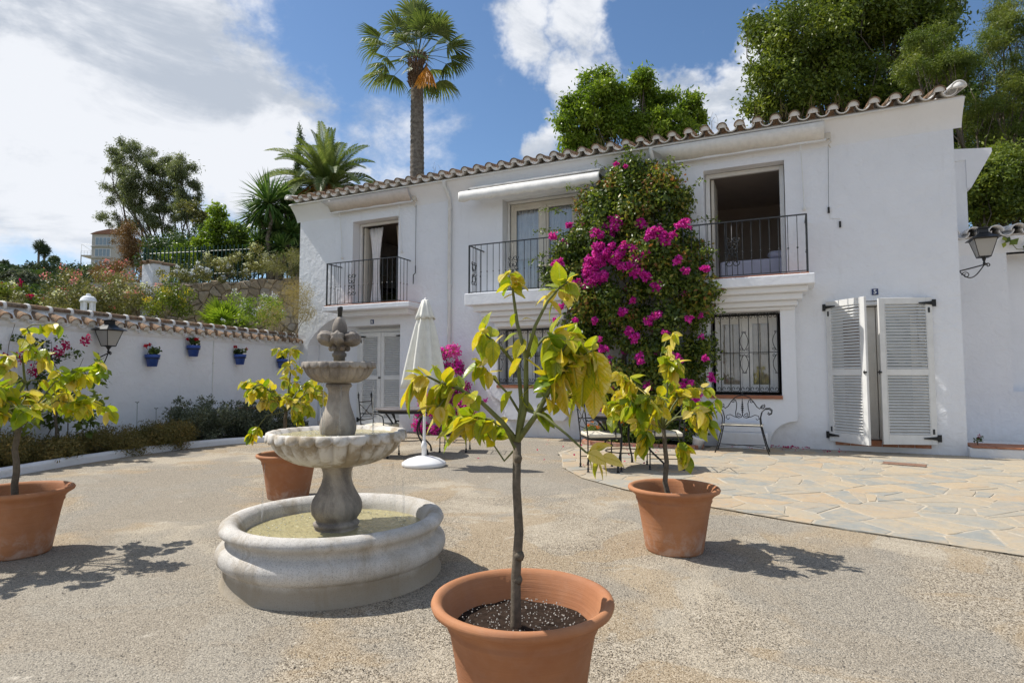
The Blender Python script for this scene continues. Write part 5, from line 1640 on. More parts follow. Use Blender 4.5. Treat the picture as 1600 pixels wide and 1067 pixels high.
flush_leaves(tf)
def lemon_tree(base, label, seed, height, crown_r, top, n_leaf, lean=(0, 0), thick=.017, droop=None, L=.108, fruit=0, group='potted lemon trees', mat=None, n_tw=7):
    random.seed(seed)
    t = thing('lemon_tree', label, 'lemon tree', base, 0, group)
    base = Vector(base)
    fork = base+Vector((lean[0], lean[1], height))
    mb = MB(); limb(mb, base-Vector((0, 0, .03)), fork, thick*1.15, thick*.85, 7, .025, 8)
    obj('trunk', mb, 'bark', t, True, True)
    mb = MB(); tips = []
    nb = 8
    for i in range(nb):
        a = i*2.4+random.uniform(-.4, .4)
        up = random.uniform(.15, 1.0) if i else 1.3
        if i == 0: d = Vector((.05, .0, 1))*top
        else: d = Vector((math.cos(a), math.sin(a), 0))*crown_r*random.uniform(.6, 1.0)+Vector((0, 0, top*up*.55))
        e = fork+d*.72
        p = limb(mb, fork, e, thick*.55, thick*.22, 5, .06, 6, sag=.04)
        for j in range(n_tw):
            q = p[random.randint(2, 5)]
            b = a+random.uniform(-1.4, 1.4)
            dd = Vector((math.cos(b), math.sin(b), random.uniform(-.75, .8)))*crown_r*random.uniform(.22, .45)
            if i == 0: dd.z = abs(dd.z)*.9
            tw = limb(mb, q, q+dd, thick*.22, thick*.10, 4, .08, 5, sag=.02)
            tips.append((tw[-1], tw[-2], tw[1]))
        tips.append((p[-1], p[-2], p[-3]))
    if droop:
        for dv in droop:
            e = fork+Vector(dv); mid = fork+Vector(dv)*.55+Vector((0, 0, .10))
            mb.tube([fork, mid, e], [thick*.3, thick*.2, thick*.12], 5); tips += [(e, mid, mid)]*4
    obj('branches', mb, 'bark_green', t, True, True)
    per = max(1, n_leaf//len(tips))
    for tip, prev, pp in tips:
        cluster(t, tip, pp, L, per+random.choice((-1, 0, 0, 1)), .75, .045)
    flush_leaves(t)
    for k in range(fruit):
        tip = random.choice(tips)[0]
        fm = MB().lathe([(.002, -.036), (.018, -.03), (.030, -.012), (.032, .008), (.022, .026), (.006, .036), (.002, .04)], 14, tuple(tip+Vector((0, 0, -.05))))
        obj('lemon', fm, 'lemon', t, True, True)
    return t
RP = c2w(1.138, 4.25); LP = c2w(-3.40, 4.16); BP = c2w(-2.25, 6.07)
p_ = pot_with(RP, 1.9, 'terracotta pot with a pale bloom at its foot at the edge of the stone paving'); soil_for(p_)
p_ = pot_with(LP, 3.1, 'terracotta pot in the sun at the left edge in front of the planting bed'); soil_for(p_)
p_ = pot_with(BP, 5.2, 'terracotta pot standing behind the fountain basin'); soil_for(p_)
rgt = Vector((math.cos(YAW), math.sin(YAW), 0))
lemon_tree(tuple(RP+Vector((0, 0, .34))-rgt*.035), 'lemon tree with yellow leaves in the pot at the edge of the paving', 5, .50, .46, .86, 560, tuple((-rgt*.03)[:2]), .017, [tuple(rgt*.16+Vector((0, 0, -.22))), tuple(-rgt*.16+Vector((0, 0, -.12))), tuple(rgt*.30+Vector((0, 0, .12)))])
lemon_tree(tuple(LP+Vector((0, 0, .34))-rgt*.04), 'lemon tree with yellow leaves in the sunlit pot at the left edge', 12, .52, .56, .95, 600, tuple((rgt*.02)[:2]), .021, [tuple(rgt*.45+Vector((0, 0, .15))), tuple(rgt*.42+Vector((0, 0, .38)))])
lemon_tree(tuple(BP+Vector((0, 0, .34))-rgt*.05), 'lemon tree bearing one pale fruit in the pot behind the fountain', 31, .52, .44, .80, 540, tuple((rgt*.01)[:2]), .020, [tuple(-rgt*.36+Vector((0, 0, -.26))), tuple(rgt*.15+Vector((0, 0, -.10))), tuple(rgt*.26+Vector((0, 0, .0))), tuple(-rgt*.46+Vector((0, 0, .30)))], .102, 2)
# a fourth, greener tree planted in the bed by the wall
random.seed(9)
yt = wp(.35, .62, .05)
gt = thing('young_citrus_tree', 'young dark green citrus tree planted in the bed against the garden wall', 'citrus tree', tuple(yt))
mb = MB(); limb(mb, yt-Vector((0, 0, .1)), yt+Vector((.05, .02, .75)), .022, .018, 5, .03, 8)
obj('trunk', mb, 'bark', gt, True, True)
mb = MB(); cl = []
for i in range(11):
    a = i*2.2; e = yt+Vector((.05+math.cos(a)*.42, math.sin(a)*.5, random.uniform(.42, 1.25)))
    limb(mb, yt+Vector((.05, .02, .72)), e, .010, .004, 4, .08, 5); cl.append((e.x-yt.x, e.y-yt.y, e.z-yt.z, .16, .20))
obj('branches', mb, 'bark_green', gt, True, True)
P, Nn, cr = clump_points(cl, 620, shell=.2)
put('foliage', leaf_mesh('foliage', P, Nn*.4, .11, .5, 'green_leaf', .9, cr), gt)

# ---------------------------------------------------------------- parasol
UP = c2w(-1.20, 8.2)
pt_ = thing('parasol', 'closed cream parasol in a round white base beside the dark iron table', 'parasol', UP)
obj('base', MB().lathe([(.02, 0), (.285, 0), (.30, .015), (.30, .045), (.285, .062), (.22, .098), (.12, .128), (.05, .138), (.045, .14)], 48), 'white_plastic', pt_, True)
obj('socket', MB().lathe([(.032, .135), (.034, .24), (.040, .245), (.040, .29), (.034, .30), (.028, .33), (.022, .335)], 20), 'white_plastic', pt_, True)
obj('pole', MB().tube([(0, 0, .15), (0, 0, 2.22)], .019, 12), 'white_plastic', pt_)
def canopy():
    mb = MB(); n = 96; prof = []
    Hh = [(2.24, .035), (2.20, .055), (2.02, .085), (1.90, .115), (1.72, .145), (1.5, .180), (1.32, .205), (1.18, .225), (1.10, .235)]
    for i, (z, r) in enumerate(Hh):
        t = i/(len(Hh)-1)
        for k in range(n):
            a = 2*math.pi*k/n
            f = math.sin(a*8+.8*math.sin(t*2.1)+.3*math.sin(3*a))
            g = .22*t**.6+.03
            rr = r*1.13*(1+g*f+.07*math.sin(a*3+t*2))
            zz = z+(.05*t*t*math.sin(a*4+1) if t > .8 else 0)
            mb.v.append((rr*math.cos(a), rr*math.sin(a), zz))
    for i in range(len(Hh)-1):
        for k in range(n): mb.f.append((i*n+k, i*n+(k+1) % n, (i+1)*n+(k+1) % n, (i+1)*n+k))
    return mb
c_ = obj('canopy', canopy(), 'canvas', pt_, True); m = c_.modifiers.new('thick', 'SOLIDIFY'); m.thickness = .004
def vent():
    mb = MB(); n = 64
    Hh = [(2.28, .02), (2.265, .05), (2.16, .085), (2.06, .115), (2.01, .130)]
    for i, (z, r) in enumerate(Hh):
        for k in range(n):
            a = 2*math.pi*k/n; t = i/4
            mb.v.append((r*(1+.16*t*math.sin(a*8))*math.cos(a), r*(1+.16*t*math.sin(a*8))*math.sin(a), z+.012*t*math.sin(a*8+1.5)))
    for i in range(4):
        for k in range(n): mb.f.append((i*n+k, i*n+(k+1) % n, (i+1)*n+(k+1) % n, (i+1)*n+k))
    return mb
c_ = obj('vent_flap', vent(), 'canvas', pt_, True); m = c_.modifiers.new('thick', 'SOLIDIFY'); m.thickness = .004
obj('finial', MB().lathe([(.012, 2.26), (.02, 2.275), (.018, 2.295), (.004, 2.305)], 12), 'white_plastic', pt_, True)

# ---------------------------------------------------------------- iron tables and chairs
def table(loc, rz, label, rad=.49):
    t = thing('iron_table', label, 'table', loc, rz, 'round iron garden tables')
    o = obj('table_top', MB().lathe([(.02, .700), (rad-.02, .700), (rad-.006, .704), (rad, .712), (rad, .722), (rad-.01, .728), (.02, .728)], 48), 'table_top', t, True); autosmooth(o, 30)
    obj('apron', MB().lathe([(rad-.05, .655), (rad-.042, .655), (rad-.042, .70), (rad-.05, .70)], 40), 'iron', t)
    for k in range(4):
        a = k*math.pi/2+math.pi/4
        P = []
        for i in range(17):
            s = i/16
            r = rad-.06+(-.17*math.sin(s*math.pi*1.0)**1.0+.02*s)+(.06*max(0, s-.75)*4)
            r = rad-.05-.22*math.sin(math.pi*min(1, s*1.12))**1.2+.07*s
            P.append((r*math.cos(a), r*math.sin(a), .69*(1-s)+.012))
        obj('leg', MB().tube(P, [.013]*15+[.016, .019], 7), 'iron', t, True)
    obj('stretcher', MB().tube([(.26*math.cos(2*math.pi*k/24), .26*math.sin(2*math.pi*k/24), .235) for k in range(25)], .008, 6), 'iron', t, True)
    return t
def chair(label, group):
    """faces +X; origin on the ground under the seat centre"""
    t = thing('iron_chair', label, 'chair', (0, 0, 0), 0, group)
    w, d = .22, .21
    for s in (-1, 1):
        obj('leg', MB().tube([(d, s*w, .43), (d+.005, s*w, .03), (d+.008, s*w, 0)], [.009, .009, .009], 6).lathe([(.009, .075), (.016, .06), (.010, .045), (.020, .02), (.017, 0)], 8, (d+.006, s*w, 0)), 'iron', t)
        b = MB().tube([(-d, s*w, 0), (-d, s*w, .45), (-d-.05, s*w, .90)], .009, 6)
        b.lathe([(.009, .89), (.017, .90), (.010, .915), (.018, .935), (.006, .965), (.002, .99)], 8, (-d-.052, s*w, 0)).lathe([(.009, .075), (.016, .06), (.010, .045), (.020, .02), (.017, 0)], 8, (-d, s*w, 0))
        obj('leg', b, 'iron', t)
        A = [(-d-.022, s*w, .66), (-.08, s*w, .665), (.06, s*w, .655), (.13, s*w, .62), (.145, s*w, .56), (.15, s*w, .45)]
        obj('armrest', MB().tube(A, .009, 6), 'iron', t, True)
    bk = MB()
    for z, x in ((.83, -d-.043), (.56, -d-.013)): bk.tube([(x, -w, z), (x, w, z)], .007, 5)
    bk.tube([(-d-.040, -w, .81), (-d-.016, w, .58)], .006, 5); bk.tube([(-d-.040, w, .81), (-d-.016, -w, .58)], .006, 5)
    bk.lathe([(.004, -.02), (.022, 0), (.004, .02)], 10, (-d-.028, 0, .695))
    obj('backrest', bk, 'iron', t)
    obj('seat_frame', MB().box(-d, d, -w-.006, -w+.006, .42, .44).box(-d, d, w-.006, w+.006, .42, .44).box(-d-.006, -d+.006, -w, w, .421, .439).box(d-.006, d+.006, -w, w, .421, .439).box(-d, d, -w+.01, w-.01, .426, .432), 'iron', t)
    obj('stretcher', MB().tube([(-d, -w, .16), (d, -w, .16)], .006, 5).tube([(-d, w, .16), (d, w, .16)], .006, 5).tube([(0, -w, .16), (0, w, .16)], .006, 5), 'iron', t)
    c = obj('cushion', MB().box(-d+.005, d+.01, -w-.005, w+.005, .441, .495), 'cushion', t, True); bevel(c, .018, 3, 30)
    obj('cushion_tie', MB().tube([(d+.012, -.1, .495), (d+.014, -.1, .45)], .003, 4), 'iron_dark', t)
    return t
T1 = c2w(-1.65, 9.4); T2 = c2w(1.50, 7.95)
table(T1, .5, 'round dark iron table behind the closed white parasol')
table(T2, .85, 'round dark iron table beside the large bougainvillea')
ch0 = chair('iron chair with cream cushion at the louvred door, left of the parasol', 'iron chairs round the tables')
def setch(o, X, Z, face):
    p = c2w(X, Z); o.location = p; o.rotation_euler = (0, 0, face)
setch(ch0, -2.02, 9.2, YAW-R(12))
def addch(X, Z, face, label): return copy_tree(ch0, c2w(X, Z), face, label)
addch(-.93, 9.85, YAW+R(176), 'iron chair at the parasol table, in front of the small magenta bougainvillea')
addch(1.14, 7.78, YAW+R(6), 'iron chair with cream cushion at the gravel edge of the paving')
addch(2.02, 7.93, YAW+R(172), 'iron chair with cream cushion behind the trunk of the potted lemon tree by the paving')

# chair on the middle balcony
cb_ = copy_tree(ch0, (-4.15, 10.90, 2.905), R(180), 'dark iron chair standing on the middle balcony beside the bougainvillea', 'iron chair on the balcony')

# bench
bn = thing('scroll_bench', 'low black wrought iron bench with scrolled back under the barred window', 'bench', (-.68, 10.22, 0), 0)
# local frame: +X along the bench, -Y towards the court
def legp(s, y0, y1):
    return [(s*.285, y0, .45), (s*.31, y0+(y1-y0)*.3, .33), (s*.355, y0+(y1-y0)*.7, .14), (s*.40, y1, 0)]
for s in (-1, 1):
    obj('leg', MB().tube(legp(s, -.17, -.20), .0105, 6).lathe([(.01, 0), (.016, .005), (.012, .02)], 8, (s*.40, -.20, 0)), 'iron', bn, True)
    obj('leg', MB().tube(legp(s, .16, .19), .0105, 6), 'iron', bn, True)
    for y in (-.17, .16):
        A = [(s*.285, y, .45), (s*.275, y, .56), (s*.30, y, .66), (s*.35, y, .71), (s*.41, y, .715), (s*.445, y, .685), (s*.44, y, .64), (s*.405, y, .625), (s*.385, y, .65)]
        obj('armrest', MB().tube(A, .009, 6).tube([(s*.31+q[0]*1, y, .745+q[1]) for q in spiral(0, 0, .012, .035, .5, 1.1)], .006, 5), 'iron', bn, True)
obj('seat', MB().box(-.30, .30, -.185, .18, .445, .455).box(-.31, .31, -.195, -.18, .44, .458).box(-.31, .31, .175, .19, .44, .458), 'cushion', bn)
obj('seat_rim', MB().tube([(-.30, -.192, .447), (.30, -.192, .447)], .010, 6).tube([(-.30, .19, .447), (.30, .19, .447)], .010, 6).tube([(-.29, -.192, .447), (-.29, .19, .447)], .008, 6).tube([(.29, -.192, .447), (.29, .19, .447)], .008, 6), 'iron', bn)
st_ = MB()
st_.tube([(-.37, -.19, .12), (0, 0, .13), (.37, -.19, .12)], .006, 5).tube([(-.37, .18, .12), (0, 0, .13), (.37, .18, .12)], .006, 5)
obj('stretcher', st_, 'iron', bn)
def bk(x, z): return (x, .175+.06*(z-.45), z)
B = MB()
top = [(-.30, .73)]+[(-.26, .70), (-.22, .73), (-.17, .81), (-.11, .875), (-.05, .905), (0, .912), (.05, .905), (.11, .875), (.17, .81), (.22, .73), (.26, .70), (.30, .73)]
B.tube([bk(*p) for p in top], .008, 6)
for s in (-1, 1):
    B.tube([bk(s*x, z) for x, z in ((.13, .845), (.10, .83), (.085, .78), (.09, .70), (.105, .63), (.10, .575), (.06, .55), (.02, .56), (0, .60))], .007, 5)
    B.tube([bk(s*x, z) for x, z in spiral(.135, .815, .006, .03, 1.2, 1.2)], .006, 5)
    B.tube([bk(s*x, z) for x, z in spiral(.05, .60, .008, .035, 0, 1.2)], .006, 5)
    B.tube([bk(s*x, z) for x, z in ((.06, .55), (.13, .57), (.19, .60), (.24, .585), (.25, .54), (.22, .52), (.20, .545))], .006, 5)
obj('backrest', B, 'iron', bn, True)
ro = MB()
for z, r in ((.80, .014), (.77, .02), (.74, .026), (.71, .03), (.68, .026), (.65, .020), (.62, .013)):
    ro.lathe([(r*.2, -.014), (r, 0), (r*.2, .014)], 8, bk(0, z))
ro.tube([bk(0, .87), bk(0, .58)], .006, 5); ro.lathe([(.004, .90), (.018, .915), (.012, .94), (.018, .955), (.003, .975)], 8, (0, .2, 0))
obj('rosette', ro, 'iron', bn)

# door mat like metal plate in the paving
dm = thing('drain_cover', 'rust brown metal plate set in the paving in front of the open shutters', 'drain cover', (1.42, 9.72, .013))
o = obj('plate', MB().box(-.25, .25, -.13, .13, 0, .012), 'mat_brown', dm); bevel(o, .004, 1)
dm.rotation_euler = (0, 0, R(-12))
obj('rim', MB().box(-.265, .265, -.145, -.1301, 0, .010).box(-.265, .265, .1301, .145, 0, .010), 'iron_dark', dm)
# ---------------------------------------------------------------- bougainvilleas
def petals(name, t, clumps, n, size, mat, asp=.8, shell=.3, flat=1.0):
    P, Nn, cr = clump_points(clumps, n, flat, shell)
    o = put(name, leaf_mesh(name, P, Nn, size, asp, mat, 0, np.clip(cr*.5+RNG.random(len(P))*.5, 0, 1), .3), t); return o
def loc_clumps(cl, o): return [(c[0]-o[0], c[1]-o[1], c[2]-o[2])+tuple(c[3:]) for c in cl]
random.seed(44)
BO = Vector((-2.7, 10.75, 0))
bg = thing('bougainvillea', 'huge bougainvillea with magenta flowers climbing from the paving to the eaves of the house', 'bougainvillea', BO)
mb = MB(); 
for k in range(6):
    limb(mb, (-2.7+random.uniform(-.35, .35), 10.85, 0), (-2.7+random.uniform(-.8, .8), 10.8, random.uniform(1.8, 3.8)), .035, .014, 8, .07, 7)
sh_pts = []
def shoot(p, d, L, r=.006):
    p = Vector(p); P = [p]
    d = Vector(d).normalized(); n = 7
    for i in range(n):
        d = (d+Vector((0, 0, -.10))+Vector((random.gauss(0, .08), random.gauss(0, .08), random.gauss(0, .06)))).normalized()
        P.append(P[-1]+d*L/n)
    mb.tube(P, [r*(1-i/n*.7) for i in range(n+1)], 4)
    for i in range(1, n+1): sh_pts.append((P[i].x-BO.x, P[i].y-BO.y, P[i].z-BO.z, .06))
# rows of the outline: z, x left, x right (in the plane of the wall), depth
rows = [(.35, -3.0, -1.62, .45), (.8, -3.15, -1.5, .5), (1.3, -3.35, -1.42, .55), (1.8, -3.55, -1.35, .6), (2.3, -3.72, -1.28, .65), (2.8, -4.0, -1.2, .7), (3.3, -4.15, -1.35, .65), (3.75, -4.0, -1.45, .55), (4.15, -3.75, -1.5, .46), (4.5, -3.5, -1.55, .4), (4.75, -3.2, -1.75, .32), (4.95, -2.9, -2.05, .24)]
cl = []
for z, xa, xb, dp in rows:
    n = max(3, int((xb-xa)/.26))
    for i in range(n):
        x = xa+(xb-xa)*(i+.5)/n
        e = 1-abs((i+.5)/n*2-1)**3
        cl.append((x+random.uniform(-.08, .08), 11.12-dp*(.3+.8*e)+random.uniform(-.16, .2), z+random.uniform(-.16, .16), random.choice((random.uniform(.16, .26), random.uniform(.26, .38)))))
for p, d, L in (((-3.8, 10.6, 4.0), (-1, -.2, .25), .55), ((-3.7, 10.5, 4.3), (-1, -.1, .7), .5), ((-3.9, 10.5, 3.6), (-1, -.3, .2), .6), ((-1.5, 10.6, 3.9), (1, -.1, .5), .5), ((-1.4, 10.5, 2.7), (1, -.2, .35), .45), ((-1.3, 10.4, 2.3), (1, -.3, .1), .35),
                ((-1.7, 10.7, 4.4), (.8, -.1, .8), .5), ((-2.2, 10.7, 4.9), (.7, -.1, .6), .5), ((-2.9, 10.7, 5.0), (-.6, -.1, .8), .45), ((-2.5, 10.7, 5.1), (.1, -.2, 1), .4), ((-3.3, 10.7, 4.6), (-.8, -.1, .8), .55), ((-1.3, 10.5, 1.2), (1, -.2, .2), .3), ((-2.0, 10.7, 5.0), (1, 0, .1), .5),
                ((-3.9, 10.5, 3.1), (-1, -.3, -.1), .4), ((-1.45, 10.5, 3.3), (1, -.2, .5), .4), ((-3.7, 10.4, 2.2), (-1, -.3, .2), .3), ((-3.0, 10.3, 3.9), (0, -1, .6), .4), ((-2.2, 10.3, 3.4), (.2, -1, .5), .4), ((-2.6, 10.6, 4.6), (-.2, -.5, 1), .5)):
    shoot(p, d, L)
obj('stem', mb, 'bark', bg, True, True)
P, Nn, cr = clump_points(loc_clumps(cl, BO), 66000, 1.0, .1)
Nn = Nn*.6+np.array([0, -.35, .2])
put('foliage', leaf_mesh('foliage', P, Nn, .078, .55, 'bou_leaf', .7, np.clip(.35*cr+.75*RNG.random(len(P))-.05+.08*(P[:, 2]-2.6)/2.6, 0, 1)), bg)
P, Nn, cr = clump_points(sh_pts, 900, 1.0, .2)
put('foliage', leaf_mesh('foliage', P, Nn*.5, .062, .5, 'bou_leaf', .6, np.clip(.3+.5*RNG.random(len(P)), 0, 1)), bg)
# flower heads where the photograph shows them: (px, py, radius m, amount)
fl = [(955, 355, .17, 520), (935, 370, .10, 200), (975, 385, .08, 120), (1003, 350, .07, 120), (1000, 400, .12, 300), (1020, 365, .14, 420), (1040, 372, .10, 220), (990, 415, .13, 320), (945, 392, .14, 360), (965, 402, .15, 420), (935, 405, .14, 360),
      (925, 422, .17, 480), (945, 432, .12, 300), (905, 448, .10, 190), (920, 445, .09, 160), (1000, 430, .08, 120), (1012, 432, .06, 100), (1025, 445, .07, 120), (865, 370, .07, 70), (872, 412, .06, 80), (890, 352, .07, 60), (880, 440, .05, 60),
      (1070, 350, .08, 70), (1060, 408, .06, 80), (1100, 420, .07, 80), (1072, 425, .05, 50), (1025, 490, .09, 160), (1018, 500, .07, 90), (975, 488, .06, 90), (931, 500, .04, 60), (985, 520, .07, 110), (992, 528, .08, 130), (940, 530, .06, 60), (945, 545, .06, 60),
      (915, 560, .07, 90), (905, 548, .06, 60), (1075, 600, .10, 150), (1085, 625, .09, 130), (1095, 665, .05, 50), (1060, 560, .08, 60), (1000, 560, .08, 60), (1015, 600, .09, 90), (950, 570, .08, 70), (960, 610, .1, 110), (935, 640, .08, 60), (900, 500, .04, 30), (1110, 590, .06, 50), (1103, 560, .04, 30),
      (963, 258, .03, 26), (978, 262, .02, 14), (990, 470, .05, 30), (1040, 520, .05, 30), (875, 480, .05, 34), (868, 500, .04, 26), (1080, 500, .05, 20)]
fc = []; 
for px, py, r, n in fl:
    v = cam_dir(px, py)
    zz = EYE+v.z*10.35/v.y; dep = .76 if 1.5 < zz < 3.9 else .5
    yy = 11.05-dep-.12
    tt = yy/v.y; fc.append((v.x*tt-BO.x, yy-BO.y, EYE+v.z*tt, r*.95, r*.8, n))
Pa = []; Na = []; Ra = []
for x, y, z, r, rz, n in fc:
    n = int(n*2.6)
    # several lobes in one head keep the outline uneven
    lob = [(x+random.gauss(0, r*.6), y+random.gauss(0, r*.25)-.05, z+random.gauss(0, r*.5), r*random.uniform(.3, .65)) for _ in range(7)]
    P, Nn, cr = clump_points(lob, n, .9, .2); Pa.append(P); Na.append(Nn); Ra.append(RNG.random(n))
for _ in range(36):
    px, py = random.uniform(860, 1100), random.uniform(340, 640); v = cam_dir(px, py); tt = 10.35/v.y; n = random.randint(6, 26)
    P, Nn, cr = clump_points([(v.x*tt-BO.x, 10.42-BO.y, EYE+v.z*tt, .045)], n, .9, .2); Pa.append(P); Na.append(Nn); Ra.append(RNG.random(n))
Pa = np.concatenate(Pa); Na = np.concatenate(Na); Ra = np.concatenate(Ra)
put('blossom', leaf_mesh('blossom', Pa, Na*.7+np.array([0, -.3, .2]), .046, .85, 'magenta', 0, Ra, .3), bg)

b2 = thing('bougainvillea', 'small bougainvillea solid with magenta bracts beside the closed parasol', 'bougainvillea', (-6.45, 10.8, 0))
c2 = []
for z, xa, xb in ((.2, -.85, .6), (.5, -.8, .62), (.8, -.66, .62), (1.1, -.5, .56), (1.4, -.38, .42), (1.68, -.26, .24)):
    n = max(2, int((xb-xa)/.2))
    for i in range(n): c2.append((xa+(xb-xa)*(i+.5)/n+random.uniform(-.06, .06), random.uniform(-.15, .15), z+random.uniform(-.1, .1), random.uniform(.10, .18)))
P, Nn, cr = clump_points(c2, 1400, 1.0, .2)
put('foliage', leaf_mesh('foliage', P, Nn*.5, .06, .55, 'bou_leaf', .6, cr*.8), b2)
petals('blossom', b2, c2, 6500, .046, 'magenta', .85, .35)
mb = MB(); 
for k in range(8): limb(mb, (random.uniform(-.2, .2), .05, 0), (random.uniform(-.55, .45), random.uniform(-.1, .1), random.uniform(.9, 1.7)), .012, .004, 6, .08, 5)
for q in (((.3, -.1, .62), (.95, -.12, .72)), ((.3, -.1, .5), (.8, -.15, .42))): mb.tube([q[0], ((q[0][0]+q[1][0])/2, -.12, q[0][2]+.1), q[1]], .004, 4)
obj('stem', mb, 'bark', b2)
petals('blossom', b2, [(.92, -.12, .72, .05), (.55, -.12, .68, .06), (-.98, 0, 1.5, .05), (-.85, 0, 1.1, .06)], 130, .04, 'magenta')

b3 = thing('bougainvillea', 'dark red bougainvillea on the garden wall behind the leftmost lemon tree', 'bougainvillea', tuple(wp(.2, .15, 1.2)))
c3 = [(random.uniform(-.1, .1), random.uniform(-.8, .9), random.uniform(-.25, .75), random.uniform(.06, .14)) for _ in range(22)]
P, Nn, cr = clump_points(c3, 900, 1.0, .2); put('foliage', leaf_mesh('foliage', P, Nn*.5, .055, .6, 'dark_leaf', .6, cr), b3)
petals('blossom', b3, [(.08, random.uniform(-.6, .8), random.uniform(0, .6), random.uniform(.05, .10)) for _ in range(9)], 560, .040, 'fuchsia')
mb = MB()
for k in range(6): limb(mb, (0, -.5+k*.25, -1.1), (random.uniform(-.05, .1), random.uniform(-.7, .9), random.uniform(.2, .8)), .010, .003, 6, .06, 5)
obj('stem', mb, 'bark', b3)

# marigold bed at the foot of the big bougainvillea, tile edging
edge = thing('bed_edging', 'low edging of worn terracotta bricks round the marigold bed', 'edging', (-2.4, 10.3, .02))
ep = [(-3.45, 10.85), (-3.42, 10.5), (-3.2, 10.33), (-2.9, 10.3), (-2.6, 10.29), (-2.3, 10.29), (-2.0, 10.29), (-1.7, 10.3), (-1.42, 10.36), (-1.33, 10.6)]
for i in range(len(ep)-1):
    a, b = Vector(ep[i]), Vector(ep[i+1]); d = b-a; L = d.length-.012
    m_ = Matrix.Translation((a.x, a.y, 0)) @ Matrix.Rotation(math.atan2(d.y, d.x), 4, 'Z')
    o = put('brick', MB().box(0, L, -.03, .03, 0, .075+random.uniform(-.008, .008)).mesh('brick', 'terracotta_worn'), edge, m_, True); bevel(o, .006)
sheet('flower_bed', [(-3.4, 11.18), (-3.38, 10.5), (-3.15, 10.36), (-1.45, 10.38), (-1.36, 10.6), (-1.36, 11.18)], .055, 'soil')
mg = thing('marigold_plant', 'row of low marigolds with small orange flowers under the bougainvillea', 'marigolds', (-2.4, 10.6, .05))
c4 = [(random.uniform(-.95, .98), random.uniform(-.22, .2), random.uniform(.06, .26), .11) for _ in range(34)]
P, Nn, cr = clump_points(c4, 3000, .9, .2); o = put('foliage', leaf_mesh('foliage', P, Nn, .045, .4, 'green_leaf', .1, cr), mg)
petals('blossom', mg, [(random.uniform(-.9, .95), random.uniform(-.28, .1), random.uniform(.2, .40), .026) for _ in range(17)], 420, .024, 'orange_flower', .8, .3)
# little plant in a white pot at the corner of the bed
wpn = thing('small_potted_plant', 'small dark leaved plant in a tilted white pot beside the scroll bench', 'potted plant', (-1.42, 10.45, .02))
m_ = Matrix.Rotation(R(16), 4, 'Y')
pm_ = MB().lathe([(.06, .0), (.07, .0), (.10, .15), (.11, .16), (.11, .19), (.095, .19), (.085, .15), (.01, .14)], 18); pm_.v = [tuple(m_ @ Vector(v)) for v in pm_.v]
obj('pot', pm_, 'plaster_smooth', wpn, True)
P, Nn, cr = clump_points([(random.uniform(-.15, .2), random.uniform(-.1, .1), random.uniform(.22, .42), .07) for _ in range(9)], 130, 1, .2)
put('foliage', leaf_mesh('foliage', P, Nn, .075, .6, 'dark_leaf', .3, cr), wpn)
# fallen bracts
n = 150
P = np.stack([np.concatenate([RNG.normal(-.02, .16, 60), RNG.uniform(-.9, .8, 35), RNG.uniform(-4.2, -1.4, 55)]), np.concatenate([RNG.normal(11.08, .035, 60), RNG.uniform(10.6, 11.15, 35), RNG.uniform(7.5, 10.9, 55)]), np.full(n, .045)], 1)
me = leaf_mesh('fallen_bracts', P, np.tile([0, 0, 1.5], (n, 1)), .034, .85, 'fuchsia', 0)
tag(put('fallen_bracts', me), 'fallen pink bracts lying along the foot of the house wall', 'fallen petals', kind='stuff')

# planting along the garden wall
def bush(name, label, cat, loc, clumps, n, size, mat, flowers=None, asp=.5, stems=6, group=None, droop=.2, shell=.35, flat=.9):
    t = thing(name, label, cat, loc, 0, group)
    P, Nn, cr = clump_points(clumps, n, flat, shell)
    put('foliage', leaf_mesh('foliage', P, Nn, size, asp, mat, droop, np.clip(.45*cr+.55*RNG.random(n), 0, 1)), t)
    if flowers:
        for fm, fn, fs, k in flowers:
            q = random.sample(clumps, min(len(clumps), k))
            fcl = [(c[0]+random.uniform(-.5, .5)*c[3], c[1]+random.uniform(-.5, .5)*c[3], c[2]+c[3]*random.uniform(.3, .9), c[3]*.45) for c in q]
            petals('blossom', t, fcl, fn, fs, fm, .9)
    mb = MB()
    for k in range(stems):
        c = random.choice(clumps); limb(mb, (c[0]*.3, c[1]*.3, 0), (c[0], c[1], c[2]), .006+.004*c[3]*4, .003, 4, .08, 4)
    if stems: obj('stem', mb, 'bark', t)
    return t
def along(s0, s1, o0, o1, h0, h1, r0, r1, n):
    base = wp((s0+s1)/2, (o0+o1)/2, .04); out = []
    for _ in range(n):
        p = wp(random.uniform(s0, s1), random.uniform(o0, o1), 0); out.append((p.x-base.x, p.y-base.y, random.uniform(h0, h1), random.uniform(r0, r1)))
    return base, out
random.seed(81)
for s0, s1, lab in ((-1.6, .25, 'low bushy brown green shrub in the bed at the left edge'), (.3, 2.35, 'wide low brown green shrub in the bed, left of the taller dark shrub'), (-3.6, -1.7, 'low brown green shrub at the very end of the bed by the left edge')):
    b, c = along(s0, s1, .45, 1.2, .05, .30, .14, .22, 54)
    bush('low_shrub', lab, 'shrub', tuple(b), c, 30000, .042, 'brown_shrub', None, .30, 0, 'low shrubs along the kerb', -.9, .2, 1.0)
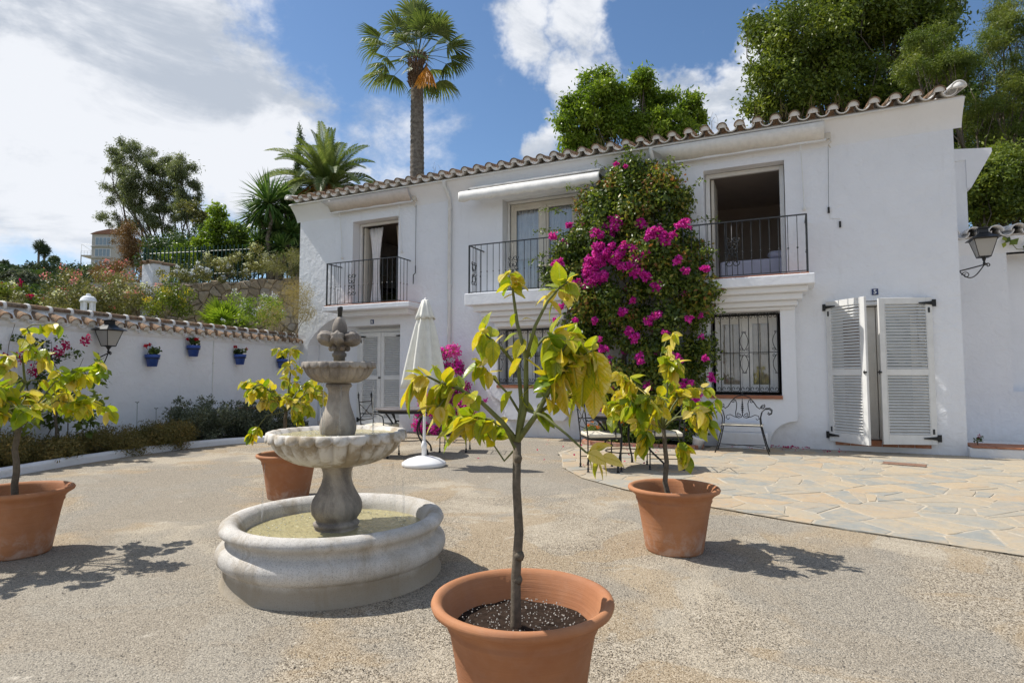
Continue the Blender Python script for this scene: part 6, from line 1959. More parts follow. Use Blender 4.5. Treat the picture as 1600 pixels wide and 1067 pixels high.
for s0, s1, h, lab in ((2.3, 3.45, .62, 'taller dark grey green shrub with tiny lilac flowers, left one against the garden wall'), (3.5, 4.75, .52, 'dark grey green shrub with tiny lilac flowers in front of the white ledge')):
    b, c = along(s0, s1, .35, 1.15, .08, h, .13, .22, 46)
    c += [(random.uniform(-.5, .5), random.uniform(-.6, .6), h+random.uniform(.05, .2), .06) for _ in range(9)]
    bush('flowering_shrub', lab, 'shrub', tuple(b), c, 15000, .044, 'grey_shrub', [('blue_flower', 130, .018, 20)], .45, 14, 'dark shrubs against the garden wall', -.2, .2)
b, c = along(4.9, 5.9, .55, 1.15, .05, .22, .08, .13, 14)
bush('flowering_shrub', 'small low grey green shrub at the far end of the bed beyond the fountain', 'shrub', tuple(b), c, 4000, .04, 'grey_shrub', [('blue_flower', 50, .018, 10)], .45, 5, 'dark shrubs against the garden wall', -.2, .2)
# two dry seed stalks
mb = MB()
for s, h in ((1.75, .72), (2.12, .60)):
    p = wp(s, .5, .05); q = p+Vector((-.06, .05, h)); mb.tube([p, (p+q)/2+Vector((.02, 0, 0)), q], .004, 4)
    for k in range(9):
        a = k*.7; mb.tube([q, q+Vector((math.cos(a)*.035, math.sin(a)*.035, .03))], .002, 3)
tag(obj('seed_stalk', mb, 'grey_shrub'), 'thin dry flower stalks standing above the low shrub', 'dry stalks', kind='stuff')
# vine shoot on the annex wall
vt = thing('vine_shoot', 'short green vine shoot hanging on the white side wing at the right edge', 'vine', (3.6, 12.4, 3.3))
mb = MB().tube([(-.28, -.03, .28), (-.22, -.04, .22), (-.1, -.05, .02), (.1, -.04, .0), (.5, -.03, -.06), (1.2, -.03, -.1)], .006, 4); obj('stem', mb, 'bark_green', vt)
P = np.array([[-.27, -.05, .25], [-.24, -.05, .16], [-.18, -.05, .24], [-.2, -.06, .10], [-.02, -.06, .02], [.02, -.06, -.04], [.08, -.06, .04], [.16, -.06, -.08], [.24, -.06, .02], [.34, -.06, -.10], [.42, -.06, .0], [.5, -.06, -.06], [.7, -.06, -.1], [.9, -.06, -.06]])
put('foliage', leaf_mesh('foliage', P, np.tile([0, -1.5, .2], (len(P), 1)), .15, .75, 'green_leaf', .6), vt)
b_ = bush('low_plant', 'tiny dark red plant at the foot of the right corner of the house', 'plant', (2.62, 11.35, .17), [(0, 0, .07, .05), (.05, 0, .12, .04)], 50, .035, 'dark_leaf', [('fuchsia', 20, .03, 2)], .7, 2)
# ---------------------------------------------------------------- garden and hillside behind
random.seed(101)
# skirt below the upper hillside so the terrace reads as solid ground
a_ = Vector((-22.0, 8.6)); b_v = Vector((-11.4, 13.3)); dv_ = (b_v-a_).normalized(); nv_ = Vector((-dv_.y, dv_.x))
def rw(u, d=0., z=0.):
    p = a_+dv_*u+nv_*d; return Vector((p.x, p.y, z))
rwall = thing('retaining_wall', 'rubble stone retaining wall on the hillside behind the garden wall', 'stone wall', rw(8))
sk = MB()
q = [rw(3.8, .12), rw(30, .12), rw(30, .5), rw(3.8, .5)]
sk.add([(p.x, p.y, 1.0) for p in q]+[(p.x, p.y, 3.6) for p in q], [(0,3,2,1), (4,5,6,7), (0,1,5,4), (1,2,6,5), (2,3,7,6), (3,0,4,7)])
tag(obj('hillside_bank', sk, 'hill_ground'), kind='structure')
bk_ = MB(); q = [rw(4.2, .0), rw(12.6, .0), rw(12.6, .3), rw(4.2, .3)]
bk_.add([(p.x, p.y, 1.6) for p in q]+[(p.x, p.y, 3.92) for p in q], [(0,3,2,1), (4,5,6,7), (0,1,5,4), (1,2,6,5), (2,3,7,6), (3,0,4,7)])
obj('wall_core', bk_, 'mortar', rwall, world=True)
cells = _vc(4.2, 12.6, 2.1, 4.1, .20, .5, 1.5, 8)
cells.sort(key=lambda c: -c[0][1])
rot_ = Matrix.Rotation(math.atan2(dv_.y, dv_.x), 4, 'Z')
cnt = 0
for c, poly in cells:
    top = 3.72+.055*(c[0]-4.2)+.05*math.sin(c[0]*5)
    poly = clip(poly, (0, top), (0, 1))
    if len(poly) < 3: continue
    p = inset(poly, random.uniform(.003, .009))
    if len(p) < 3: continue
    cx = sum(a[0] for a in p)/len(p); cy = sum(a[1] for a in p)/len(p); k = len(p); dpt = random.uniform(.04, .12)
    mb = MB()
    mb.v = [(a[0], .02, a[1]) for a in p]+[(cx+(a[0]-cx)*.97, -dpt*.7, cy+(a[1]-cy)*.97) for a in p]+[(cx+(a[0]-cx)*.72, -dpt+random.uniform(-.012, .012), cy+(a[1]-cy)*.72) for a in p]
    for i in range(k):
        j = (i+1) % k; mb.f += [(i, j, k+j, k+i), (k+i, k+j, 2*k+j, 2*k+i)]
    mb.f.append(tuple(2*k+i for i in range(k)))
    me = mb.mesh('stone', 'rubble_stone')
    put('stone', me, rwall, Matrix.Translation((a_.x, a_.y, 0)) @ rot_, True); cnt += 1
    if cnt > 285: break

# green picket fence on top
fn = thing('picket_fence', 'green metal picket fence above the stone retaining wall', 'fence', rw(8, 1.0, 4.0))
fp = MB()
u = 5.2; ztop = lambda u: 5.08+.045*(u-5)
while u < 12.4:
    p = rw(u, .9); z1 = ztop(u)
    fp.box(p.x-.014, p.x+.014, p.y-.014, p.y+.014, 3.9, z1)
    u += .125
for h in (.15, .85):
    fp.tube([rw(5.2, .92, ztop(5.2)-h), rw(12.4, .92, ztop(12.4)-h)], .015, 4)
o = obj('pickets', fp, 'fence_green', fn, world=True); tag(o, kind='stuff')
for u in (5.2, 7.0, 8.8, 10.6, 12.4):
    obj('post', MB().tube([rw(u, .95, 3.8), rw(u, .95, ztop(u)+.06)], .03, 6), 'fence_green', fn, world=True)

# white pillar with a tile cap, small ventilation turret
P0 = at(243, 465, 17.0); pil = thing('white_pillar', 'weathered white pillar with a clay tile cap on the hillside', 'pillar', (P0.x, P0.y, 2))
o = obj('shaft', MB().box(-.26, .22, -.26, .26, 0, 2.42), 'plaster', pil); bevel(o, .02)
for k in range(2):
    for q in (-1, 1):
        put('roof_tile', cover, pil, Matrix.Translation((q*.13+0, -.36+k*.36, 2.43+k*.0)) @ Matrix.Rotation(R(4), 4, 'X'))
put('mortar_cap', MB().box(-.25, .21, -.25, .25, 2.42, 2.47).mesh('mortar_cap', 'mortar'), pil)
P0 = at(138, 470, 12.2); vt_ = thing('ventilation_turret', 'small white domed ventilation turret just behind the garden wall', 'chimney', (P0.x, P0.y, 1.8))
tz = .76
vb_ = MB().lathe([(.12, 0), (.12, tz), (.125, tz+.01)], 20)
obj('shaft', vb_, 'plaster_smooth', vt_, True)
for k in range(6):
    a = k*math.pi/3; obj('post', MB().box(-.022, .022, -.03, .03, tz, tz+.19, Matrix.Translation((math.cos(a)*.1, math.sin(a)*.1, 0)) @ Matrix.Rotation(a+math.pi/2, 4, 'Z')), 'plaster_smooth', vt_)
obj('dome', MB().lathe([(.10, tz+.185), (.15, tz+.19), (.155, tz+.215), (.145, tz+.225), (.13, tz+.27), (.09, tz+.31), (.04, tz+.325), (.045, tz+.34), (.04, tz+.36), (.005, tz+.372)], 24), 'plaster_smooth', vt_, True)

EXB = [(-15.5, 6.5, 1.5, 'olive_leaf'), (-17.5, 9.2, 1.6, 'green_leaf'), (-14.5, 3.5, 1.3, 'rust_leaf'), (-19, 6, 1.8, 'dark_leaf'), (-17, 2.5, 1.5, 'green_leaf'), (-20.5, 10.5, 1.8, 'olive_leaf')]
for k_, (x_, y_, r_, m_) in enumerate(EXB):
    t_ = bush('garden_bush', ['olive green', 'fresh green', 'rusty brown', 'dark green', 'broad green', 'tall olive'][k_]+' bush on the garden slope beyond the left edge of the wall', 'bush', (x_, y_, 1.9), crown_clumps(0, 0, .35, r_, r_, .55, 26, .25, .45, -.5), 5200, .08, m_, None, .4, 0)
def veg(name, label, cat, px, py, Z, w, h, n, size, mat, ncl=24, base_z=2.0, flowers=None, group=None, asp=.5, trunk=None, r=(.14, .3), shell=.35, droop=.2):
    """bush whose middle is seen at px,py at distance Z; w, h in metres"""
    h = h*.78; p = at(px, py, Z); cz = p.z-base_z
    cl = crown_clumps(0, 0, cz, w/2, w/2, h/2, ncl, min(w, h)*r[0], min(w, h)*r[1], -.9)
    return bush(name, label, cat, (p.x, p.y, base_z), cl, n, size, mat, flowers, asp, 6, group, droop, shell)
G_ol = 'flowering shrubs behind the garden wall'
veg('oleander', 'oleander with cream and pale green flowers behind the tiled wall, left of the turret', 'oleander', 85, 478, 14.5, 2.6, 1.2, 5200, .085, 'olive_leaf', 26, 2.2, [('white_flower', 620, .045, 24)], G_ol, .3)
veg('oleander', 'oleander with pink flowers above the turret', 'oleander', 150, 462, 16.5, 3.0, 1.7, 8600, .085, 'olive_leaf', 34, 2.2, [('pink_flower', 560, .045, 26)], G_ol, .3)
veg('oleander', 'oleander with pink and cream flowers between the turret and the white pillar', 'oleander', 186, 474, 15.5, 2.2, 1.4, 6600, .08, 'olive_leaf', 30, 2.2, [('pink_flower', 330, .045, 20), ('white_flower', 260, .05, 14)], G_ol, .3)
veg('oleander', 'tall rust tinged bush with pink flowers below the apartment block', 'oleander', 208, 438, 19, 2.8, 1.4, 7200, .085, 'rust_leaf', 30, 3.0, [('pink_flower', 260, .045, 18)], G_ol, .3)
veg('hibiscus', 'bush with vivid red flowers behind the wall at the left edge', 'hibiscus', 14, 466, 13.5, 1.3, .8, 2200, .07, 'green_leaf', 14, 2.1, [('fuchsia', 260, .06, 10)], G_ol, .5)
veg('oleander', 'low cream flowered bush right behind the tiles at the left edge', 'oleander', 45, 478, 12.6, 1.6, .8, 2400, .07, 'olive_leaf', 12, 2.0, [('white_flower', 200, .045, 8)], G_ol, .3)
veg('yellow_lantana', 'small bush with yellow flowers at the foot of the white pillar', 'lantana', 268, 470, 14.8, .9, 1.2, 3000, .055, 'green_leaf', 16, 2.2, [('yellow_flower', 420, .035, 14)], G_ol, .55)
veg('plumbago', 'pale blue plumbago spilling over the retaining wall', 'plumbago', 322, 432, 16.4, 2.4, .75, 4200, .055, 'olive_leaf', 26, 3.7, [('blue_flower', 900, .04, 24)], G_ol, .4)
veg('plumbago', 'white flowered bush behind the green picket fence', 'plumbago', 392, 408, 17.2, 2.3, 1.0, 4600, .06, 'olive_leaf', 26, 3.9, [('white_flower', 700, .04, 22)], G_ol, .4)
veg('plumbago', 'pale blue flowered bush in front of the stone wall near the house corner', 'plumbago', 392, 486, 14.2, 1.7, 1.0, 3600, .055, 'bright_leaf', 20, 2.1, [('blue_flower', 420, .035, 18)], G_ol, .4)
veg('broom_bush', 'yellow green wispy bush beside the corner of the house', 'bush', 448, 480, 13.6, 1.2, 1.5, 5200, .06, 'dry_grass', 22, 2.1, None, G_ol, .12, r=(.16, .3))
veg('broom_bush', 'dry grey green wispy bush on top of the stone wall beside the house', 'bush', 450, 415, 16.0, 1.3, 1.0, 4200, .07, 'olive_leaf', 18, 3.8, None, G_ol, .12)
veg('hillside_bush', 'dark green bush on the bank between pillar and fence', 'bush', 285, 432, 18.2, 1.8, 1.7, 4600, .06, 'green_leaf', 22, 3.6, None, G_ol, .3)
veg('hillside_bush', 'bright green creeper over the green fence in front of the yucca', 'bush', 300, 402, 19.0, 1.6, 1.0, 2600, .07, 'bright_leaf', 14, 4.2, None, G_ol)
veg('hillside_bush', 'sprawling green bush with yellow tips at the foot of the yucca', 'bush', 452, 372, 18.5, 1.3, 1.0, 2200, .08, 'bright_leaf', 12, 4.4, None, G_ol)
veg('hillside_bush', 'long dark hedge behind the left part of the picket fence', 'hedge', 300, 405, 20.5, 3.4, 2.2, 11000, .09, 'dark_leaf', 30, 4.2, None, G_ol)
veg('hillside_bush', 'dark thicket behind the picket fence right under the yucca', 'thicket', 425, 392, 19.8, 3.2, 2.2, 11000, .09, 'dark_leaf', 30, 4.2, None, G_ol)
veg('hillside_bush', 'dark bush behind the middle of the picket fence', 'bush', 355, 396, 21.0, 3.2, 2.2, 9600, .08, 'dark_leaf', 18, 4.4, None, G_ol)

# fan palm bush (low, star of stiff fans)
def fan(t, base, d, L, nseg, spread, mat, pet=.0, name='frond', droop=.25, width=.045, tipdrop=.2):
    """palmate leaf: petiole of length pet, then blades spread as a fan of radius L"""
    base = Vector(base); d = Vector(d).normalized()
    side = d.cross(Vector((0, 0, 1)))
    side = side.normalized() if side.length > .05 else Vector((1, 0, 0))
    up = side.cross(d).normalized()
    mb = MB(); hub = base+d*pet+Vector((0, 0, -droop*pet*.35))
    if pet > 0: mb.tube([base, base+d*pet*.55+Vector((0, 0, -.02*pet)), hub], [.016, .012, .009], 5)
    for k in range(nseg):
        a = -spread/2+spread*k/(nseg-1)+random.uniform(-.04, .04)
        dd = d*math.cos(a)+side*math.sin(a)+up*(.18*math.cos(a*2)-.05)
        l = L*(.72+.28*math.cos(a*.75))*random.uniform(.92, 1.05)
        s2 = (-d*math.sin(a)+side*math.cos(a))
        w = width*l
        p0 = hub; p1 = hub+dd*l*.5+Vector((0, 0, -droop*l*.12)); p2 = hub+dd*l*.82+Vector((0, 0, -droop*l*.45)); p3 = hub+dd*l+Vector((0, 0, -droop*l*(.85+tipdrop*random.random())))
        o = len(mb.v)
        mb.v += [tuple(p0), tuple(p1-s2*w+up*w*.5), tuple(p1+up*-.0), tuple(p1+s2*w+up*w*.5), tuple(p2-s2*w*.6), tuple(p2+s2*w*.6), tuple(p3)]
        mb.f += [(o, o+1, o+2), (o, o+2, o+3), (o+1, o+4, o+2), (o+2, o+4, o+5), (o+2, o+5, o+3), (o+4, o+6, o+5)]
    me = mb.mesh(name, mat, False, False)
    r = RNG.random(len(me.polygons))*.6+random.random()*.4
    a_ = me.attributes.new('rnd', 'FLOAT', 'FACE'); a_.data.foreach_set('value', r.astype(np.float32))
    return put(name, me, t, None, True)
p = at(352, 492, 14.8); fpn = thing('fan_palm_bush', 'bright green fan palm bush in front of the stone retaining wall', 'fan palm', (p.x, p.y, 2.1))
for k in range(46):
    a = random.uniform(0, 6.28); e = random.uniform(-.05, 1.35)
    fan(fpn, (p.x, p.y, 2.4), (math.cos(a)*math.cos(e), math.sin(a)*math.cos(e), math.sin(e)), random.uniform(.34, .48), 14, 2.4, 'bright_leaf', random.uniform(.25, .5), droop=.1, width=.05)

# tall fan palm behind the house
def tall_palm():
    Z = 22; b = at(650, 590, Z); top = at(652, 92, Z)
    t = thing('tall_fan_palm', 'tall single trunked fan palm rising behind the roof of the house', 'palm tree', (b.x, b.y, 4.6))
    mb = MB(); n = 130; ring = 20
    for i in range(n+1):
        s = i/n; z = 4.6+(top.z-.25-4.6)*s
        r = .30-.075*s+.012*(i % 3 == 0)-.006*(i % 3 == 1)
        for k in range(ring):
            an = 2*math.pi*k/ring
            rr = r*(1+.02*mnoise.noise((math.cos(an)*3, math.sin(an)*3, z*3)))
            mb.v.append((b.x+(top.x-b.x)*s+rr*math.cos(an), b.y+(top.y-b.y)*s+rr*math.sin(an), z))
    for i in range(n):
        for k in range(ring): mb.f.append((i*ring+k, i*ring+(k+1) % ring, (i+1)*ring+(k+1) % ring, (i+1)*ring+k))
    obj('trunk', mb, 'palm_trunk', t, True, True)
    fb = MB()
    for i in range(190):
        an = random.uniform(0, 6.28); z = top.z-random.uniform(0, 1.15)
        r = .24
        p0 = Vector((top.x+r*math.cos(an), top.y+r*math.sin(an), z)); d = Vector((math.cos(an), math.sin(an), 1.3))
        fb.tube([p0, p0+d*.10+Vector((0, 0, .08)), p0+d*.16+Vector((0, 0, .02))], [.035, .022, .006], 4)
    obj('crown_boots', fb, 'palm_fibre', t, world=True)
    hubz = top.z+.05
    view = FH; right = Vector((math.cos(YAW), math.sin(YAW), 0))
    for k in range(34):
        a = k*2.399; e = [1.42, 1.2, 1.0, .75, .5, .3, .12, -.08, -.3][k*9//34]+random.uniform(-.2, .2)
        d = (math.cos(a)*math.cos(e), math.sin(a)*math.cos(e), math.sin(e))
        fan(t, (top.x+d[0]*.1, top.y+d[1]*.1, hubz+.1*k/38), d, random.uniform(.80, 1.0), 26, 3.0, 'palm_green', random.uniform(1.0, 1.5), droop=random.uniform(.12, .3)+.12*(k > 20), width=.042, tipdrop=.5)
    # browned lower frond hanging on the right
    d = right*.30-view*.1+Vector((0, 0, -1.0))
    pb = Vector((top.x, top.y, top.z))+right*.42-view*.2
    fan(t, pb, -view*.30+Vector((0, 0, -1.0)), 1.2, 20, .8, 'palm_dead', .50, droop=.02, width=.05)
    for q in (-.16,):
        fan(t, (top.x, top.y-.2, top.z-.2), right*q*3-view*.5+Vector((0, 0, -.9)), .42, 16, 2.2, 'palm_green', .38, droop=.2, width=.05)
tall_palm()

def pinnate(t, base, d, L, arch_, mat='palm_green', nl=46, ll=.34, name='frond'):
    base = Vector(base); d = Vector(d).normalized(); pts = []; v = d*1.0; p = base
    n = 16
    for i in range(n+1):
        pts.append(p.copy()); v = (v+Vector((0, 0, -arch_/n*(.5+i/n)))).normalized(); p = p+v*L/n
    mb = MB(); mb.tube(pts, [.022*(1-.85*i/n) for i in range(n+1)], 5)
    for k in range(nl):
        s = .10+.9*k/(nl-1); f = s*n; i = min(int(f), n-1); q = pts[i].lerp(pts[i+1], f-i); tg = (pts[i+1]-pts[i]).normalized()
        sd = tg.cross(Vector((0, 0, 1)))
        sd = sd.normalized() if sd.length > .1 else tg.orthogonal().normalized()
        upv = sd.cross(tg)
        l = ll*(math.sin(math.pi*min(1, s*.82+.14))**.7)*random.uniform(.9, 1.1)
        for g in (-1, 1):
            dd = (sd*g*.85+tg*.75+upv*.38).normalized()
            w = .017
            e1 = q+dd*l*.55; e2 = q+dd*l+Vector((0, 0, -.22*l))
            o = len(mb.v); mb.v += [tuple(q-tg*w*.5), tuple(q+tg*w*.5), tuple(e1+tg*w*.8), tuple(e1-tg*w*.8), tuple(e2)]
            mb.f += [(o, o+1, o+2, o+3), (o+3, o+2, o+4)]
    me = mb.mesh(name, mat, False, False)
    r = RNG.random(len(me.polygons))*.5+random.random()*.5
    a_ = me.attributes.new('rnd', 'FLOAT', 'FACE'); a_.data.foreach_set('value', r.astype(np.float32))
    return put(name, me, t, None, True)
c = at(512, 290, 19.0); cp = thing('feather_palm', 'thick feather palm with arching fronds behind the left end of the roof', 'palm tree', (c.x, c.y, 4.4))
mb = MB()
for i in range(40):
    z = 4.2+(c.z-4.3)*i/39; r = .27+.02*(i % 2)+.06*(i > 30)
    mb.v += [(c.x+r*math.cos(k*.3927), c.y+r*math.sin(k*.3927), z) for k in range(16)]
for i in range(39):
    for k in range(16): mb.f.append((i*16+k, i*16+(k+1) % 16, (i+1)*16+(k+1) % 16, (i+1)*16+k))
obj('trunk', mb, 'palm_trunk', cp, False, True)
right = Vector((math.cos(YAW), math.sin(YAW), 0))
for k in range(54):
    a = k*2.399+.4; e = 1.45-1.35*(k/54)+random.uniform(-.1, .1)
    d = Vector((math.cos(a)*math.cos(e), math.sin(a)*math.cos(e), math.sin(e))) - right*.10
    pinnate(cp, (c.x+d.x*.15, c.y+d.y*.15, c.z-.15), d, random.uniform(1.75, 2.25), 1.2+.6*(k/44), nl=70, ll=.38)
for q in ((-1, .55), (-.9, .75)):
    pinnate(cp, (c.x, c.y, c.z-.1), right*q[0]+Vector((0, 0, q[1])), 2.35, 1.35)
# orange fruit stalks and dead sheaths
for k in range(16):
    a = random.uniform(0, 6.28); p0 = Vector((c.x+.2*math.cos(a), c.y+.2*math.sin(a), c.z-.25))
    mbx = MB().tube([p0, p0+Vector((math.cos(a)*.35, math.sin(a)*.35, .15)), p0+Vector((math.cos(a)*.6, math.sin(a)*.6, -.2))], [.02, .014, .008], 4)
    for j in range(14):
        q0 = p0+Vector((math.cos(a)*.4, math.sin(a)*.4, .12)); mbx.tube([q0, q0+Vector((math.cos(a)*.2+random.gauss(0, .09), math.sin(a)*.2+random.gauss(0, .09), -.35+random.gauss(0, .08)))], .008, 3)
    nt_ = put('fruit_stalk', mbx.mesh('fruit_stalk', 'palm_dead'), cp, None, True)
c2_ = at(600, 292, 24); cp2 = thing('feather_palm', 'tips of a second feather palm just showing above the roof left of the tall trunk', 'palm tree', (c2_.x, c2_.y, 4.8))
obj('trunk', MB().tube([(c2_.x, c2_.y, 4.6), (c2_.x, c2_.y, c2_.z-.9)], .3, 12), 'palm_trunk', cp2, True, True)
for k in range(18):
    a = k*2.399; e = 1.2-1.1*k/18
    pinnate(cp2, (c2_.x, c2_.y, c2_.z-1.0), (math.cos(a)*math.cos(e), math.sin(a)*math.cos(e), math.sin(e)), 1.6, 1.5)

# yucca with several heads of sword leaves
def yucca():
    Z = 17.8; t = thing('yucca', 'big yucca with heads of dark sword shaped leaves beside the left end of the roof', 'yucca', tuple(at(425, 400, Z))[:2]+(4.0,))
    heads = [(420, 318, .80), (446, 322, .62), (402, 338, .52), (432, 362, .52), (456, 366, .46), (408, 384, .42), (440, 388, .42), (466, 340, .42), (462, 390, .36)]
    base = at(432, 420, Z); base.z = 3.9
    mb = MB()
    for i, (px, py, L) in enumerate(heads):
        h = at(px, py, Z+random.uniform(-.35, .35)); L *= 1.5
        limb(mb, base+Vector((random.uniform(-.15, .15), random.uniform(-.15, .15), 0)), h, .08, .045, 5, .05, 7)
        n = 210; P = []; F = []
        for k in range(n):
            a = random.uniform(0, 6.28); e = math.asin(random.uniform(-.75, 1.0))
            d = Vector((math.cos(a)*math.cos(e), math.sin(a)*math.cos(e), math.sin(e))); l = L*random.uniform(.8, 1.05)*(1 if e > -.2 else .8)
            sd = d.cross(Vector((0, 0, 1))); sd = sd.normalized() if sd.length > .1 else Vector((1, 0, 0))
            w = .034; dr = Vector((0, 0, -.10*l if e > .3 else -.2*l))
            o = len(P); m1 = h+d*l*.5
            P += [h+d*.03-sd*w*.4, h+d*.03+sd*w*.4, m1+sd*w, m1-sd*w, h+d*l+dr]
            F += [(o, o+1, o+2, o+3), (o+3, o+2, o+4)]
        me = bpy.data.meshes.new('leaf_head'); me.from_pydata([tuple(v) for v in P], [], F); me.materials.append(M['yucca_leaf'])
        a_ = me.attributes.new('rnd', 'FLOAT', 'FACE'); a_.data.foreach_set('value', RNG.random(len(F)).astype(np.float32))
        put('leaf_head', me, t, None, True)
    obj('trunk', mb, 'palm_trunk', t, True, True)
yucca()

# cypress
c = at(466, 260, 30); cy = thing('cypress', 'thin pointed cypress standing behind the feather palm', 'cypress', (c.x, c.y, 5))
cl = []
for i in range(40):
    s = i/39; r = .32*(1-s)**.5*(1 if s > .3 else 1)+.10
    cl.append((random.gauss(0, .06), random.gauss(0, .06), .5+s*8.6, r*.9, .35))
P, Nn, cr = clump_points(cl, 16000, 1, .2); put('foliage', leaf_mesh('foliage', P, Nn, .12, .3, 'dark_leaf', -1.5, cr), cy)
obj('trunk', MB().tube([(0, 0, 0), (0, 0, 7.5)], [.12, .03], 6), 'bark', cy)

# leafy trees: trunk, limbs, crown of leaf clumps
def tree(name, label, cat, px, Z, base_z, crown, n, size, mat, trunks=((0, 0),), tr=.14, group=None, asp=.5, droop=.3, shell=.3, lights=None, barkm='bark', tw=2):
    """crown: list of (px, py, dz, rx, rz, nclumps, r0, r1); px,py where the middle of that lobe is seen"""
    b = at(px, 590, Z); t = thing(name, label, cat, (b.x, b.y, base_z), 0, group)
    cl = []; mb = MB(); bases = [Vector((b.x+dx, b.y+dy, base_z)) for dx, dy in trunks]
    for j, (cx, cy_, dz, rx, rz, nc, r0, r1) in enumerate(crown):
        c = at(cx, cy_, Z+dz); bb = bases[j % len(bases)]
        sub = crown_clumps(c.x, c.y, c.z, rx, rx, rz, int(nc*1.35), r0*1.1, r1*1.15, -.8, .3)
        P = limb(mb, bb, (c.x, c.y, c.z+rz*.4), tr*.62, tr*.12, 8, .04, 7)
        for q in random.sample(sub, min(len(sub), 3+nc//4)):
            k = random.randint(3, 7); limb(mb, P[k], q[:3], tr*.18, tr*.04, 4, .08, 4)
        cl += sub
    obj('trunk', mb, barkm, t, True, True)
    P, Nn, cr = clump_points(loc_clumps(cl, (b.x, b.y, base_z)), n, .8, -1)
    put('crown', leaf_mesh('crown', P, Nn, size, asp, mat, droop, np.clip(.5*cr+.5*RNG.random(n), 0, 1)), t)
    return t
# eucalyptus group
tree('eucalyptus', 'tallest eucalyptus with airy grey green crown left of the yucca', 'eucalyptus', 238, 27, 4.6,
     [(205, 245, 0, .95, .8, 18, .16, .38), (190, 300, .5, .7, .8, 12, .14, .30), (225, 290, -.4, .9, 1.0, 20, .16, .36), (185, 345, 0, .8, .6, 10, .12, .28), (228, 345, 0, .8, .9, 12, .14, .30), (175, 270, .2, .35, .4, 5, .1, .22)], 30000, .12, 'euca_leaf', ((0, 0), (.3, .2), (-.2, .1)), .13, 'eucalyptus trees on the hillside', .22, 1.2, .2)
tree('eucalyptus', 'second eucalyptus leaning right beside the tallest one', 'eucalyptus', 255, 26.4, 4.6,
     [(250, 262, 0, .55, .8, 12, .14, .34), (262, 300, .4, .7, .9, 14, .14, .32), (250, 340, 0, .7, .8, 12, .12, .30), (240, 390, 0, .8, .6, 9, .12, .26)], 20000, .12, 'euca_leaf', ((0, 0), (.25, .1)), .10, 'eucalyptus trees on the hillside', .22, 1.2, .2)
tree('eucalyptus', 'lower eucalyptus of the group, right of the other two', 'eucalyptus', 285, 25.5, 4.6,
     [(282, 270, 0, .6, .7, 12, .14, .30), (298, 300, .3, .45, .6, 9, .12, .28), (280, 330, 0, .6, .8, 11, .12, .28), (288, 378, 0, .8, .7, 10, .12, .26), (312, 340, .3, .4, .4, 6, .1, .22)], 18000, .12, 'euca_leaf', ((0, 0), (.2, -.1)), .09, 'eucalyptus trees on the hillside', .22, 1.2, .2)
tree('rust_tree', 'reddish brown feathery tree in front of the eucalyptus trunks', 'tree', 205, 24, 3.6,
     [(192, 385, 0, .55, 1.2, 14, .16, .30), (212, 400, .3, .7, 1.0, 14, .16, .30), (250, 405, .3, .9, .8, 12, .16, .30)], 16000, .085, 'rust_leaf', ((0, 0),), .08, 'small trees on the hillside', .25, .2, .3)
tree('green_tree', 'bright green leafy tree between the eucalyptus group and the yucca', 'tree', 340, 19, 3.8,
     [(338, 345, 0, .35, .45, 9, .14, .24), (350, 375, 0, .8, .6, 18, .16, .30), (325, 385, -.3, .45, .4, 8, .13, .24), (372, 392, .3, .6, .5, 10, .14, .26), (312, 402, -.4, .35, .35, 6, .1, .2)], 14000, .12, 'bright_leaf', ((0, 0),), .09, 'small trees on the hillside', .4, .5, .3)
tree('green_tree', 'lighter green branch of a tree behind the bright green tree', 'tree', 300, 22, 4.2,
     [(300, 325, 0, .35, .3, 6, .12, .22), (312, 345, .2, .35, .4, 6, .12, .2)], 1500, .12, 'olive_leaf', ((0, 0),), .05, 'small trees on the hillside', .4, .5, .3)
# trees behind the house
tree('leafy_tree', 'bright green round crowned tree behind the middle of the roof', 'tree', 985, 20.5, 4.6,
     [(935, 150, 0, .85, .8, 20, .24, .46), (985, 165, .6, .9, .8, 20, .24, .46), (1008, 128, 0, .45, .4, 9, .18, .34), (905, 200, 0, .7, .7, 16, .22, .4), (1040, 200, 0, 1.0, .6, 18, .22, .4), (1078, 158, 0, .35, .35, 7, .15, .28), (1085, 185, .3, .4, .35, 8, .15, .28), (925, 250, .5, 1.1, .6, 16, .24, .42), (1050, 240, .5, 1.2, .5, 16, .24, .4), (890, 165, 0, .3, .3, 6, .14, .26), (960, 195, .3, .9, .6, 14, .24, .42), (1010, 205, .2, .9, .6, 14, .24, .42), (1040, 160, .4, .4, .4, 7, .16, .3)],
     56000, .14, 'bright_leaf', ((0, 0), (.4, .2)), .16, 'trees behind the house', .42, .6, .35)
tree('leafy_tree', 'massive dense dark green tree rising behind the right half of the roof', 'tree', 1340, 23, 4.4,
     [(1250, 60, 0, 1.9, 1.7, 42, .35, .75), (1330, 20, .8, 2.2, 1.9, 50, .35, .8), (1400, 60, .5, 1.9, 1.7, 40, .35, .75), (1225, 140, 0, 1.5, 1.2, 30, .3, .65), (1300, 130, 0, 1.8, 1.4, 36, .35, .7), (1390, 150, 0, 1.8, 1.2, 32, .35, .7), (1290, -60, .5, 2.2, 1.5, 30, .4, .8), (1440, 20, .6, 1.5, 1.5, 28, .35, .7), (1190, 40, .4, .6, .7, 9, .25, .45), (1180, 120, .4, .5, .5, 8, .2, .4), (1190, 175, .2, .6, .4, 8, .22, .4), (1460, 120, .6, 1.0, 1.0, 16, .3, .5)],
     110000, .17, 'green_leaf', ((0, 0), (.7, .3), (-.6, .2)), .30, 'trees behind the house', .42, .6, .45)
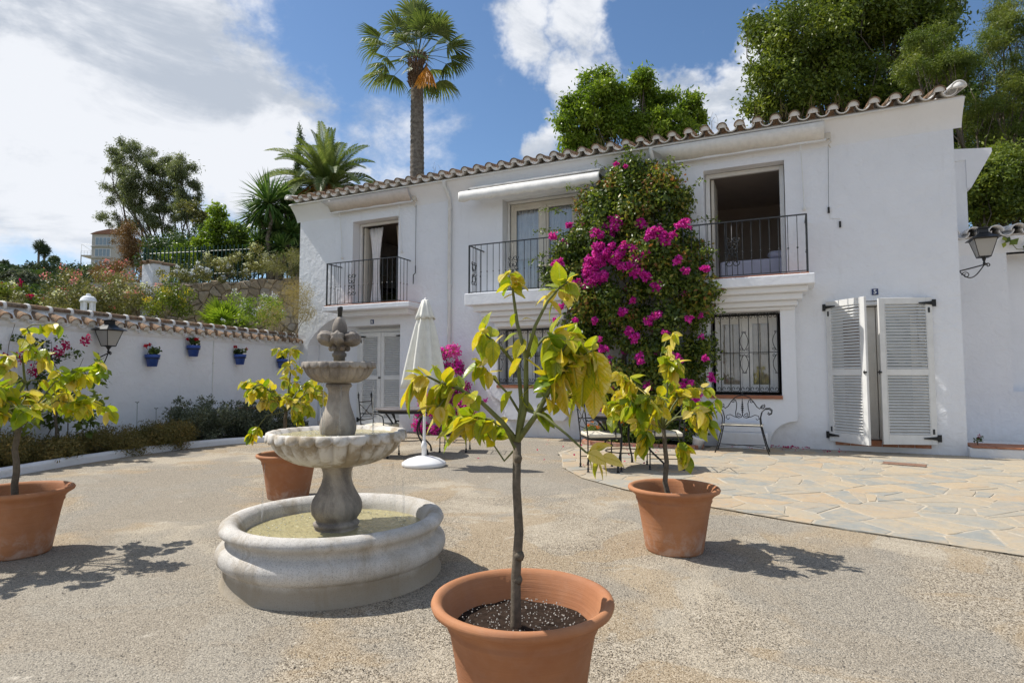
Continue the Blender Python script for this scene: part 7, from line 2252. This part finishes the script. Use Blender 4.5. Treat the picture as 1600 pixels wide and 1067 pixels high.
tree('feathery_tree', 'feathery pale green tree behind the right corner of the house', 'tree', 1530, 19, 3.6,
     [(1455, 70, 0, .75, .45, 16, .18, .36), (1480, 105, -.4, .7, .5, 16, .18, .36), (1430, 110, -.3, .6, .3, 10, .16, .3), (1540, 90, .4, .9, .9, 18, .22, .42), (1585, 40, .4, .9, .9, 18, .22, .42), (1580, 150, .2, .9, .9, 18, .22, .42), (1530, 190, 0, .8, .8, 18, .22, .4), (1510, 240, .4, .6, .6, 12, .2, .36), (1570, 240, .5, .9, .8, 18, .22, .42), (1640, 100, .5, 1.1, 1.6, 24, .3, .5), (1600, 0, .8, .9, .6, 12, .25, .4)],
     95000, .10, 'feather_leaf', ((0, 0), (.5, .3)), .13, 'trees behind the house', .22, 1.0, .3)
tree('evergreen_bush', 'dark glossy evergreen mass above the tiled roof of the side wing', 'bush', 1560, 16.8, 3.2,
     [(1530, 290, 0, .7, .7, 18, .22, .4), (1575, 270, .5, .9, .8, 20, .24, .44), (1590, 320, 0, .8, .5, 14, .22, .4), (1545, 330, .3, .8, .4, 14, .2, .36), (1640, 280, 0, 1.0, 1.0, 18, .25, .45), (1515, 330, .5, .5, .4, 8, .18, .3)],
     30000, .12, 'green_leaf', ((0, 0),), .10, 'trees behind the house', .45, .5, .35)
tree('leafy_tree', 'darker leafy tree filling the gap at the top right corner', 'tree', 1600, 26, 4.2,
     [(1500, 180, 0, 1.2, 1.5, 22, .3, .6), (1620, 200, 0, 1.6, 1.8, 26, .35, .7), (1560, 300, 0, 2.0, 1.5, 26, .35, .7), (1440, 190, .5, 1.4, 1.0, 18, .3, .6)],
     52000, .17, 'dark_leaf', ((0, 0),), .20, 'trees behind the house', .42, .6, .35)

# ---------------------------------------------------------------- far hill: apartment block, palms, topiary, scrub
def apartment():
    Z = 150; c = at(152, 420, Z); sc = Z/930.0
    t = thing('apartment_block', 'tall beige apartment block with balconies and a tiled roof on the far hill', 'apartment building', (c.x, c.y, 12), YAW+R(4))
    Hh = 8.3+7.0; w = 44*sc/2; z0 = 0
    top = at(150, 366, Z).z-12
    wl = MB()
    x0, x1, y0, y1 = -1.6, 3.3+1.6, 0, 8
    wl.box(x0, x1, y0, y1, z0, top-.0)
    obj('wall', wl, 'far_wall', t)
    rf = MB().prism([(x0-.3, top), (x1+.3, top), (x1-.6, top+1.1), ((x0+x1)/2+1, top+1.3), (x0+1.2, top+.6)], -.4, 8.4, 'y'); roof_ = obj('roof', rf, 'far_roof', t)
    put('chimney', MB().box(2.6, 3.2, 2, 2.8, top+.8, top+2.0).mesh('chimney', 'far_roof'), roof_)
    for fl_ in range(4):
        z = top-2.9-fl_*2.9
        wn = obj('window', MB().box(x0+.85, x1-1.75, -.10, -.005, z, z+2.1), 'white_paint', t)
        wn2 = MB()
        for k in range(4):
            xa = x0+.95+k*.93; put('pane', MB().box(xa, xa+.80, -.13, -.102, z+.12, z+1.98).mesh('pane', 'far_glass'), wn)
        obj('ledge', MB().box(x0-.05, x1-1.2, -.35, -.0051, z-.42, z-.25), 'far_wall', t)
    # side balconies on the left
    for k in range(3):
        z = top-5.2-k*2.9
        b = obj('balcony', MB().box(x0-3.2, x0-.005, 1.0, 5, z-.3, z).box(x0-3.2, x0-3.05, .98, 1.15, z-2.6, z-.3), 'far_wall', t)
        r = MB().box(x0-3.2, x0-.006, 1.0, 1.03, z+.95, z+1.0).box(x0-3.2, x0-.006, 1.0, 1.02, z+.55, z+.58)
        for q in range(5): r.box(x0-3.2+q*.78, x0-3.14+q*.78, 1.0, 1.04, z, z+1.0)
        put('railing', r.mesh('railing', 'white_paint'), b)
    obj('pergola', MB().tube([(x0-3.1, 1, top-5.2), (x0-3.1, 1, top-2.4), (x0, 1, top-2.6)], .05, 4).tube([(x0-3.1, 1, top-2.4), (x0-.2, 1, top-4.4)], .04, 4), 'white_paint', t)
apartment()
def far_palm(px, py_top, py_base, Z, lab):
    b = at(px, py_base, Z); tp = at(px, py_top, Z); t = thing('distant_palm', lab, 'palm tree', tuple(b), 0, 'small palms on the skyline')
    H = tp.z-b.z
    obj('trunk', MB().tube([(0, 0, -2), (0, 0, H)], [.22, .17], 7), 'palm_trunk', t)
    cl = [(0, 0, H, .7), (.5, 0, H-.3, .5), (-.5, 0, H-.3, .5), (0, .2, H+.5, .4), (0, 0, H-1.0, .42)]
    P, Nn, cr = clump_points(cl, 800, .9, .2); put('fronds', leaf_mesh('fronds', P, Nn, .7, .16, 'far_green', .5, cr), t)
far_palm(60, 383, 412, 110, 'left of the two small palms on the far skyline')
far_palm(69, 390, 412, 110, 'right and lower of the two small palms on the far skyline')
c = at(85, 406, 105); t = thing('topiary_ball', 'clipped round tree on the far skyline right of the small palms', 'topiary', (c.x, c.y, c.z-1.6))
P, Nn, cr = clump_points([(0, 0, 1.6, .78, .68)], 2600, 1, .92); put('crown', leaf_mesh('crown', P, Nn, .16, .6, 'dark_leaf', 0, RNG.random(2600)), t)
obj('trunk', MB().tube([(0, 0, -2.5), (0, 0, 1.2)], .12, 6), 'bark', t)
random.seed(77)
k = 0
labs = ['dark scrub on the far hill below the palms', 'scrub on the far hill at the left edge', 'dark scrub below the clipped round tree', 'silver grey scrub on the far hill', 'olive scrub under the apartment block', 'dark scrub right of the far hill', 'low scrub in front of the far hill', 'pale scrub at the foot of the far hill', 'dense scrub in the dip left of the oleanders', 'dark bush crowning the far hill by the left edge']
for px, py, Z, w, h, m in ((60, 425, 78, 5.4, 3.0, 'far_green'), (15, 440, 70, 5.5, 3.6, 'dark_leaf'), (100, 430, 74, 4.6, 3.2, 'dark_leaf'), (50, 432, 55, 3.0, 1.4, 'grey_shrub'), (122, 440, 60, 4.2, 3.2, 'far_green'), (150, 430, 62, 3.6, 2.6, 'dark_leaf'), (70, 450, 50, 4.2, 2.0, 'far_green'), (20, 460, 46, 4.2, 1.8, 'green_leaf'), (110, 458, 45, 4, 2.0, 'dark_leaf'), (20, 416, 90, 4.2, 2.0, 'far_green')):
    p = at(px, py, Z)
    h *= .6; p.z -= 1.0*Z/100
    cl = crown_clumps(0, 0, 0, w, w*.8, h, 40, h*.25, h*.5, -.5)
    t = thing('hill_scrub', labs[k], 'scrub', (p.x, p.y, p.z)); k += 1
    P, Nn, cr = clump_points(cl, 5200, .8, .4)
    put('foliage', leaf_mesh('foliage', P, Nn, Z*.0042, .6, m, .1, cr), t)
